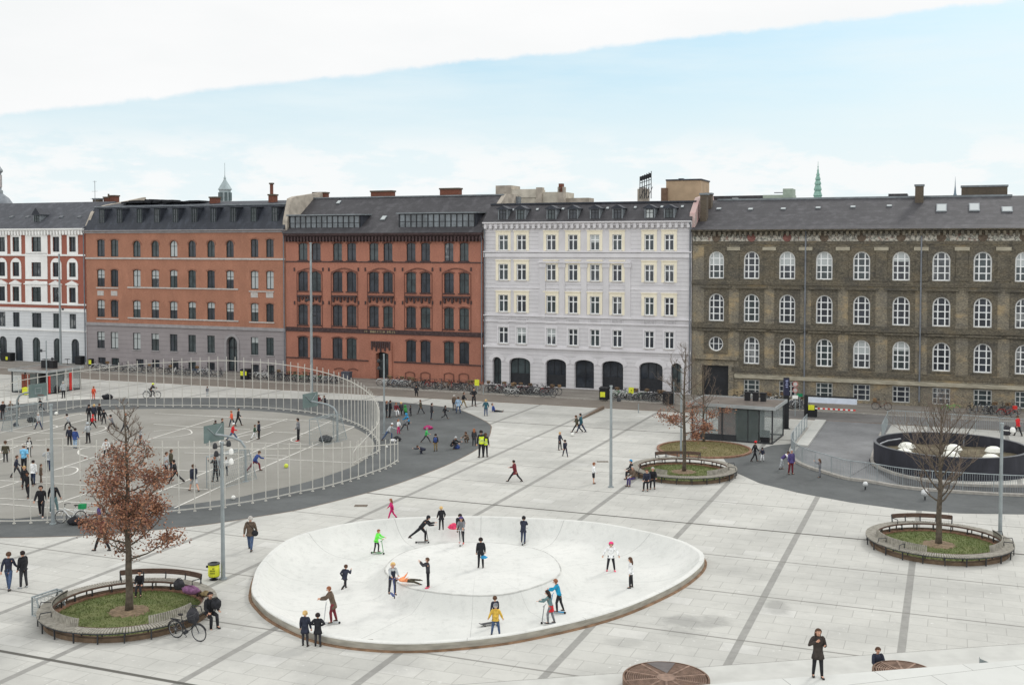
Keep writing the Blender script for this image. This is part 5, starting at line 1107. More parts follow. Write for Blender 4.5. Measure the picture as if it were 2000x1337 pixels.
# ---- ring benches
def ring_bench(c, label, segs, arms):
    r = thing('ring_bench', label, 'bench', (c.x, c.y, 0)); Ro, Ri = 3.47, 2.97; mb = MB(); n = 190
    for k in range(n):
        a = 2 * math.pi * k / n; d = Vector((math.cos(a), math.sin(a), 0)); t = Vector((-d.y, d.x, 0)); w = 2 * math.pi * (Ri + Ro) / 2 / n * .74; zz = .45 + random.uniform(-.004, .004); mb.obox(d * (Ri + Ro) / 2 + Vector((0, 0, zz)), d * (Ro - Ri), t * w, (0, 0, .045))
    mb.build('seat', M_WOODG, r)
    def arcpart(name, m, a0, a1, rr, z0, z1, th, par=r, n=40):
        mb = MB(); rs = []
        for i in range(n + 1): a = R(a0 + (a1 - a0) * i / n); rs.append([((rr + o) * math.cos(a), (rr + o) * math.sin(a), z) for o, z in ((0, z0), (th, z0), (th, z1), (0, z1))])
        mb.rings(rs, 0, True, a1 - a0 < 359); return fixn(mb.build(name, m, par))
    arcpart('seat_rail', M_WOODD, 0, 360, Ri - .05, .40, .475, .05, n=96); arcpart('seat_rail', M_DKST, 0, 360, Ro - .04, .38, .425, .04, n=96)
    arcpart('plinth', M_BWALL, 0, 360, Ro - .42, .0, .17, .22, n=96)
    for k in range(22):
        a = 2 * math.pi * (k + .5) / 22; mb = MB(); d = Vector((math.cos(a), math.sin(a), 0)); t = Vector((-d.y, d.x, 0))
        for rr in (Ro - .05, Ri - .02): mb.obox(d * rr + Vector((0, 0, .2)), d * .05, t * .045, (0, 0, .42))
        mb.obox(d * (Ro + Ri) / 2 + Vector((0, 0, .38)), d * (Ro - Ri), t * .05, (0, 0, .06)); mb.build('leg', M_DKST, r)
    for a0, a1, kind in segs:
        if kind == 'out':
            b = arcpart('backrest', M_WOODD, a0, a1, Ro - .04, .66, .88, .05); n = 4
            for i in range(n + 1): a = R(a0 + (a1 - a0) * i / n); mb = MB(); d = Vector((math.cos(a), math.sin(a), 0)); mb.tube([d * (Ro - .08) + Vector((0, 0, .4)), d * (Ro - .0) + Vector((0, 0, .85))], .03, 6); mb.build('bracket', M_DKST, b)
        else:
            mb = MB(); k = int((a1 - a0) * math.pi / 180 * Ri / .095)
            for i in range(k + 1): a = R(a0 + (a1 - a0) * i / k); d = Vector((math.cos(a), math.sin(a), 0)); t = Vector((-d.y, d.x, 0)); mb.obox(d * (Ri - .03) + Vector((0, 0, .62)), t * .07, d * .03, Vector((0, 0, .30)) - d * .06)
            b = mb.build('backrest', M_WOODG, r); arcpart('bracket', M_DKST, a0, a1, Ri - .09, .70, .74, .02, b)
    for a in arms:
        d = Vector((math.cos(R(a)), math.sin(R(a)), 0)); mb = MB(); mb.tube([d * (Ri + .02) + Vector((0, 0, .46)), d * (Ri + .02) + Vector((0, 0, .68)), d * (Ro - .08) + Vector((0, 0, .68)), d * (Ro - .02) + Vector((0, 0, .46))], .022, 6); mb.build('armrest', M_DKST, r)
ring_bench(T1, 'ring bench round the brown leaved oak at lower left', [(50, 115, 'out'), (165, 250, 'in'), (-56, -18, 'in')], [115, 50, 165, 190, 215, -18])
ring_bench(T2, 'ring bench in the middle of the square where people sit at its left', [(62, 115, 'out'), (-68, -22, 'in'), (225, 240, 'in')], [115, 62, -22, 5, 205])
ring_bench(T3, 'ring bench round the bare tree at the right edge', [(58, 111, 'out'), (165, 238, 'in'), (-60, 8, 'in')], [111, 195, 218, -30, -14, 8])

# ---- trees
M_BARK = mat('tree_bark', C(90, 82, 72), .95, .3, 6, bump=.4); M_TWIG = mat('twig_bark', C(112, 100, 90), .9, .2, 5)
M_LF = [mat('russet_leaves', C(138, 100, 80), .85, .3, 3), mat('pale_brown_leaves', C(164, 120, 94), .85, .25, 3), mat('dull_purple_leaves', C(116, 80, 72), .85, .3, 3)]
def grow_tree(base, H, r0, label, clear, spread, leafband, nleaf, nbr, seed, droop=0.0, upsweep=.5, dense=1.0, lw=.10, tw_=1.0, cone=False):
    rnd = random.Random(seed); root = thing('oak_tree', label, 'tree', base); tr = MB(); tw = MB(); tips = []
    lead = []; x = y = 0
    for i in range(15): t = i / 14; x += rnd.uniform(-.05, .05) * H / 14; y += rnd.uniform(-.05, .05) * H / 14; lead.append(Vector((x, y, H * t)))
    tr.tube(lead, [r0 * (1.25 if i == 0 else (1 - i / 14) ** .85 + .06) for i in range(15)], 10)
    def at(h): t = max(0, min(13.99, h / H * 14)); i = int(t); return lead[i].lerp(lead[i + 1], t - i)
    def branch(p, d, L, r, lvl):
        pts = [p.copy()]; n = 6 if lvl < 2 else 4; q = p.copy()
        for i in range(n):
            d = (d + Vector((rnd.uniform(-.22, .22), rnd.uniform(-.22, .22), rnd.uniform(-.1, .2) + (upsweep * .12 if lvl < 2 else 0) - droop * .1))).normalized(); q = q + d * L / n; pts.append(q.copy())
        (tr if lvl == 0 else tw).tube(pts, [r * (1 - .8 * i / n) * (tw_ if lvl else 1) + .0025 for i in range(n + 1)], 6 if lvl == 0 else (4 if lvl == 1 else 3), caps=False)
        tips.extend((pt, lvl) for pt in pts[1:])
        if lvl < 3:
            kk = int((6 if lvl == 0 else 4 if lvl == 1 else 2) * dense * rnd.uniform(.8, 1.2))
            for j in range(kk):
                t = rnd.uniform(.25, 1.0); ii = min(n - 1, int(t * n)); pp = pts[ii].lerp(pts[ii + 1], t * n - ii if t < 1 else 1); side = Vector((rnd.uniform(-1, 1), rnd.uniform(-1, 1), rnd.uniform(-.3, .7))).normalized()
                branch(pp, (d * .8 + side * .9).normalized(), L * rnd.uniform(.35, .55), r * .45, lvl + 1)
    for k in range(nbr):
        t = (k + rnd.random() * .7) / nbr; h = clear + (H * .97 - clear) * t; a = k * 2.4 + rnd.uniform(-.4, .4); prof = (math.sin(math.pi * min(1, (t * .85 + .15))) ** .7) * (1 - t * .45) if not cone else (1 - t * .82) * min(1, .7 + t * 3)
        L = spread * prof * rnd.uniform(.75, 1.1) + .25; el = (.12 + upsweep * (.4 + .7 * t)); d = Vector((math.cos(a), math.sin(a), math.tan(el))).normalized()
        branch(at(h), d, L, r0 * .32 * (1 - t * .6), 0)
    tr.build('trunk', M_BARK, root, True); cr = tw.build('crown', M_TWIG, root)
    if nleaf:
        lf = MB(); lo, hi = leafband; cand = [p for p, l in tips if l >= 1 and lo <= p.z <= hi]; clumps = [rnd.choice(cand) for _ in range(max(1, nleaf // 14))] if cand else []
        for _ in range(nleaf):
            if not clumps: break
            c = rnd.choice(clumps); w = max(0, 1 - 1.05 * max(0, (c.z - lo) / (hi - lo)))
            if rnd.random() > w + .05: continue
            p = c + Vector((rnd.gauss(0, .16), rnd.gauss(0, .16), rnd.gauss(-.03, .14))); u = Vector((rnd.uniform(-1, 1), rnd.uniform(-1, 1), rnd.uniform(-1, .4))).normalized(); v = u.orthogonal().normalized(); v = Matrix.Rotation(rnd.uniform(0, 6.28), 3, u) @ v; l = lw * rnd.uniform(.7, 1.25); w = l * .55
            lf.add([p, p + u * l * .45 + v * w * .5, p + u * l, p + u * l * .5 - v * w * .5 + u.cross(v) * l * .12], [(0, 1, 2), (0, 2, 3)], rnd.choice((0, 0, 1, 1, 2)))
        o = lf.build('leaves', M_LF, cr)
    return root
grow_tree(T1, HT(T1, 790), .15, 'young oak full of brown leaves below and bare above, inside the lower left ring bench', 2.2, 1.9, (1.8, 7.2), 27000, 36, 11, upsweep=.26, dense=1.0, lw=.12, cone=True)
grow_tree(T2, HT(T2, 668), .13, 'slim oak with a few brown leaves inside the middle ring bench', 2.6, 2.15, (2.0, 4.6), 5200, 18, 23, upsweep=.3, lw=.14)
grow_tree(T3, HT(T3, 788), .15, 'wide bare tree inside the right ring bench', 2.1, 3.0, (0, 0), 0, 30, 5, upsweep=.75, dense=1.0, tw_=.7)
grow_tree(T4T, HT(T4T, 712), .10, 'thin bare tree with a few low leaves on the round lawn by the glass kiosk', 1.6, 2.0, (1.3, 3.3), 1100, 15, 31, upsweep=.7, dense=.8, lw=.14)

# ---- glass kiosks of the underground car park
def kiosk(c0, ex_, ey_, W, D, H, label, panels, inner):
    """c0 = front right corner on the ground; ex_ runs left->right along the front, ey_ to the back"""
    r = thing('glass_kiosk', label, 'kiosk', c0, math.atan2(ex_.y, ex_.x)); mb = MB(); mb.box(-W - .25, .25, -.25, D + .25, H, H + .12); mb.box(-W - .28, .28, -.28, -.22, H - .05, H + .2, 1); mb.box(-W - .28, .28, D + .22, D + .28, H - .05, H + .2, 1); mb.box(-W - .28, -W - .22, -.22, D + .22, H - .05, H + .2, 1); mb.box(.22, .28, -.22, D + .22, H - .05, H + .2, 1)
    mb.build('roof', [mat('wet_roof_felt', C(112, 104, 98), .35, .25, .8), mat('roof_edge_steel', C(158, 162, 162), .5, .1, 2)], r)
    for x, y in [(-W, 0), (-W * .62, 0), (-W * .3, 0), (0, 0), (0, D), (-W, D), (-W * .5, D)]: mb = MB(); mb.box(x - .05, x + .05, y - .05, y + .05, 0, H); mb.build('post', M_DKST, r)
    mb = MB(); mb.box(-W, 0, -.03, .03, 0, .12); mb.box(-W, 0, -.03, .03, H - .12, H); mb.box(-.03, .03, 0, D, 0, .12); mb.box(-.03, .03, 0, D, H - .12, H); mb.box(-W - .03, -W + .03, 0, D, 0, .12); mb.box(-W, 0, D - .03, D + .03, 0, .12); mb.build('frame', M_DKST, r)
    for nm, x0, x1, y0, y1, z0, z1, m in panels: mb = MB(); mb.box(x0, x1, y0, y1, z0, z1); mb.build(nm, m, r)
    for nm, x0, x1, y0, y1, z0, z1, m in inner: mb = MB(); mb.box(x0, x1, y0, y1, z0, z1); mb.build(nm, m, r)
    return r
p = G(1508, 867.5); ql = G(1352, 856); exv = (p - ql); W = exv.length; exv.normalize(); H = HT(p, 799)
kiosk(p, exv, None, W, 4.3, H, 'glass and dark steel kiosk on the asphalt between the middle lawn and the ramp', [
 ('pane', -W + .05, -W * .62 - .05, -.015, .015, .5, H - .12, M_GLZ), ('pane', -W * .62 + .05, -W * .44, -.015, .015, .5, H - .12, M_GLZ), ('pane', -.95, -.05, -.015, .015, .5, H - .12, M_GLZ), ('pane', -.015, .015, .05, 4.25, .12, H - .12, M_GLZ), ('pane', -W + .05, -.05, 4.285, 4.315, .12, H - .12, M_GLZ), ('pane', -W - .015, -W + .015, .05, 4.25, .12, H - .12, M_GLZ)],
 [('door_panel', -W * .44, -W * .30, -.05, .05, .12, H - .14, M_GLD), ('door_panel', -W * .30 + .06, -1.05, -.05, .05, .12, H - .14, M_GLD), ('dark_plinth', -W + .05, -W * .44, .03, .12, .0, .5, M_DKST), ('stair_core', -W * .72, -W * .5, 1.2, 3.2, 0, H - .3, M_REDW), ('inner_wall', -W * .42, -1.2, .8, 3.0, 0, H - .2, M_DKST), ('litter_box', -.9, -.3, .15, .6, 0, .95, M_BLACK)])
t = thing('roof_vent_group', 'row of black vent boxes on the kiosk roof beside the ramp', 'roof vents', p + Vector((0, 0, H + .12)), math.atan2(exv.y, exv.x))
for x in (-2.6, -1.95, -1.35): mb = MB(); mb.box(x - .2, x + .2, 3.0, 3.4, 0, .62); mb.box(x - .24, x + .24, 2.96, 3.44, .62, .68); mb.build('vent_box', M_BLACK, t)
pk = G(92, 770); ex2 = Vector((.985, -.17, 0)); H2 = HT(pk, 727)
kk = kiosk(pk, EX, None, 4.6, 4.6, H2, 'glass kiosk with rust red and bright red panels beyond the left end of the court', [
 ('pane', -4.55, -3.4, -.015, .015, .12, H2 - .12, M_GLZ), ('pane', -.015, .015, .05, 2.2, .12, H2 - .12, M_GLZ), ('pane', -.015, .015, 2.3, 4.55, .12, H2 - .12, M_GLZ), ('pane', -4.55, -.05, 4.58, 4.61, .12, H2 - .12, M_GLZ)],
 [('rust_panel', -3.3, -2.2, -.05, .05, 0, H2 - .3, M_REDW), ('door_panel', -2.2, -1.0, -.04, .04, .1, H2 - .2, M_GLD), ('red_panel', .03, .1, .15, .38, .1, 1.9, M_REDP), ('red_panel', .03, .1, 3.0, 3.3, .1, 1.9, M_REDP), ('stair_core', -2.6, -1.3, 1.5, 3.6, 0, H2 - .4, M_DKST)])
t = thing('roof_vent_group', 'pair of black vent boxes on the left glass kiosk roof', 'roof vents', pk + Vector((0, 0, H2 + .12)), FROT)
for x in (-2.6, -1.6): mb = MB(); mb.box(x - .32, x + .32, 2.2, 2.8, 0, .72); mb.box(x - .36, x + .36, 2.16, 2.84, .72, .78); mb.build('vent_box', M_BLACK, t)

# ---- pylon, barrier, signs
p = G(1535, 837); h = HT(p, 737); r = thing('sign_pylon', 'tall slim black information pylon with a blue head beside the kiosk', 'sign', p, FROT + .5); mb = MB(); mb.box(-.2, .2, -.12, .12, 0, h); mb.box(-.3, .3, -.2, .2, 0, .05); mb.build('column', M_BLACK, r)
mb = MB(); mb.box(-.215, .215, -.135, .135, h * .66, h - .05); hd = mb.build('blue_head', mat('deep_blue_panel', C(44, 46, 68), .5, .15, 3), r); mb = MB()
for k, (w, z) in enumerate(((.22, .0), (.14, .16), (.22, .32), (.16, .5))): mb.box(-w / 2 - .02, w / 2 - .02, -.145, -.138, h * .95 - z - .09, h * .95 - z)
mb.build('pale_marks', mat('pale_sign_marks', C(150, 156, 190), .6, .1, 3), hd)
p = G(1574, 812); r = thing('ramp_barrier', 'black car park barrier portal with a white beam and a red and white boom', 'barrier', p, FROT); h = HT(p, 771); L = FU(1674, 780, UV(p)[1])[0] - UV(p)[0]
mb = MB(); mb.box(-.14, .14, -.18, .18, 0, h); mb.box(.14, L, -.1, .1, h - .1, h); mb.box(L - .1, L + .05, -.06, .06, 0, h - .1) if False else None; mb.build('portal_frame', M_BLACK, r)
mb = MB(); mb.box(.2, L, -.16, .04, h - .62, h - .14); mb.build('height_beam', mat('pale_beam', C(206, 214, 226), .5, .05, 3), r)
mb = MB(); mb.box(.16, .95, -.16, .16, 0, h - .95); mb.build('control_cabinet', M_BLACK, r); mb = MB(); mb.box(.22, .74, -.2, -.165, h - 1.28, h - .82); mb.build('yellow_plate', M_YEL, r)
nb = 16; 
for k in range(nb): mb = MB(); x0 = .8 + (L - .9) * k / nb; mb.box(x0, x0 + (L - .9) / nb, -.26, -.18, h - 1.16, h - 1.04); mb.build('boom_section', M_WHT if k % 2 == 0 else M_REDP, r)
def sign(name, label, px, pb, pt, plates, group=None, r0=.04, cat='sign'):
    p = G(px, pb); h = HT(p, pt); r = thing(name, label, cat, p, FROT, group); mb = MB(); mb.cyl(0, 0, 0, h, r0, n=8); mb.build('post', M_STEEL, r)
    for nm, kind, z, w, hh, m in plates:
        mb = MB()
        if kind == 'disc': mb.rings([[(w / 2 * math.cos(k * math.pi / 10), y, h + z + w / 2 * math.sin(k * math.pi / 10)) for k in range(20)] for y in (-.05, -.08)])
        elif kind == 'ring': mb.rings([[(w / 2 * q * math.cos(k * math.pi / 10), -.085, h + z + w / 2 * q * math.sin(k * math.pi / 10)) for k in range(20)] for q in (.76, 1)], caps=False)
        else: mb.box(-w / 2, w / 2, -.08, -.05, h + z - hh / 2, h + z + hh / 2)
        mb.build(nm, m, r)
    return r
sign('road_sign', 'pole with round red and white signs beside the black pylon', 1553, 812, 744, [('sign_disc', 'disc', -.25, .48, 0, M_STONE), ('sign_rim', 'ring', -.25, .48, 0, M_REDD), ('sign_disc', 'disc', -.8, .46, 0, M_STONE), ('sign_rim', 'ring', -.8, .46, 0, M_REDD), ('plate', 'box', -1.4, .5, .3, M_WHT)])
sign('direction_sign', 'small green plate sign at the barrier portal', 1562, 800, 768, [('plate', 'box', -.15, .5, .28, M_GREENP)])
sign('notice_board', 'yellow square notice on a post by the red brick and lilac buildings', 932, 768, 740, [('plate', 'box', -.35, .5, .62, M_YEL)])
sign('notice_board', 'yellow square notice over the bicycles before the arched shopfronts', 1233, 781, 756, [('plate', 'box', -.3, .5, .6, M_YEL)])
for i, (px, pb, pt, lb) in enumerate(((1316, 788, 745, 'thin steel post at the right shopfront of the lilac grey building'), (1247, 806, 788, 'short steel post at the kerb right of the black waste container'), (944, 770, 753, 'steel post at the left end of the bicycle rack before the lilac building'), (1035, 815, 806, None))):
    if lb: sign('steel_post', lb, px, pb, pt, [], None, .045, 'post')
def container(px, pb, w, dpt, h, label, plates=(), m=M_BLACK, cat='waste container', name='waste_container'):
    p = G(px, pb); r = thing(name, label, cat, p, FROT); mb = MB(); mb.box(-w / 2, w / 2, 0, dpt, .05, h * .86); mb.build('body', m, r); mb = MB(); mb.prism([(-.05, h * .86), (-.05, h * .93), (dpt * .8, h), (dpt + .03, h * .94), (dpt + .03, h * .86)], -w / 2 - .04, w / 2 + .04); fixn(mb.build('lid', m, r))
    for x, z, ww, hh in plates: mb = MB(); mb.box(x - ww / 2, x + ww / 2, -.03, -.005, z - hh / 2, z + hh / 2); mb.build('yellow_label', M_YEL, r)
    for sx in (-1, 1): mb = MB(); mb.tube([(sx * w * .4 - .03, .12, .07), (sx * w * .4 + .03, .12, .07)], .07, 10); mb.build('wheel', M_BLACK, r)
container(1178, 781, .8, .8, 1.25, 'black waste container with yellow label before the arched shopfronts', [(-.05, .55, .5, .5)])
container(476, 741, .9, .8, 1.2, 'black waste container with two yellow labels beside the stone arched door', [(-.25, .7, .35, .5), (.3, .72, .2, .45)])
container(1303, 789, .9, .8, 1.15, 'plain black waste container at the right end of the shopfronts'); container(11, 705, 1.6, .8, 1.1, 'black container with small yellow label at the left edge behind the kiosk', [(.2, .4, .35, .4)])
container(37, 702, 1.3, .8, 1.2, 'dark planter box before the second arch of the white house', cat='planter', name='planter_box'); container(152, 712, .9, .7, 1.1, 'dark box under the rightmost arch of the white house', cat='planter', name='planter_box')
container(674, 741, 1.0, .7, .9, 'grey utility cabinet left of the red brick portal', m=mat('blue_grey_cabinet', C(84, 88, 98), .7, .1, 3), cat='cabinet', name='utility_cabinet')
container(176, 716, .5, .4, 1.0, 'slim dark bin with bright yellow face between the white and orange houses', [(0, .6, .4, .55)], cat='litter bin', name='litter_bin'); container(49, 771, .75, .5, .75, 'bright yellow box beside the left glass kiosk', m=M_YEL, cat='box', name='storage_box')
# yellow litter bin by the mast
p = G(418, 1131); r = thing('litter_bin', 'round acid yellow litter bin with black rim beside the floodlight mast', 'litter bin', p); mb = MB(); mb.lathe([(.23, .16), (.26, .2), (.255, .45), (.245, .7)], 24); mb.build('drum', M_YEL, r, True)
mb = MB(); mb.lathe([(.05, .0), (.2, .0), (.2, .02), (.06, .05), (.06, .12), (.22, .13), (.235, .17)], 16); mb.build('base', M_BLACK, r); mb = MB(); mb.lathe([(.25, .69), (.27, .71), (.27, .75), (.17, .78), (.16, .72), (.02, .70)], 24); mb.build('rim', mat('worn_black_rim', C(64, 66, 68), .5, .3, 8), r)
mb = MB(); rnd = random.Random(2)
for row, z in enumerate((.56, .46, .35)):
    for k in range(5 - (row == 0) * 3):
        a = -math.pi / 2 - .42 + k * .19 + (row == 0) * .5; c = Vector((.262 * math.cos(a), .262 * math.sin(a), z)); t = Vector((-math.sin(a), math.cos(a), 0)); nn = Vector((math.cos(a), math.sin(a), 0)); mb.obox(c, t * .025, nn * .006, (0, 0, .07)); 
        if rnd.random() < .7: mb.obox(c + t * .014 + Vector((0, 0, rnd.choice((-.02, 0, .025)))), t * .022, nn * .006, (0, 0, .016))
mb.build('dark_lettering', mat('olive_lettering', C(110, 116, 40), .7, .2, 5), r); mb = MB(); mb.box(-.34, -.25, -.05, .03, .55, .64); mb.build('ashtray', M_BLACK, r)

# ---- ring wall with domes
cz = 1.4; rc = G(1856, 868, cz); rc = Vector((rc.x, rc.y, 0)); r = thing('ventilation_ring', 'low blackened round wall with six milky domes inside, by the ramp', 'vent enclosure', rc); mb = MB(); Rr = 5.0; n = 72
mb.rings([[(q * math.cos(2 * math.pi * k / n), q * math.sin(2 * math.pi * k / n), z) for k in range(n)] for q, z in ((Rr + .3, -.01), (Rr + .26, .03), (Rr, .05), (Rr, cz), (Rr - .16, cz), (Rr - .16, .55))], caps=False); mb.build('wall', M_RING, r)
mb = MB(); mb.rings([[(q * math.cos(2 * math.pi * k / n), q * math.sin(2 * math.pi * k / n), z) for k in range(n)] for q, z in ((Rr + .02, cz + .01), (Rr + .02, cz + .05), (Rr - .18, cz + .05), (Rr - .18, cz + .01))], caps=False); fixn(mb.build('coping', mat('ring_coping', C(96, 98, 102), .5, .15, 2), r))
mb = MB(); mb.rings([[(q * math.cos(2 * math.pi * k / n), q * math.sin(2 * math.pi * k / n), .6 + .05 * math.sin(k)) for k in range(n)] for q in (Rr - .1, 3, .01)], caps=False); fixn(mb.build('floor', M_FLOOR, r))
for px, py in ((1771, 867), (1766, 879), (1862, 871), (1857, 884), (1941, 875), (1936, 890)):
    q = G(px, py, 1.0) - rc; q.z = 0; mb = MB(); rr = .58; mb.lathe([(rr * .88, .62), (rr * .88, .76), (rr * 1.03, .77), (rr * 1.03, .81), (rr * .97, .83), (rr * .9, .93), (rr * .72, 1.04), (rr * .42, 1.12), (.01, 1.14)], 24, q.x, q.y, 0, False); mb.build('dome', M_DOME, r, True)
mb = MB(); q = G(1990, 843, .8) - rc; mb.tube([(-4.1, 2.2, 1.05), (-3.2, 3.2, 1.1), (-2.0, 4.0, 1.1)], .06, 6); mb.tube([(2.4, 3.6, .6), (2.4, 3.6, 1.3), (2.8, 3.7, 1.6)], .05, 6); mb.build('pipe', M_PIPE, r)
# ---- railings round the ramp
def railing(label, base, h, glass_upto=None, bars=True, step=1.7):
    P = spline(base, 8); o = P[0]; r = thing('ramp_railing', label, 'railing', (o.x, o.y, 0)); acc = [0]
    for a, b in zip(P, P[1:]): acc.append(acc[-1] + (b - a).length)
    def at(s):
        s = max(0, min(acc[-1] - 1e-6, s))
        for i in range(len(acc) - 1):
            if acc[i + 1] >= s: return P[i].lerp(P[i + 1], (s - acc[i]) / max(1e-6, acc[i + 1] - acc[i])) - o
    n = max(1, int(acc[-1] / step)); ds = acc[-1] / n
    for i in range(n + 1): q = at(i * ds); mb = MB(); mb.cyl(q.x, q.y, 0, h, .028, n=8); mb.build('post', M_STEEL, r)
    mb = MB(); mb.tube([at(acc[-1] * i / (n * 3)) + Vector((0, 0, h)) for i in range(n * 3 + 1)], .03, 8); mb.build('handrail', M_STEEL, r)
    for i in range(n):
        mb = MB(); s0 = i * ds
        if glass_upto and s0 < glass_upto:
            a, b = at(s0 + .04), at(s0 + ds - .04); mb.add([a + Vector((0, 0, .1)), b + Vector((0, 0, .1)), b + Vector((0, 0, h - .04)), a + Vector((0, 0, h - .04))], [(0, 1, 2, 3)]); mb.build('glass_panel', M_GLB, r)
        else:
            k = int(ds / .13)
            for j in range(1, k): q = at(s0 + ds * j / k); mb.tube([q + Vector((0, 0, .1)), q + Vector((0, 0, h))], .011, 4, caps=False)
            mb.tube([at(s0) + Vector((0, 0, .12)), at(s0 + ds) + Vector((0, 0, .12))], .015, 4); mb.build('bar_panel', M_STEEL, r)
railing('curving steel railing with glass at its upper end along the near side of the ramp', [G(*q) for q in RAILBASE], 1.25, 7.5)
railing('straight bar railing on the far side of the ramp behind the round wall', [G(1722, 858), G(1733, 835), G(1741, 829), G(1820, 834), G(1900, 840), G(2000, 848), G(2100, 856)], 1.2)
for px, py, d_, lb in ((1690, 956, .32, 'small steel ball light on a stem at the ramp apron'), (1806.5, 976, .46, 'larger steel ball light on a stem before the bare tree')):
    p = G(px, py); r = thing('ball_light', lb, 'ground light', p); mb = MB(); mb.cyl(0, 0, 0, .2, .05, n=8); mb.build('stem', M_DKST, r); mb = MB(); mb.ell((0, 0, .2 + d_ / 2), d_ / 2, d_ / 2, d_ / 2, 20, 12); mb.build('ball', mat('polished_ball', C(206, 208, 208), .4, .1, 2, metal=.3), r, True)
# ---- round grilles in the foreground
def grille(px, py, z, rad, label, h, rings_=True):
    p = G(px, py, z); r = thing('round_grille', label, 'vent grille', (p.x, p.y, 0)); mb = MB(); mb.rings([[(q * math.cos(2 * math.pi * k / 64), q * math.sin(2 * math.pi * k / 64), zz) for k in range(64)] for q, zz in ((rad, 0), (rad, z), (rad - .06, z + .01), (rad - .06, z - .08), (.01, z - .08))], caps=False); mb.build('drum', mat('corten_drum', C(118, 96, 82), .85, .25, 4), r)
    mb = MB()
    q = rad - .12
    while q > rad * .22: mb.rings([[(qq * math.cos(2 * math.pi * k / 64), qq * math.sin(2 * math.pi * k / 64), zz) for k in range(64)] for qq, zz in ((q, z - .05), (q, z - .004), (q - .03, z - .004), (q - .03, z - .05))], caps=False); q -= .075
    for k in range(10): a = k * math.pi / 5 + .2; d = Vector((math.cos(a), math.sin(a), 0)); mb.obox(d * (rad * .55) + Vector((0, 0, z - .02)), d * (rad * .82), d.cross(Vector((0, 0, 1))) * .07, (0, 0, .05))
    mb.lathe([(rad * .22, z - .05), (rad * .22, z + .012), (.01, z + .015)], 24); mb.build('grille', mat('corten_bars', C(134, 112, 98), .8, .25, 5), r)
    if rings_:
        mb = MB(); n = 12
        mb.add([(.25 * rad * math.cos(1.35), .25 * rad * math.sin(1.35), z + .012)] + [((rad - .1) * math.cos(1.2 + .75 * k / n), (rad - .1) * math.sin(1.2 + .75 * k / n), z + .012) for k in range(n + 1)], [(0, k + 1, k + 2) for k in range(n)]); mb.build('wet_plate', mat('dark_wet_plate', C(92, 86, 84), .4, .2, 4), r)
grille(1301, 1322, .42, 1.47, 'big round rusty vent grille at the bottom edge', .4); grille(1765, 1310, .95, 1.0, 'round grille half hidden behind the terrace edge at bottom right', .9, False)
p = G(1945, 1284, .9); r = thing('curved_vent', 'small curved grey scoop set in the terrace gutter at bottom right', 'vent', (p.x, p.y, 0)); mb = MB(); mb.rings([[(-.55 * math.cos(t), .35 * math.sin(t), 0), (-.55 * math.cos(t), .35 * math.sin(t), .2 + .75 * (1 - t / 3.2))] for t in [k * .25 for k in range(12)]], closed=False, caps=False); mb.build('scoop', M_STEEL, r)

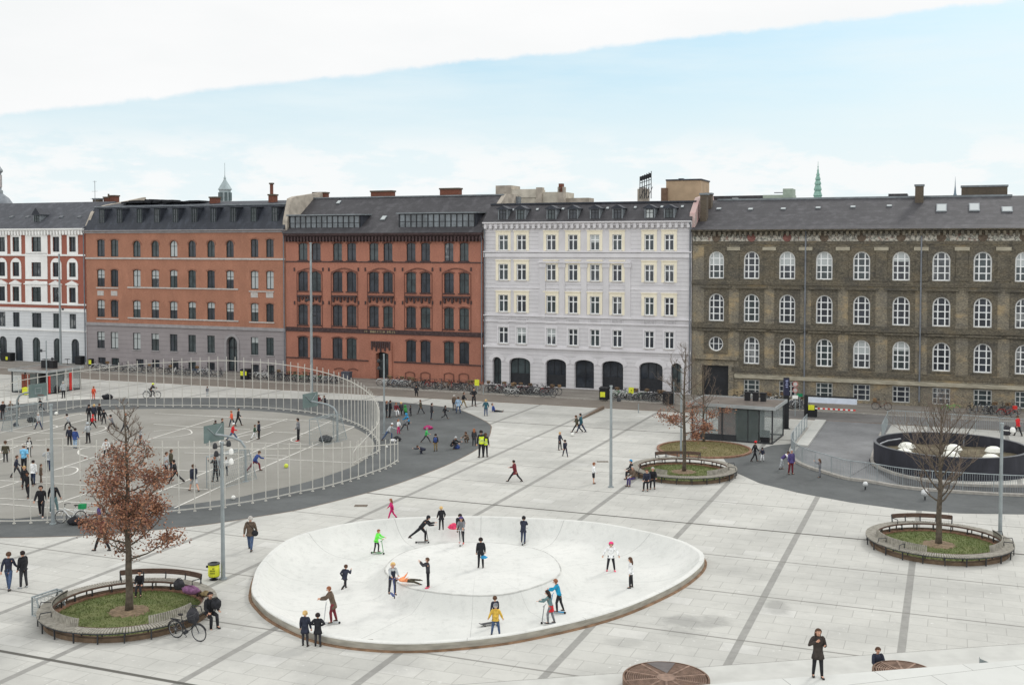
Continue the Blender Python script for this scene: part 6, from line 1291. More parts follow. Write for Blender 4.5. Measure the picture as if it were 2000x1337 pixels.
# ---- bicycles
M_TYRE = mat('tyre_rubber', C(48, 48, 50), .8, .1, 4); M_RIM = mat('rim_alloy', C(150, 152, 154), .4, .1, 3, metal=.5); M_SADL = mat('saddle_black', C(36, 34, 34), .6, .1, 4)
BCOL = {'black': mat('black_bicycle_paint', C(40, 42, 46), .45, .1, 3), 'grey': mat('grey_bicycle_paint', C(112, 114, 118), .45, .1, 3), 'white': mat('white_bicycle_paint', C(222, 224, 222), .45, .05, 3), 'red': mat('red_bicycle_paint', C(150, 48, 44), .45, .1, 3), 'green': mat('green_bicycle_paint', C(110, 146, 116), .45, .1, 3), 'blue': mat('blue_bicycle_paint', C(64, 92, 120), .45, .1, 3), 'brown': mat('brown_bicycle_paint', C(118, 84, 62), .45, .1, 3), 'lime': mat('lime_bicycle_paint', C(92, 180, 82), .45, .1, 3)}
def make_bike(colour, basket=None, hood=None):
    r = thing('bicycle', 'x', 'bicycle'); m = BCOL[colour]; mb = MB(); A, B_ = Vector((-.54, 0, .34)), Vector((.54, 0, .34)); bb = Vector((-.08, 0, .28)); st = Vector((-.24, 0, .84)); hd = Vector((.36, 0, .86)); hl = Vector((.40, 0, .66))
    mb.tube([bb, st], .018, 6); mb.tube([st + Vector((.03, 0, -.12)), hd], .017, 6) if colour in ('black', 'grey', 'blue', 'brown') else mb.tube([Vector((-.16, 0, .58)), hd - Vector((.02, 0, .08))], .022, 6); mb.tube([bb, Vector((.15, 0, .42)), hl], .022, 6); mb.tube([A, bb], .013, 5); mb.tube([A, st - Vector((-.02, 0, .12))], .012, 5); mb.tube([hd, hl, B_], .016, 6)
    for c, (a0, a1) in ((A, (.3, 2.9)), (B_, (.4, 2.6))): mb.tube([c + Vector((.375 * math.cos(a0 + (a1 - a0) * k / 8), 0, .375 * math.sin(a0 + (a1 - a0) * k / 8))) for k in range(9)], .02, 4)
    mb.tube([(-.75, 0, .74), (-.3, 0, .74)], .03, 4); mb.build('frame', m, r)
    for c in (A, B_):
        mb = MB(); mb.tube([c + Vector((.33 * math.cos(k * math.pi / 10), 0, .33 * math.sin(k * math.pi / 10))) for k in range(21)], .02, 5, caps=False); w = mb.build('wheel', M_TYRE, r); mb = MB()
        mb.tube([c + Vector((.305 * math.cos(k * math.pi / 8), 0, .305 * math.sin(k * math.pi / 8))) for k in range(17)], .009, 4, caps=False)
        for k in range(6): a = k * math.pi / 6; mb.tube([c + Vector((.3 * math.cos(a), 0, .3 * math.sin(a))), c - Vector((.3 * math.cos(a), 0, .3 * math.sin(a)))], .003, 3, caps=False)
        mb.tube([c - Vector((0, .04, 0)), c + Vector((0, .04, 0))], .025, 6); mb.build('rim', M_RIM, w)
    mb = MB(); mb.ell(st + Vector((-.03, 0, .12)), .14, .075, .04, 8, 5); mb.tube([st, st + Vector((0, 0, .1))], .014, 5); mb.build('saddle', M_SADL, r)
    mb = MB(); mb.tube([hd, hd + Vector((-.02, 0, .16))], .014, 5); mb.tube([Vector((.14, -.27, 1.02)), Vector((.3, -.22, 1.04)), Vector((.35, 0, 1.03)), Vector((.3, .22, 1.04)), Vector((.14, .27, 1.02))], .013, 5); mb.build('handlebar', M_DKST, r)
    mb = MB(); mb.tube([bb + Vector((0, -.08, 0)), bb + Vector((0, .08, 0))], .07, 10); mb.tube([bb + Vector((0, -.1, 0)), bb + Vector((.12, -.1, -.12)), bb + Vector((.12, -.18, -.12))], .012, 4); mb.tube([bb + Vector((0, .1, 0)), bb + Vector((-.12, .1, .12)), bb + Vector((-.12, .18, .12))], .012, 4); mb.build('crank', M_DKST, r)
    if basket:
        mb = MB(); x0 = .45 if basket[0] == 'front' else -.78; mb.box(x0, x0 + .32, -.18, .18, .78, 1.04); mb.build('basket', basket[1], r)
    return r
CRATE = mat('green_crate', C(28, 140, 84), .7, .2, 8); WICK = mat('wicker_basket', C(128, 104, 78), .9, .25, 12)
protos = {}
def place_bike(colour, p, rz, label, group=None, tilt=.1, key=None, basket=None):
    key = key or (colour, basket[0] if basket else None)
    if key not in protos: r = make_bike(colour, basket); protos[key] = r
    else: r = copy_tree(protos[key])
    r.location = p; r.rotation_euler = (tilt, 0, rz); r['label'] = label; r['category'] = 'bicycle'
    if group: r['group'] = group
    return r
rnd = random.Random(77)
ROWS = [((182, 300), 4.6, 9, 'row at the grey stone left bays', 'bicycles before the grey stone ground floor', ['black', 'grey', 'white', 'black']),
 ((318, 436), 4.7, 11, 'row left of the stone arched door', 'bicycles left of the stone arched door', ['black', 'blue', 'white', 'black', 'grey']),
 ((492, 560), 4.9, 11, 'row right of the stone arched door', 'bicycles right of the stone arched door', ['black', 'grey', 'black', 'white']),
 ((566, 664), 5.0, 17, 'left row at the red brick building', 'bicycles at the left bays of the red brick building', ['black', 'black', 'grey', 'white', 'black', 'green']),
 ((745, 806), 5.2, 9, 'row right of the red brick portal', 'bicycles right of the red brick portal', ['white', 'grey', 'white', 'black', 'blue']),
 ((812, 930), 5.3, 17, 'right row at the red brick building', 'bicycles at the right bays of the red brick building', ['brown', 'black', 'grey', 'black', 'red', 'black']),
 ((950, 1082), 5.6, 24, 'rack at the left arched shopfronts', 'bicycles before the left shopfronts', ['black', 'grey', 'black', 'white', 'black', 'red', 'black', 'grey']),
 ((1193, 1295), 5.7, 17, 'rack at the right arched shopfronts', 'bicycles before the right shopfronts', ['grey', 'black', 'white', 'green', 'black', 'grey', 'blue']),
 ((1440, 1525), 3.6, 9, 'row behind the glass kiosk roof', 'bicycles behind the glass kiosk', ['black', 'grey', 'white', 'black']),
 ((1540, 1572), 5.5, 7, 'row between the pylon and the barrier', 'bicycles between the pylon and the barrier', ['black', 'white', 'grey']),
 ((1895, 1990), 2.7, 9, 'row at the wall right of the round enclosure', 'bicycles at the wall above the round enclosure', ['black', 'blue', 'black', 'grey'])]
for (a, b), v, n, where, grp, cols_ in ROWS:
    cnt = {}; ua, ub = FU(a, 740, v)[0], FU(b, 740, v)[0]
    for i in range(n):
        c = cols_[i % len(cols_)] if rnd.random() < .75 else rnd.choice(cols_); k = cnt.get(c, 0); cnt[c] = k + 1; u = ua + (ub - ua) * (i + .5) / n; vv = v + rnd.uniform(-.35, .35)
        place_bike(c, LW(u, vv, 0), FROT + R(rnd.choice((62, 70, 55, 48, 118, 30)) + rnd.uniform(-8, 8)), f'{ORD[k]} {c} bicycle from left, {where}', grp, rnd.uniform(-.14, .14), basket=('front', WICK) if rnd.random() < .25 else None)
        place_last = u
    # the rack they stand in
    r = thing('bicycle_rack', f'low steel bicycle rack, {where}', 'bicycle rack', LW(ua, v, 0), FROT, None); mb = MB(); L = ub - ua; mb.tube([(0, .35, .45), (L, .35, .45)], .02, 5); mb.tube([(0, -.3, .05), (L, -.3, .05)], .02, 5)
    for i in range(int(L / .55) + 1): mb.tube([(i * .55, .35, 0), (i * .55, .35, .45)], .015, 5)
    mb.build('rails', M_STEEL, r)
def single_bike(c, px, py, rz, label, basket=None, tilt=.08, key=None): return place_bike(c, G(px, py), rz, label, None, tilt, key, basket)
single_bike('white', 138, 1021, 3.1, 'white step through bicycle with a green crate leaning at the near court fence', ('back', CRATE), .1, 'crate')
single_bike('black', 367, 1248, 2.75 + math.pi, 'black bicycle leaning against the lower left ring bench')
single_bike('brown', 1722, 800, FROT, 'dark brown bicycle with pale basket standing alone at the sooty brick wall', ('back', WICK)); single_bike('lime', 1857, 806, FROT + .5, 'lime green bicycle at the sooty brick wall behind the bare tree')
single_bike('red', 1967, 815, FROT + .2, 'red bicycle with a red box at the wall near the right edge', ('front', M_REDP), key='redbox')
single_bike('grey', 297, 777.5, .05, 'childs grey bicycle ridden along the far side of the court'); single_bike('black', 1012, 770, FROT + .35, 'black cargo style bicycle parked sideways before the second shop arch')
single_bike('white', 1000, 773, FROT - .1, 'white bicycle parked sideways in front of the left shopfront rack'); single_bike('grey', 1070, 775, FROT + .1, 'grey bicycle parked sideways at the right end of the left shopfront rack')
# cafe tables outside the white house
for i, (px, lb) in enumerate(((88, 'first cafe table outside the white plaster house'), (103, 'second cafe table outside the white plaster house'), (132, 'third cafe table outside the white plaster house'))):
    p = G(px, 712); r = thing('cafe_table', lb, 'table', p, FROT, 'cafe tables'); mb = MB(); mb.cyl(0, 0, .7, .74, .35, n=16); mb.build('table_top', M_DKST, r); mb = MB(); mb.cyl(0, 0, 0, .7, .03, n=8); mb.cyl(0, 0, 0, .03, .22, n=12); mb.build('leg', M_DKST, r)
# ================================================================ PEOPLE
PC = {'black': (38, 39, 43), 'navy': (46, 50, 64), 'dark': (58, 58, 62), 'grey': (120, 122, 126), 'lgrey': (172, 176, 178), 'white': (226, 228, 228), 'red': (196, 44, 48), 'orange': (222, 92, 62), 'blue': (58, 78, 134), 'lblue': (122, 190, 228), 'paleblue': (150, 176, 200), 'jeans': (70, 88, 118), 'djeans': (50, 60, 84), 'teal': (52, 92, 104), 'olive': (76, 72, 58), 'brown': (98, 84, 72), 'khaki': (132, 116, 84), 'maroon': (112, 44, 52), 'pink': (168, 54, 108), 'magenta': (196, 40, 110), 'green': (70, 176, 96), 'lime': (110, 236, 84), 'purple': (80, 70, 116), 'yellow': (204, 168, 72), 'turq': (30, 146, 184), 'hivis': (214, 244, 60), 'cyan': (48, 140, 186), 'umber': (60, 54, 50), 'plum': (122, 84, 116), 'coral': (246, 150, 104), 'skin': (206, 160, 136), 'skin2': (140, 98, 76), 'blond': (200, 168, 112), 'bhair': (84, 62, 48), 'dhair': (42, 34, 32), 'ghair': (176, 172, 166), 'rhair': (142, 92, 66), 'pinkh': (222, 60, 120), 'tealj': (96, 122, 124), 'dgreen': (60, 84, 66), 'kgreen': (52, 138, 70), 'hotpink': (228, 70, 110)}
def pm(n): return mat('cloth_' + n if n not in ('skin', 'skin2') and 'hair' not in n else n, C(*PC[n], 1.0), .85 if 'skin' not in n else .6, .30 if 'skin' not in n else .1, 7, bump=.4 if 'skin' not in n else 0)
M_SOLE = mat('shoe_dark', C(46, 44, 44), .7, .1, 5); M_SHOEW = mat('shoe_white', C(226, 226, 224), .7, .05, 5)
SKQ = []
# pose: lean, (hipR, kneeR), (hipL, kneeL), (shoulderR, outR, elbowR), (shoulderL, outL, elbowL), height factor, pelvis height or None
POSE = {
 'stand': (2, (2, 2), (-2, 2), (4, 8, 12), (4, 8, 12), 1.0, None), 'hips': (0, (3, 0), (-3, 0), (-15, 42, 85), (-15, 42, 85), 1.0, None), 'pocket': (3, (3, 3), (-2, 2), (-5, 20, 50), (-5, 20, 50), 1.0, None),
 'walk': (5, (24, 6), (-20, 14), (-22, 8, 18), (24, 8, 28), .985, None), 'stride': (9, (36, 8), (-32, 16), (-34, 10, 30), (36, 10, 40), .95, None), 'run': (16, (48, 40), (-24, 46), (-45, 12, 80), (45, 12, 85), .95, None),
 'kick': (4, (30, 4), (-14, 60), (-30, 22, 30), (34, 22, 40), .97, None), 'bend': (48, (14, 16), (-6, 8), (30, 8, 22), (26, 8, 26), .86, None), 'lunge': (34, (58, 52), (-34, 10), (40, 10, 40), (-20, 12, 30), .80, None),
 'reach': (4, (4, 3), (-4, 3), (62, 10, 70), (58, 10, 74), 1.0, None), 'phone': (2, (3, 2), (-2, 2), (78, 2, 62), (70, 4, 70), 1.0, None), 'point': (3, (3, 2), (-3, 2), (70, 14, 20), (6, 8, 10), 1.0, None), 'face': (1, (3, 1), (-3, 1), (10, 10, 110), (35, 45, 128), 1.0, None),
 'scoot': (16, (16, 22), (-6, 10), (48, 6, 34), (46, 6, 36), .94, None), 'push': (40, (38, 36), (-52, 6), (50, 6, 46), (48, 6, 46), .78, None), 'skate': (10, (8, 12), (6, 10), (14, 38, 20), (10, 38, 24), .98, None), 'wide': (2, (4, 2), (4, 2), (8, 20, 14), (8, 20, 14), .98, None),
 'sit': (8, (84, 84), (80, 78), (28, 8, 42), (28, 8, 46), .0, .53), 'sitfloor': (14, (78, 104), (70, 110), (44, 10, 30), (44, 10, 34), .0, .14), 'longsit': (-22, (84, 6), (80, 10), (-30, 16, 6), (-28, 18, 8), .0, .13), 'crouch': (34, (108, 128), (100, 124), (60, 8, 30), (56, 8, 30), .0, .30), 'kneel': (24, (82, 96), (10, 92), (40, 8, 40), (40, 8, 40), .0, .34),
 'crawl': (78, (62, 84), (70, 92), (76, 8, 14), (72, 8, 14), .0, .42), 'lie': (2, (6, 6), (-4, 10), (20, 26, 30), (8, 20, 30), .0, None), 'cycle': (26, (62, 64), (28, 54), (58, 8, 14), (58, 8, 14), .0, .86)}
def limb(mb, a, b, c, ra, rb, rc, n=8, mi=0):
    m1 = a.lerp(b, .5); m2 = b.lerp(c, .5); mb.tube([a, m1, b, m2, c], [ra, (ra + rb) / 2 * 1.03, rb, (rb + rc) / 2 * 1.05, rc], n, mi)
def person(px, pf, top, face, pose, tc, bc, hc, label, H=None, coat=0.0, hood=None, hat=None, longhair=False, shoes=None, skirt=None, skin='skin', bare=False, vest=None, z=None, surf=None, group=None, wide=1.0, shade=None):
    rnd = random.Random(int(px * 31 + pf * 7)); P = POSE[pose]
    if surf == 'bowl': p = GB(px, pf)
    else: p = G(px, pf, z or 0.0)
    if H is None: H = (HT(p, top) - p.z) / max(.6, P[5])
    H = max(.95, min(1.95, H)); kid = H < 1.5; s = H
    root = thing('person', label, 'person', p, R(face), group); hs = 1.0 + (.16 if kid else .04)
    j = lambda a: a + rnd.uniform(-4, 4)
    X = Vector((1, 0, 0))
    def leg(side, hip, knee):
        o = Vector((side * .052 * s * wide, 0, 0)); ab = .05 * (3.4 if pose in ('wide', 'skate') else 1); a = R(j(hip)); k = R(max(0, j(knee)))
        d1 = Vector((side * ab, -math.sin(a), -math.cos(a))).normalized(); d2 = Vector((side * ab * .8, -math.sin(a - k), -math.cos(a - k))).normalized(); kn = o + d1 * .245 * s; an = kn + d2 * .24 * s; ft = a - k + math.pi / 2 if pose not in ('sit', 'sitfloor') else math.pi / 2
        fd = Vector((side * .15, -1, 0)).normalized() if pose not in ('lie', 'longsit') else Vector((side * .3, -.2, .9)).normalized()
        return o, kn, an, fd
    L1, L2 = leg(1, *P[1]), leg(-1, *P[2]); low = min(L1[2].z, L2[2].z) - .04 * s; ph = P[6] * (H / 1.7 if pose not in ('sit',) else 1) if P[6] is not None else -low
    if pose == 'lie': ph = .52 * s
    up = Vector((0, 0, ph)); legs = [[q + up for q in l[:3]] + [l[3]] for l in (L1, L2)]
    le = R(P[0]); sp = Vector((0, -math.sin(le), math.cos(le))); fw = Vector((0, -math.cos(le), -math.sin(le)))
    pel = up; chest = up + sp * .21 * s; neck0 = up + sp * .305 * s; hd_ = (sp + Vector((0, 0, .35))).normalized(); neck1 = neck0 + hd_ * .035 * s; hr = .062 * s * hs
    hc_ = neck1 + hd_ * hr * 1.05 + fw * .01 * s
    def arm(side, sh, out, el):
        o = up + sp * .285 * s + X * side * .105 * s * (wide if wide > 1 else 1); a = R(j(sh)); b = R(j(out)); e = R(j(el)); f0 = Vector((0, -1, 0)); dn = -sp if P[0] < 60 and pose != 'crawl' else Vector((0, 0, -1))
        if P[0] > 20: dn = Vector((0, 0, -1))
        d1 = (dn * math.cos(a) * math.cos(b) + f0 * math.sin(a) + X * side * math.sin(b) * math.cos(a)).normalized(); inn = -.25 * math.sin(e) if out < 30 else -.75 * math.sin(e)
        if pose == 'face' and side < 0: inn = -.8
        d2 = (dn * math.cos(a + e) * math.cos(b) + f0 * math.sin(a + e) * (1 if out < 40 or pose == 'face' else .3) + X * side * (math.sin(b) * math.cos(e) + inn)).normalized(); eb = o + d1 * .165 * s; wr = eb + d2 * .145 * s
        return o, eb, wr, d2
    A1, A2 = arm(1, *P[3]), arm(-1, *P[4])
    # body: one skinned surface with a face and fingers
    V, E, RD = [], [], []
    def nv(q, r, par=None):
        V.append(tuple(q)); RD.append(r if isinstance(r, tuple) else (r, r)); i = len(V) - 1
        if par is not None: E.append((par, i))
        return i
    r0 = nv(pel, .075 * s); r1 = nv(chest - sp * .08 * s, .07 * s, r0); r2 = nv(chest + sp * .04 * s, .078 * s, r1); r3 = nv(neck0, .034 * s, r2); r4 = nv(neck1, .030 * s, r3)
    r5 = nv(neck1 + hd_ * hr * .55 + fw * .012 * s, hr * .74, r4); r6 = nv(hc_ + hd_ * hr * .28, hr * .92, r5); r7 = nv(hc_ + hd_ * hr * .95, hr * .55, r6)
    for o, kn, an, fd in legs:
        a = nv(o - Vector((0, 0, .0)) + (kn - o) * .12, .055 * s, r0); b = nv(kn, .034 * s, a); c = nv(an, .022 * s, b); nv(an + fd * .08 * s - Vector((0, 0, .022 * s)), .02 * s, c)
    for side, (o, eb, wr, d2) in ((1, A1), (-1, A2)):
        a = nv(o, .036 * s, r2); b = nv(eb, .024 * s, a); c = nv(wr, .016 * s, b); pl = nv(wr + d2 * .035 * s, (.020 * s, .013 * s), c); t = d2.cross(fw); t = t.normalized() if t.length > .1 else d2.orthogonal().normalized(); cu = t.cross(d2).normalized()
        for f in range(4): off = (f - 1.5) * .0115 * s; ln = (.040, .047, .044, .034)[f] * s; k = nv(wr + d2 * (.045 * s) + t * off, .0062 * s, pl); k2 = nv(wr + d2 * (.045 * s + ln * .55) + t * off * 1.15 + cu * .004 * s, .0055 * s, k); nv(wr + d2 * (.045 * s + ln * .9) + t * off * 1.2 + cu * .014 * s, .0045 * s, k2)
        k = nv(wr + d2 * .022 * s + t * .022 * s * -side, .0068 * s, c); nv(wr + d2 * .045 * s + t * .034 * s * -side + cu * .01 * s, .0058 * s, k)
    me = bpy.data.meshes.new('body'); me.from_pydata(V, E, []); ob = bpy.data.objects.new('body', me); COL.objects.link(ob); ob.parent = root
    SKQ.append((ob, RD, skin))
    # head details: nose, ears, eyes, mouth sit on the head as small parts
    mb = MB(); M3 = Matrix((X, -fw, hd_)).transposed()
    mb.ell(hc_ + fw * hr * .98 - hd_ * hr * .15, hr * .14, hr * .2, hr * .26, 6, 4, 0, M3)
    for sd in (1, -1): mb.ell(hc_ + X * sd * hr * .92 - hd_ * hr * .05, hr * .1, hr * .22, hr * .28, 6, 4, 0, M3)
    mb.build('nose_and_ears', pm(skin), root, True)
    mb = MB()
    for sd in (1, -1): mb.ell(hc_ + X * sd * hr * .34 + fw * hr * .88 + hd_ * hr * .12, hr * .11, hr * .05, hr * .07, 6, 4, 0, M3)
    mb.ell(hc_ + fw * hr * .84 - hd_ * hr * .52, hr * .24, hr * .06, hr * .05, 6, 4, 0, M3); mb.build('eyes_and_mouth', pm('dhair'), root)
    # hair
    def shell(c, r, cut, low_, name, m, scale=(1, 1, 1)):
        mb = MB(); n, mm = 14, 9; rs = []
        for i in range(mm + 1):
            ph_ = math.pi * min(max(i, .02), mm - .02) / mm; ring = []
            for k in range(n):
                a = 2 * math.pi * k / n; q = Vector((math.sin(ph_) * math.cos(a) * scale[0], math.sin(ph_) * math.sin(a) * scale[1], math.cos(ph_) * scale[2]))
                if q.y < 0 and q.z < cut: q.y = max(q.y, -.1 - .3 * max(0, q.z + .3)); q.x *= .93
                if q.z < low_: q.z = low_ + (q.z - low_) * .15
                ring.append(c + (X * q.x - fw * q.y + hd_ * q.z) * r)
            rs.append(ring)
        mb.rings(rs); return fixn(mb.build(name, m, root, True))
    if hood: shell(hc_ - fw * hr * .08, hr * 1.24, .42, -.8, 'hood', pm(hood), (1, 1, 1.05))
    elif hat and hat[1] == 'helmet': shell(hc_ + hd_ * hr * .12, hr * 1.24, .3, .0, 'helmet', pm(hat[0]), (1, 1.15, 1.0)); shell(hc_, hr * 1.05, .45, -.7, 'hair', pm(hc))
    elif hat: shell(hc_ + hd_ * hr * .1, hr * 1.14, .28, .05, 'hat', pm(hat[0]), (1, 1, 1.12)); shell(hc_, hr * 1.04, .45, -.6, 'hair', pm(hc))
    else: shell(hc_ + hd_ * hr * .06 - fw * hr * .05, hr * 1.10, .38, -.55, 'hair', pm(hc))
    if longhair:
        mb = MB(); b0 = hc_ - fw * hr * .55 + hd_ * hr * .3; rs = []
        for i in range(6): t = i / 5; c = b0 - hd_ * hr * 3.1 * t - fw * hr * (.35 * math.sin(t * 2.4)); w = hr * (.95 + .25 * math.sin(t * 3) - .35 * t); rs.append([c + X * w * math.cos(k * math.pi / 4) - fw * w * .5 * math.sin(k * math.pi / 4) for k in range(8)])
        mb.rings(rs); fixn(mb.build('long_hair', pm(hc), root, True))
    # upper garment
    puff = 1.0 + (.10 if coat > 0 else 0) + rnd.uniform(-.03, .05); prof = [(-.02, .092, .072), (.05, .088, .068), (.12, .090, .070), (.20, .102, .076), (.25, .100, .070), (.285, .074, .056), (.315, .038, .036)]; rs = []
    if coat > 0:
        dn = Vector((0, 0, -1)) if P[6] is None or pose == 'cycle' else Vector((0, -.8, -.15)).normalized()
        for t in (1.0, .5): c = pel + (dn * .8 - sp * .2).normalized() * coat * s * t; w = .098 + .022 * t; rs.append([c + X * w * s * puff * math.cos(k * math.pi / 7) + fw * (.078 + .018 * t) * s * puff * math.sin(k * math.pi / 7) for k in range(14)])
    for h, w, d in prof: c = pel + sp * h * s; rs.append([c + X * w * s * puff * math.cos(k * math.pi / 7) + fw * d * s * puff * math.sin(k * math.pi / 7) * (1 if h > 0 else 1.02) for k in range(14)])
    mb = MB(); mb.rings(rs, 0, True, True)
    for o, eb, wr, d2 in (A1, A2):
        if bare: limb(mb, o, o.lerp(eb, .5), o.lerp(eb, .95), .046 * s, .042 * s, .038 * s)
        else: ins = neck0.lerp(o, .45) - sp * .012 * s; m1 = o.lerp(eb, .12) - (X * (.012 * s if o.x > up.x else -.012 * s)); mb.tube([ins, o.lerp(ins, .35), m1, m1.lerp(eb, .5), eb, eb.lerp(wr, .5), wr], [.034 * s, .040 * s * puff, .043 * s * puff, .040 * s * puff, .035 * s * puff, .031 * s * puff, .025 * s], 8)
    if hood is None and coat > 0: c = neck0 - fw * .03 * s; mb.ell(c, .07 * s, .045 * s, .03 * s, 10, 5)
    fixn(mb.build('jacket' if not bare else 'shirt', pm(tc), root, True))
    if vest:
        mb = MB(); rs = []
        for h, w, d in prof[0:5]: c = pel + sp * h * s; rs.append([c + X * w * 1.10 * s * puff * math.cos(k * math.pi / 7) + fw * d * 1.12 * s * puff * math.sin(k * math.pi / 7) for k in range(14)])
        mb.rings(rs, caps=False); v_ = mb.build('safety_vest' if vest == 'hivis' else 'vest', pm(vest), root, True)
        if vest == 'hivis':
            mb = MB()
            for h in (.06, .13): mb.rings([[pel + sp * (h + dz) * s + X * .101 * 1.12 * s * puff * math.cos(k * math.pi / 7) + fw * .080 * 1.1 * s * puff * math.sin(k * math.pi / 7) for k in range(14)] for dz in (0, .018)], caps=False)
            mb.build('reflective_band', pm('lgrey'), v_)
    # trousers
    mb = MB(); rs = []
    for h, w, d in ((-.05, .070, .062), (0, .088, .070), (.05, .084, .066)): c = pel + sp * h * s; rs.append([c + X * w * s * math.cos(k * math.pi / 6) + fw * d * s * math.sin(k * math.pi / 6) for k in range(12)])
    mb.rings(rs)
    for o, kn, an, fd in legs:
        if skirt == 'shorts': limb(mb, o, o.lerp(kn, .5), o.lerp(kn, .95), .058 * s, .054 * s, .052 * s)
        else: limb(mb, o, kn, an + (kn - an) * .04, .056 * s, .040 * s, .029 * s)
    fixn(mb.build('trousers' if skirt != 'shorts' else 'shorts', pm(bc), root, True))
    if skirt and skirt != 'shorts': mb = MB(); mb.rings([[pel + Vector((0, 0, -h * s)) + X * w * s * math.cos(k * math.pi / 6) + Vector((0, 1, 0)) * w * .8 * s * math.sin(k * math.pi / 6) for k in range(12)] for h, w in ((-.04, .088), (.06, .10), (.14, .12))], caps=False); mb.build('skirt', pm(skirt), root, True)
    sm = pm(shoes) if shoes else M_SOLE
    for o, kn, an, fd in legs:
        mb = MB(); dn = Vector((0, 0, -1)) if pose not in ('lie', 'longsit') else (an - kn).normalized(); sd = fd.cross(dn).normalized(); c = an + fd * .030 * s + dn * .018 * s; rs = []
        for q, w, h in ((-.062, .016, .014), (-.05, .024, .024), (0, .027, .024), (.045, .028, .017), (.068, .018, .010)): cc = c + fd * q * s + dn * (.022 - h) * s * 1.0; rs.append([cc + sd * w * s * math.cos(k * math.pi / 4) + dn * h * s * math.sin(k * math.pi / 4) for k in range(8)])
        mb.rings(rs); fixn(mb.build('shoe', sm, root, True))
    root['_f'] = 1
    if pose == 'lie':
        root.rotation_euler = (R(-86), 0, R(face)); root.location = p + Vector((0, 0, .12 * s))
    return root, p, s
def finish_bodies():
    dg = bpy.context.evaluated_depsgraph_get()
    for ob, RD, skin in SKQ:
        sk = ob.modifiers.new('skin', 'SKIN'); sk.use_smooth_shade = True; sk.branch_smoothing = .6
        lay = ob.data.skin_vertices[0].data
        for i, r in enumerate(RD): lay[i].radius = r
        lay[0].use_root = True
        ss = ob.modifiers.new('sub', 'SUBSURF'); ss.levels = 1; ss.render_levels = 1
    bpy.context.view_layer.update(); dg = bpy.context.evaluated_depsgraph_get()
    for ob, RD, skin in SKQ:
        ev = ob.evaluated_get(dg); me = bpy.data.meshes.new_from_object(ev, depsgraph=dg); me.name = 'body'; me.materials.clear(); me.materials.append(pm(skin))
        for pl in me.polygons: pl.material_index = 0
        ob['_n'] = len(me.polygons); old = ob.data; ob.modifiers.clear(); ob.data = me; me.polygons.foreach_set('use_smooth', [True] * len(me.polygons)); del ob['_n']
A = 180
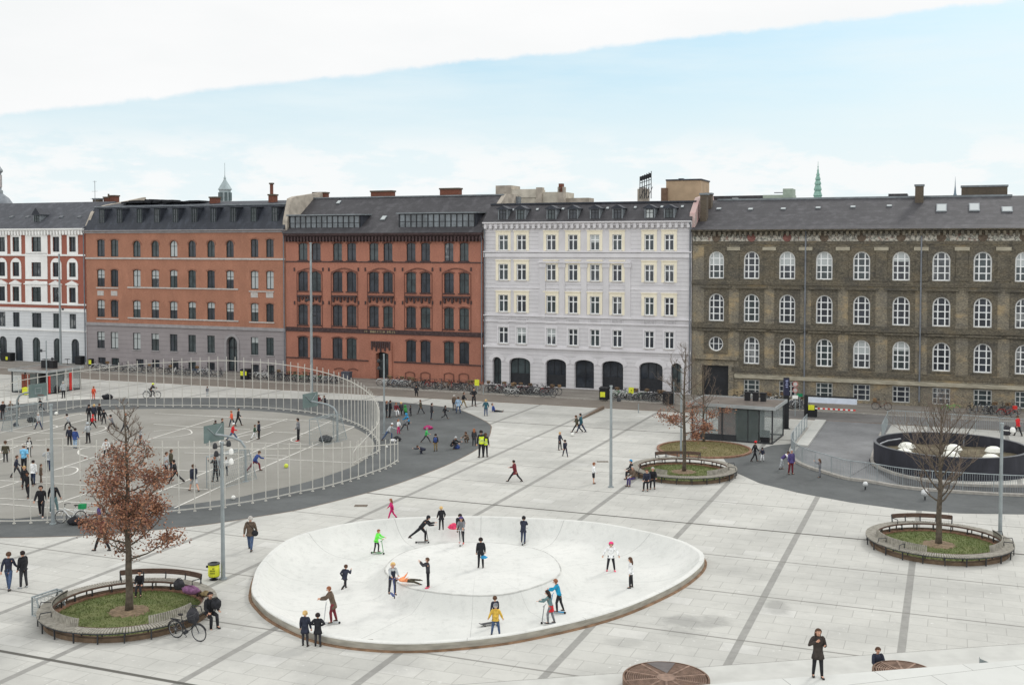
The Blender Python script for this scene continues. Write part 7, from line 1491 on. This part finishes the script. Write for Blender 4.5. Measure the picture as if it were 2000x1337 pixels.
PEOPLE = [
 # ball court, far left
 (6, 819, 783, 40, 'stand', 'black', 'dark', 'bhair', 'person with brown hair in a dark jacket at the left edge behind the cage goal', dict()),
 (34, 815, 779, 100, 'stand', 'black', 'black', 'dhair', 'person in black with white shoes standing behind the left cage goal', dict(shoes='white')),
 (19, 800, 0, 60, 'sitfloor', 'brown', 'dark', 'rhair', 'ginger haired person sitting at the far left rim of the court', dict(H=1.5)),
 (80, 803, 776, -50, 'stride', 'black', 'black', 'dhair', 'person in black striding behind the left hoop', dict()),
 (76, 838, 805, 250, 'walk', 'lgrey', 'djeans', 'ghair', 'player in a light grey hoodie running at a white ball', dict()),
 (134, 839, 807, 250, 'run', 'lgrey', 'black', 'dhair', 'player in a grey top running with one leg kicked back', dict()),
 (136, 871, 832, 200, 'stand', 'navy', 'black', 'bhair', 'person in a navy jacket standing beside one in a blue jacket', dict()),
 (147, 875, 836, 170, 'stand', 'blue', 'paleblue', 'dhair', 'person in a blue jacket and pale jeans on the court', dict(coat=.08)),
 (172, 865, 824, 240, 'pocket', 'lgrey', 'black', 'ghair', 'person in a pale grey hoodie with hood up and black trousers', dict(hood='lgrey', shoes='black')),
 (174, 823, 790, 200, 'stand', 'black', 'black', 'dhair', 'leftmost black clad person of the huddle at the far court line', dict()),
 (184, 825, 789, 180, 'stand', 'navy', 'black', 'blond', 'blond person in the dark huddle at the far court line', dict()),
 (194, 822, 788, 150, 'wide', 'black', 'black', 'bhair', 'person in black with legs apart at the right of the dark huddle', dict()),
 (203, 828, 800, 200, 'wide', 'black', 'black', 'dhair', 'bent person in black just right of the dark huddle', dict()),
 (180, 836, 809, 110, 'stride', 'red', 'black', 'bhair', 'player in a red hoodie striding before the dark huddle', dict(hood='red')),
 (220, 841, 808, 260, 'run', 'grey', 'black', 'dhair', 'player in grey and white running left of the oak top', dict()),
 (244, 844, 806, 100, 'walk', 'brown', 'dark', 'rhair', 'person in dark brown walking behind the oak top', dict()),
 (274, 868, 832, 120, 'stand', 'lgrey', 'dark', 'ghair', 'pale grey figure seen through the bare top of the oak', dict()),
 (208, 894, 857, 10, 'wide', 'white', 'black', 'dhair', 'player in a white jacket and black trousers with legs apart', dict(coat=.08)),
 (183, 780, 754.5, 180, 'stand', 'orange', 'orange', 'rhair', 'child in an orange red suit beyond the far fence', dict()),
 (124, 777, 744, 230, 'stand', 'lgrey', 'black', 'ghair', 'grey haired person in a grey jacket by the left glass kiosk', dict(coat=.06)),
 (405, 774, 754.5, 180, 'stand', 'grey', 'lgrey', 'bhair', 'small child in grey standing beyond the far fence', dict()),
 (11, 902, 861, 200, 'stand', 'olive', 'dark', 'bhair', 'person in a dark olive jacket at the left edge of the court', dict(coat=.1)),
 (57, 892, 854, 180, 'stand', 'black', 'dark', 'bhair', 'person in a black coat with white shoulders behind the blue shirted player', dict(vest='white')),
 (47, 922, 867, 170, 'stand', 'lblue', 'black', 'bhair', 'player in a light blue shirt and black trousers', dict(bare=True)),
 (32, 931, 888, 110, 'walk', 'navy', 'dark', 'bhair', 'boy in a dark navy jacket walking right at the left court edge', dict()),
 (94, 919, 875, 190, 'hips', 'lgrey', 'djeans', 'bhair', 'player in a pale hoodie with hands on hips and dark jeans', dict(coat=.04)),
 (65, 946, 898, 170, 'stand', 'white', 'djeans', 'dhair', 'player in a white hoodie within the group by the near fence', dict(coat=.05)),
 (80, 942, 906, 120, 'stand', 'brown', 'brown', 'bhair', 'person in a dark brown coat right of the white hoodie', dict(coat=.1)),
 (48, 955, 910, 30, 'stand', 'black', 'black', 'blond', 'blond person in black half hidden behind the near group', dict()),
 (55, 972, 920, 0, 'walk', 'black', 'black', 'dhair', 'person all in black walking towards the near fence', dict(skin='skin2')),
 (81, 1009, 946, 10, 'walk', 'black', 'black', 'dhair', 'person in black with a pale belt passing the near fence', dict(shoes='lgrey')),
 (105, 1002, 942, 180, 'wide', 'black', 'tealj', 'ghair', 'man in a black jacket, grey green jeans and white shoes at the mast', dict(shoes='white')),
 (193, 1026, 984, 90, 'stand', 'purple', 'jeans', 'bhair', 'person in violet and jeans half hidden behind the oak leaves', dict()),
 (200, 1075, 1006, 250, 'walk', 'maroon', 'black', 'dhair', 'person whose dark legs show below the oak leaves', dict()),
 # ball court, right
 (465, 831, 796, 90, 'walk', 'black', 'black', 'dhair', 'tall person in black walking behind the orange jumper', dict()),
 (453, 833, 802, 260, 'walk', 'orange', 'navy', 'rhair', 'person in an orange red jumper on the far court', dict()),
 (454, 860, 825, 90, 'stride', 'red', 'jeans', 'ghair', 'child in a red vest with white hat striding in jeans', dict(hat=('white', 'hat'), vest='red')),
 (434, 851, 817, 90, 'stand', 'black', 'dark', 'bhair', 'person in a black jacket right of the nearest backboard', dict()),
 (421, 851, 821, 180, 'stand', 'black', 'black', 'dhair', 'person in a high visibility vest behind the nearest backboard', dict(vest='hivis')),
 (497, 858, 829, 100, 'walk', 'dgreen', 'white', 'bhair', 'child in dark green with white trousers held by a taller person', dict()),
 (506, 857, 822, 260, 'stand', 'navy', 'black', 'dhair', 'person in a dark jacket holding a child in white trousers', dict(coat=.04)),
 (325, 934, 882, 90, 'stand', 'lgrey', 'black', 'bhair', 'boy in a pale hoodie and black trousers beside an olive jacket', dict()),
 (334, 926, 877, 110, 'stand', 'olive', 'navy', 'bhair', 'person in a dark olive jacket right of the oak', dict(coat=.05)),
 (343, 944, 896, 270, 'stride', 'black', 'black', 'dhair', 'person in black striding along the fence right of the oak', dict()),
 (379, 959, 905, 220, 'walk', 'navy', 'lgrey', 'bhair', 'boy in a navy top and pale shorts walking', dict(skirt='shorts', coat=.04)),
 (421, 940, 890, 240, 'reach', 'black', 'black', 'rhair', 'person in black raising hands behind the floodlight mast', dict()),
 (431, 930, 892, 180, 'stand', 'grey', 'dark', 'ghair', 'grey figure hidden behind the floodlight mast', dict()),
 (441, 928, 892, 180, 'stand', 'white', 'navy', 'bhair', 'person with white shoulders just right of the floodlight mast', dict()),
 (496, 920, 874, 100, 'lunge', 'blue', 'maroon', 'bhair', 'player in a blue top and maroon trousers leaning at the near goal', dict(H=1.65)),
 (583, 861, 816, 270, 'pocket', 'grey', 'black', 'dhair', 'goalkeeper in a grey top, black trousers and red shoes', dict(shoes='red')),
 (622, 787, 0, 20, 'sitfloor', 'maroon', 'black', 'dhair', 'left one of two people sitting beyond the right backboard', dict(H=1.5)), (635, 788, 0, -30, 'sitfloor', 'dark', 'black', 'bhair', 'right one of two people sitting beyond the right backboard', dict(H=1.5)),
 # dark apron right of the court
 (755, 815, 783, 100, 'stand', 'black', 'black', 'rhair', 'ginger person in black at the left of the seated cluster', dict()), (762, 815, 781, 120, 'stand', 'black', 'black', 'dhair', 'dark haired person in black beside the seated cluster', dict()),
 (773, 813, 0, 30, 'sit', 'maroon', 'white', 'rhair', 'ginger person in maroon seated in the cluster', dict(H=1.5)), (784, 812, 0, 200, 'sit', 'dark', 'black', 'blond', 'dark dressed person seated in the middle of the cluster', dict(H=1.5)),
 (793, 810, 0, 200, 'crouch', 'kgreen', 'dark', 'bhair', 'crouching child with a bright green hood', dict(H=1.4, hood='kgreen')), (802, 812, 792, 250, 'stand', 'dark', 'dark', 'dhair', 'small dark figure right of the green hood', dict()),
 (798, 829, 0, 240, 'kneel', 'cyan', 'black', 'dhair', 'kneeling child in a bright blue hooded jacket', dict(H=1.45, hood='cyan')), (790, 840, 817, 100, 'lunge', 'grey', 'dark', 'bhair', 'child in grey lunging beside the pink trousers', dict(H=1.2)),
 (778, 847, 819, 60, 'wide', 'white', 'magenta', 'rhair', 'long haired child in a white top and pink trousers', dict(longhair=True)), (757, 859, 827, 90, 'lunge', 'lgrey', 'jeans', 'bhair', 'person in a grey jacket and white hat bending over bags', dict(H=1.55, hat=('white', 'hat'))),
 (822, 808, 780, 250, 'walk', 'olive', 'dark', 'bhair', 'child in an olive coat walking on the dark apron', dict(coat=.08)), (843, 819, 787, 100, 'stand', 'dark', 'navy', 'dhair', 'child in a dark grey blue coat standing on the apron', dict(coat=.07)),
 (869, 818, 791, 110, 'kick', 'black', 'dark', 'dhair', 'child in black hopping on the apron', dict()), (887, 801, 771, 170, 'stand', 'brown', 'dark', 'ghair', 'person in brown behind the pale blue jacket', dict()),
 (895, 807, 775.5, 180, 'wide', 'paleblue', 'jeans', 'bhair', 'person in a pale blue jacket and jeans with legs apart', dict(coat=.06)), (905, 795, 765, 100, 'walk', 'black', 'khaki', 'bhair', 'person in a black jacket and light trousers walking right', dict()),
 (925.5, 793, 757, 30, 'hips', 'black', 'black', 'dhair', 'adult in black with a white stripe down the trousers', dict()), (949, 812, 780, 180, 'pocket', 'teal', 'jeans', 'blond', 'blond person in a teal coat walking off by the lying boy', dict(coat=.07)),
 (966, 804, 0, 90, 'longsit', 'blue', 'black', 'bhair', 'boy in blue reclining on the pale paving', dict(H=1.5)), (832, 864, 834, 80, 'stride', 'green', 'dark', 'ghair', 'child in a bright green top striding with a grey hat', dict(hat=('grey', 'hat'))),
 (851, 881, 847, 200, 'stand', 'dark', 'khaki', 'dhair', 'child in tan trousers wearing a blue rucksack', dict()), (882, 876, 0, 60, 'crouch', 'black', 'dark', 'ghair', 'person in black crouching over something blue', dict(H=1.6, hat=('lgrey', 'hat'))),
 (829, 886, 0, 250, 'crawl', 'navy', 'navy', 'bhair', 'child in navy on hands and knees on the apron', dict(H=1.35)), (914, 863, 0, 330, 'crouch', 'brown', 'brown', 'bhair', 'child crouching in a brown hooded coat', dict(H=1.4)),
 (926, 870, 837, 180, 'stand', 'dark', 'black', 'rhair', 'long haired ginger person in a dark coat', dict(coat=.1, longhair=True)), (940, 893, 838, 200, 'stand', 'black', 'black', 'dhair', 'tall adult in black and a high visibility vest at the apron edge', dict(vest='hivis')),
 (948, 892, 845, 160, 'stand', 'black', 'black', 'bhair', 'adult with long brown hair in a bright yellow vest', dict(vest='hivis', longhair=True)), (813, 776, 0, 180, 'sit', 'black', 'black', 'dhair', 'person in black sitting on the kerb before the red brick building', dict(H=1.5)),
 # open square
 (1006, 940, 896, 250, 'stride', 'maroon', 'black', 'dhair', 'woman in a dark red coat striding across the paving', dict(coat=.12)), (1127, 844, 810, 240, 'stride', 'olive', 'black', 'bhair', 'boy in an olive jacket kicking towards a white ball', dict(coat=.06)),
 (1135, 844, 805.5, 260, 'walk', 'teal', 'djeans', 'dhair', 'boy in a dark teal jacket behind the olive jacket', dict(coat=.05)), (1093, 878, 844, 60, 'wide', 'navy', 'black', 'blond', 'blond boy in dark clothes waiting for the ball', dict()),
 (1104, 891, 858, 200, 'walk', 'navy', 'navy', 'dhair', 'dark haired boy in navy leaning towards the ball', dict()), (1159, 944, 903, 100, 'pocket', 'white', 'black', 'rhair', 'boy in a white shirt and black shorts left of the lone mast', dict(skirt='shorts')),
 (1235, 936, 0, 280, 'sit', 'black', 'black', 'dhair', 'person in a bright blue hat seated on the middle ring bench', dict(H=1.6, hat=('cyan', 'hat'), z=.0)), (1238, 949, 0, 300, 'sit', 'brown', 'purple', 'ghair', 'person in a brown coat and violet trousers on the middle ring bench', dict(H=1.6, coat=.05)),
 (1264, 956, 0, -20, 'sit', 'navy', 'black', 'bhair', 'person in navy seated on the middle ring bench, left of a grey haired one', dict(H=1.65)), (1275, 952, 0, -10, 'sit', 'black', 'black', 'ghair', 'grey haired person in black seated on the middle ring bench', dict(H=1.65)),
 (1474, 901, 861, 100, 'walk', 'black', 'black', 'dhair', 'person in black with a red hat pointing by the kiosk', dict(hat=('red', 'hat'))), (1489, 901, 874, 200, 'wide', 'navy', 'white', 'dhair', 'small child in navy and white trousers by the kiosk', dict()),
 (1527, 916, 0, 80, 'bend', 'white', 'lgrey', 'bhair', 'child in white and purple bending on the right asphalt', dict(H=1.4, vest='purple')), (1545, 926, 877, 20, 'stand', 'purple', 'maroon', 'lgrey', 'person in a purple jacket with pale hood up', dict(hood='lgrey', coat=.05)),
 (1601, 932, 896, 250, 'phone', 'grey', 'grey', 'bhair', 'child in grey holding up a pole at the ramp railing', dict(longhair=True)), (1988, 851, 811, 200, 'walk', 'red', 'black', 'bhair', 'man in a red jacket and black trousers beyond the round wall', dict(coat=.04)),
 # skate bowl
 (765, 1014, 973, 280, 'walk', 'magenta', 'magenta', 'rhair', 'long haired child in a magenta snowsuit at the back of the bowl', dict(longhair=True)), (862, 1034, 989, 200, 'pocket', 'black', 'black', 'blond', 'blond person in a black coat at the back rim of the bowl', dict(surf='bowl', coat=.07)),
 (897, 1034, 0, 10, 'crouch', 'black', 'black', 'dhair', 'person in black crouching with a red seat behind the purple helmet', dict(surf='bowl', H=1.6)), (902, 1063, 1013, -10, 'scoot', 'grey', 'black', 'dhair', 'child in a purple helmet and grey jacket riding a scooter', dict(surf='bowl', hat=('purple', 'helmet'), longhair=True, shoes='red')),
 (822, 1060, 1023, 90, 'push', 'black', 'black', 'dhair', 'boy in black pushing hard on a low scooter', dict(surf='bowl', hood='black', H=1.6)), (735, 1081, 1038, 75, 'scoot', 'lime', 'dark', 'rhair', 'child in a neon green jacket riding a green scooter', dict(surf='bowl', coat=.05)),
 (939, 1108, 1050, 185, 'stand', 'black', 'black', 'dhair', 'boy in a black hooded jacket on the mound holding something blue', dict(surf='bowl', coat=.06)), (673, 1151, 1101, 160, 'run', 'navy', 'black', 'bhair', 'boy in a navy tracksuit running in the bowl', dict(surf='bowl', coat=.05)),
 (766, 1163, 1102, 20, 'scoot', 'lgrey', 'dark', 'blond', 'blond child with a navy vest standing on a blue scooter', dict(surf='bowl', vest='navy')), (836, 1147, 1089, 275, 'phone', 'dark', 'black', 'bhair', 'boy in dark grey and red shoes holding up his hands', dict(surf='bowl', shoes='hotpink')),
 (824, 1141, 0, 90, 'lie', 'coral', 'olive', 'dhair', 'child in a bright orange jacket lying on the mound slope', dict(surf='bowl', H=1.2)), (651, 1218, 1150, 280, 'scoot', 'brown', 'maroon', 'rhair', 'child in a long brown coat on a scooter at the left of the bowl', dict(surf='bowl', coat=.13)),
 (596, 1261, 1193, 175, 'stand', 'navy', 'dark', 'blond', 'blond person in a navy coat outside the front rim of the bowl', dict(coat=.14)), (621, 1261, 1197, 185, 'hips', 'black', 'dark', 'dhair', 'dark haired person in a black coat outside the front rim of the bowl', dict(coat=.14)),
 (1022, 1062, 1014, 170, 'scoot', 'navy', 'djeans', 'dhair', 'child in a navy coat with a scooter at the back of the mound', dict(surf='bowl', coat=.1, hat=('black', 'hat'))), (1193, 1114, 1058, 0, 'skate', 'white', 'black', 'bhair', 'girl in a pink helmet, white jacket and pink skates', dict(surf='bowl', hat=('pinkh', 'helmet'), shoes='hotpink', coat=.05)),
 (1232, 1147, 1089, 260, 'stand', 'white', 'black', 'bhair', 'long haired girl in a white jacket and black tights', dict(surf='bowl', longhair=True, coat=.05, hat=('bhair', 'hat'))), (1092, 1197, 1137, 255, 'scoot', 'turq', 'black', 'rhair', 'girl in a turquoise top and black leggings on a scooter', dict(surf='bowl', bare=False)),
 (1076, 1220, 1159, 250, 'scoot', 'tealj', 'grey', 'dhair', 'girl in a red skirt and patterned top on a scooter', dict(surf='bowl', skirt='red', longhair=True)), (968, 1240, 1180, 180, 'wide', 'yellow', 'jeans', 'ghair', 'child in a mustard yellow jacket and jeans at the front rim', dict(surf='bowl', coat=.04, hat=('grey', 'hat'))),
 (967, 1222, 1164, 200, 'stand', 'navy', 'dark', 'bhair', 'brown haired boy hidden behind the mustard yellow jacket', dict(surf='bowl')),
 # left and front
 (489, 1074, 1006, 180, 'walk', 'brown', 'jeans', 'ghair', 'grey haired man in a brown coat and jeans with a shoulder bag', dict(coat=.07, wide=1.05)), (17, 1150, 1076, 185, 'walk', 'navy', 'jeans', 'bhair', 'person in a slate jacket and blue jeans at the left edge', dict()),
 (46, 1147, 1075, 240, 'stand', 'black', 'dark', 'dhair', 'person in a black hooded jacket beside the slate jacket', dict(coat=.03, shoes='lgrey')), (274, 1165, 0, 5, 'sit', 'black', 'dark', 'dhair', 'child in dark clothes seated on the far side of the oak bench', dict(H=1.35)),
 (409, 1221, 0, 40, 'sit', 'black', 'black', 'dhair', 'man in a black jacket seated at the right of the oak bench', dict(H=1.8, coat=.03)),
 (1597, 1322, 1226, 0, 'face', 'umber', 'black', 'bhair', 'long haired person in a dark coat standing on the terrace, hand at face', dict(z=1.0, coat=.13, longhair=True)), (1712, 1330, 0, 5, 'sit', 'navy', 'black', 'bhair', 'boy in a navy hoodie seated below the terrace edge', dict(H=1.5)),
]
PE = {}
for i, (px, pf, top, face, pose, tc, bc, hc, label, kw_) in enumerate(PEOPLE):
    ob, p, s = person(px, pf, top, face, pose, tc, bc, hc, label, **kw_); PE[label] = (ob, p, s, face)
    if 'terrace edge' in label: ob.location.z = .0
finish_bodies()
for o in list(bpy.data.objects):
    if '_f' in o: del o['_f']
def who(k): return [v for l, v in PE.items() if k in l][0]
# child on the grey bicycle by the far fence
ob, p, s = person(297, 776, 750, 95, 'cycle', 'black', 'black', 'dhair', 'cyclist in black with a neon yellow helmet beyond the far fence', H=1.45, hat=('hivis', 'helmet')); SKQ[:] = [SKQ[-1]]; finish_bodies()
for o in (ob,):
    if '_f' in o: del o['_f']
ob.location.x -= .15; ob.location.z += .02
# scooters
def scooter(k, colour, label, off=.28, bar=.8):
    ob, p, s, f = who(k); r = thing('kick_scooter', label, 'scooter', p + Vector((math.sin(R(f)), -math.cos(R(f)), 0)) * .05, R(f)); m = mat('scooter_' + colour, C(*PC[colour]), .4, .1, 4); h = bar * s / 1.4
    mb = MB(); mb.box(-.055, .055, -.24, .26, .055, .085); mb.build('deck', m, r); mb = MB(); mb.tube([(0, -.24, .07), (0, -.33, .14), (0, -.24, h)], .018, 6); mb.tube([(-.2, -.23, h), (.2, -.23, h)], .014, 6); mb.build('handlebar', m, r)
    for y in (-.35, .3): mb = MB(); mb.tube([(-.015, y, .05), (.015, y, .05)], .05, 12); mb.build('wheel', M_BLACK, r)
    ob.location.z += .075
scooter('neon green jacket', 'kgreen', 'green kick scooter under the child in neon green'); scooter('pushing hard', 'black', 'low black kick scooter under the pushing boy', bar=.6); scooter('purple helmet and grey', 'white', 'white kick scooter under the purple helmeted child')
scooter('navy vest standing', 'blue', 'blue kick scooter under the blond child'); scooter('long brown coat', 'lgrey', 'silver kick scooter under the child in a brown coat'); scooter('scooter at the back of the mound', 'lgrey', 'silver kick scooter at the back of the mound')
scooter('turquoise top', 'cyan', 'pale blue kick scooter under the girl in turquoise'); scooter('red skirt', 'grey', 'grey kick scooter under the girl in a red skirt')
p = GB(955, 1220); r = thing('skateboard', 'grey skateboard lying by the mustard yellow jacket', 'skateboard', p, .5); mb = MB(); mb.obox((0, 0, .09), (.62, 0, 0), (0, .19, 0), (0, 0, .015)); mb.obox((.36, 0, .11), (.14, 0, .05), (0, .17, 0), (0, 0, .015)); mb.obox((-.36, 0, .11), (.14, 0, -.05), (0, .17, 0), (0, 0, .015)); mb.build('deck', M_DKST, r)
for x in (-.22, .22):
    for y in (-.08, .08): mb = MB(); mb.tube([(x, y - .015, .03), (x, y + .015, .03)], .03, 8); mb.build('wheel', M_BLACK, r)
# balls
def ball(px, py, rad, m, label, z=0.0): p = G(px, py + rad * PXM(G(px, py)), 0) if not z else G(px, py, z); mb = MB(); mb.ell((0, 0, rad), rad, rad, rad, 16, 10); o = mb.build('ball', m, None, True, p); tag(o, label, 'ball')
MWB = mat('white_ball', C(226, 226, 220), .5, .12, 9, mid=(.45, .55)); MYB = mat('yellow_ball', C(206, 218, 80), .6, .1, 6)
ball(1118, 848, .14, MWB, 'white football on the paving near the olive jacket'); ball(559, 909, .15, MYB, 'yellow green ball behind the near court fence'); ball(456, 971, .13, MWB, 'white ball lying at the foot of the near court fence'); ball(110, 807, .16, MWB, 'black and white football in the far left of the court'); ball(77, 825, .14, MWB, 'white football at the feet of the grey hoodie'); ball(755, 872, .1, MWB, 'small white ball outside the curled fence')
# bags, coats and small things
def bundle(px, py, w, h, m, label, name='bag', cat='bag', z=0.0, rz=0.0, d=None):
    p = G(px, py, z); rnd = random.Random(int(px * 3 + py)); mb = MB(); mb.ell((0, 0, h * .45), w / 2, (d or w * .6) / 2, h * .55, 12, 8)
    mb.v = [(x * (1 + rnd.uniform(-.14, .14)), y * (1 + rnd.uniform(-.14, .14)), max(0, zz * (1 + rnd.uniform(-.12, .12)))) for x, y, zz in mb.v]; r = thing(name, label, cat, p, rz); mb.build('body', m, r, True)
    mb = MB(); mb.tube([(-w * .25, 0, h * .85), (-w * .1, 0, h * 1.12), (w * .12, 0, h * 1.12), (w * .26, 0, h * .85)], .014, 4); mb.build('handle', m, r); return r
K = lambda n: pm(n)
bundle(210, 779, 1.1, .5, K('black'), 'black sports bag beyond the far fence near the orange red child'); bundle(62, 824, .9, .4, K('black'), 'black bag heap on the court by the left goal'); bundle(31, 832, .5, .3, K('navy'), 'small navy bag at the foot of the left goal'); bundle(148, 1024, .95, .42, K('black'), 'black rucksack on the ground under the white bicycle')
bundle(636, 863, 1.1, .5, K('dark'), 'dark bag heap beside the right cage goal'); bundle(836, 838, .8, .3, K('pink'), 'magenta bag lying behind the bright green top'); bundle(775, 861, .7, .35, K('black'), 'black and white bag on the apron by the bending grey jacket'); bundle(768, 862, .5, .2, K('white'), 'small white bag beside the black one on the apron')
bundle(892, 876, .5, .3, K('blue'), 'bright blue bag held by the crouching person in black'); bundle(350, 1151, .5, .45, K('dark'), 'dark rucksack on the oak bench left of the purple jacket', z=.48); bundle(372, 1158, .9, .30, K('plum'), 'purple jacket heaped on the oak bench', 'jacket', 'jacket', z=.48, rz=-.5); bundle(402, 1163, .45, .2, K('khaki'), 'patterned scarf on the far right of the oak bench', 'scarf', 'scarf', z=.48)
bundle(377, 1216, .5, .6, K('dark'), 'big grey rucksack on the oak bench beside the seated man', z=.48); bundle(124 - 13, 768, .5, .8, K('black'), 'black bag standing by the left glass kiosk'); bundle(945, 1090, .35, .12, K('cyan'), 'blue thing held low by the boy on the mound', 'toy', 'toy', z=.75)
bundle(886, 1033, .6, .3, K('hotpink'), 'pink red seat by the crouching person at the back of the bowl', 'seat_pad', 'sled', z=-.1); bundle(1966, 849, .8, .7, K('dark'), 'dark pushchair or dog bundle beside the man in red', 'pushchair', 'pushchair'); bundle(422, 1188, .4, .42, K('black'), 'round black thing held by the seated man', 'helmet', 'helmet', z=.75, d=.45)
# shoulder bag, rucksack and sticks that people carry
def worn(k, name, label, cat, c, sz, m, strap=False):
    ob, p, s, f = who(k); r = thing(name, label, cat, ob.location, R(f)); mb = MB(); mb.ell(Vector(c) * s, sz[0], sz[1], sz[2], 10, 8); mb.build('body', m, r, True); mb = MB()
    if strap: mb.tube([(-.11 * s, .02, .58 * s), (-.04 * s, .09 * s, .7 * s), (.05 * s, .09 * s, .8 * s), (.07 * s, .0, .82 * s)], .012, 5)
    else: mb.tube([(-.05 * s, .05 * s, .8 * s), (-.05 * s, -.06 * s, .78 * s), (-.05 * s, -.07 * s, .64 * s)], .012, 5); mb.tube([(.05 * s, .05 * s, .8 * s), (.05 * s, -.06 * s, .78 * s), (.05 * s, -.07 * s, .64 * s)], .012, 5)
    mb.build('strap', m, r)
worn('brown coat and jeans', 'shoulder_bag', 'black shoulder bag carried by the grey haired man', 'bag', (-.15, .05, .50), (.16, .09, .16), K('black'), True); worn('blue rucksack', 'rucksack', 'blue rucksack on the child in tan trousers', 'bag', (.05, .10, .68), (.14, .1, .2), K('blue'))
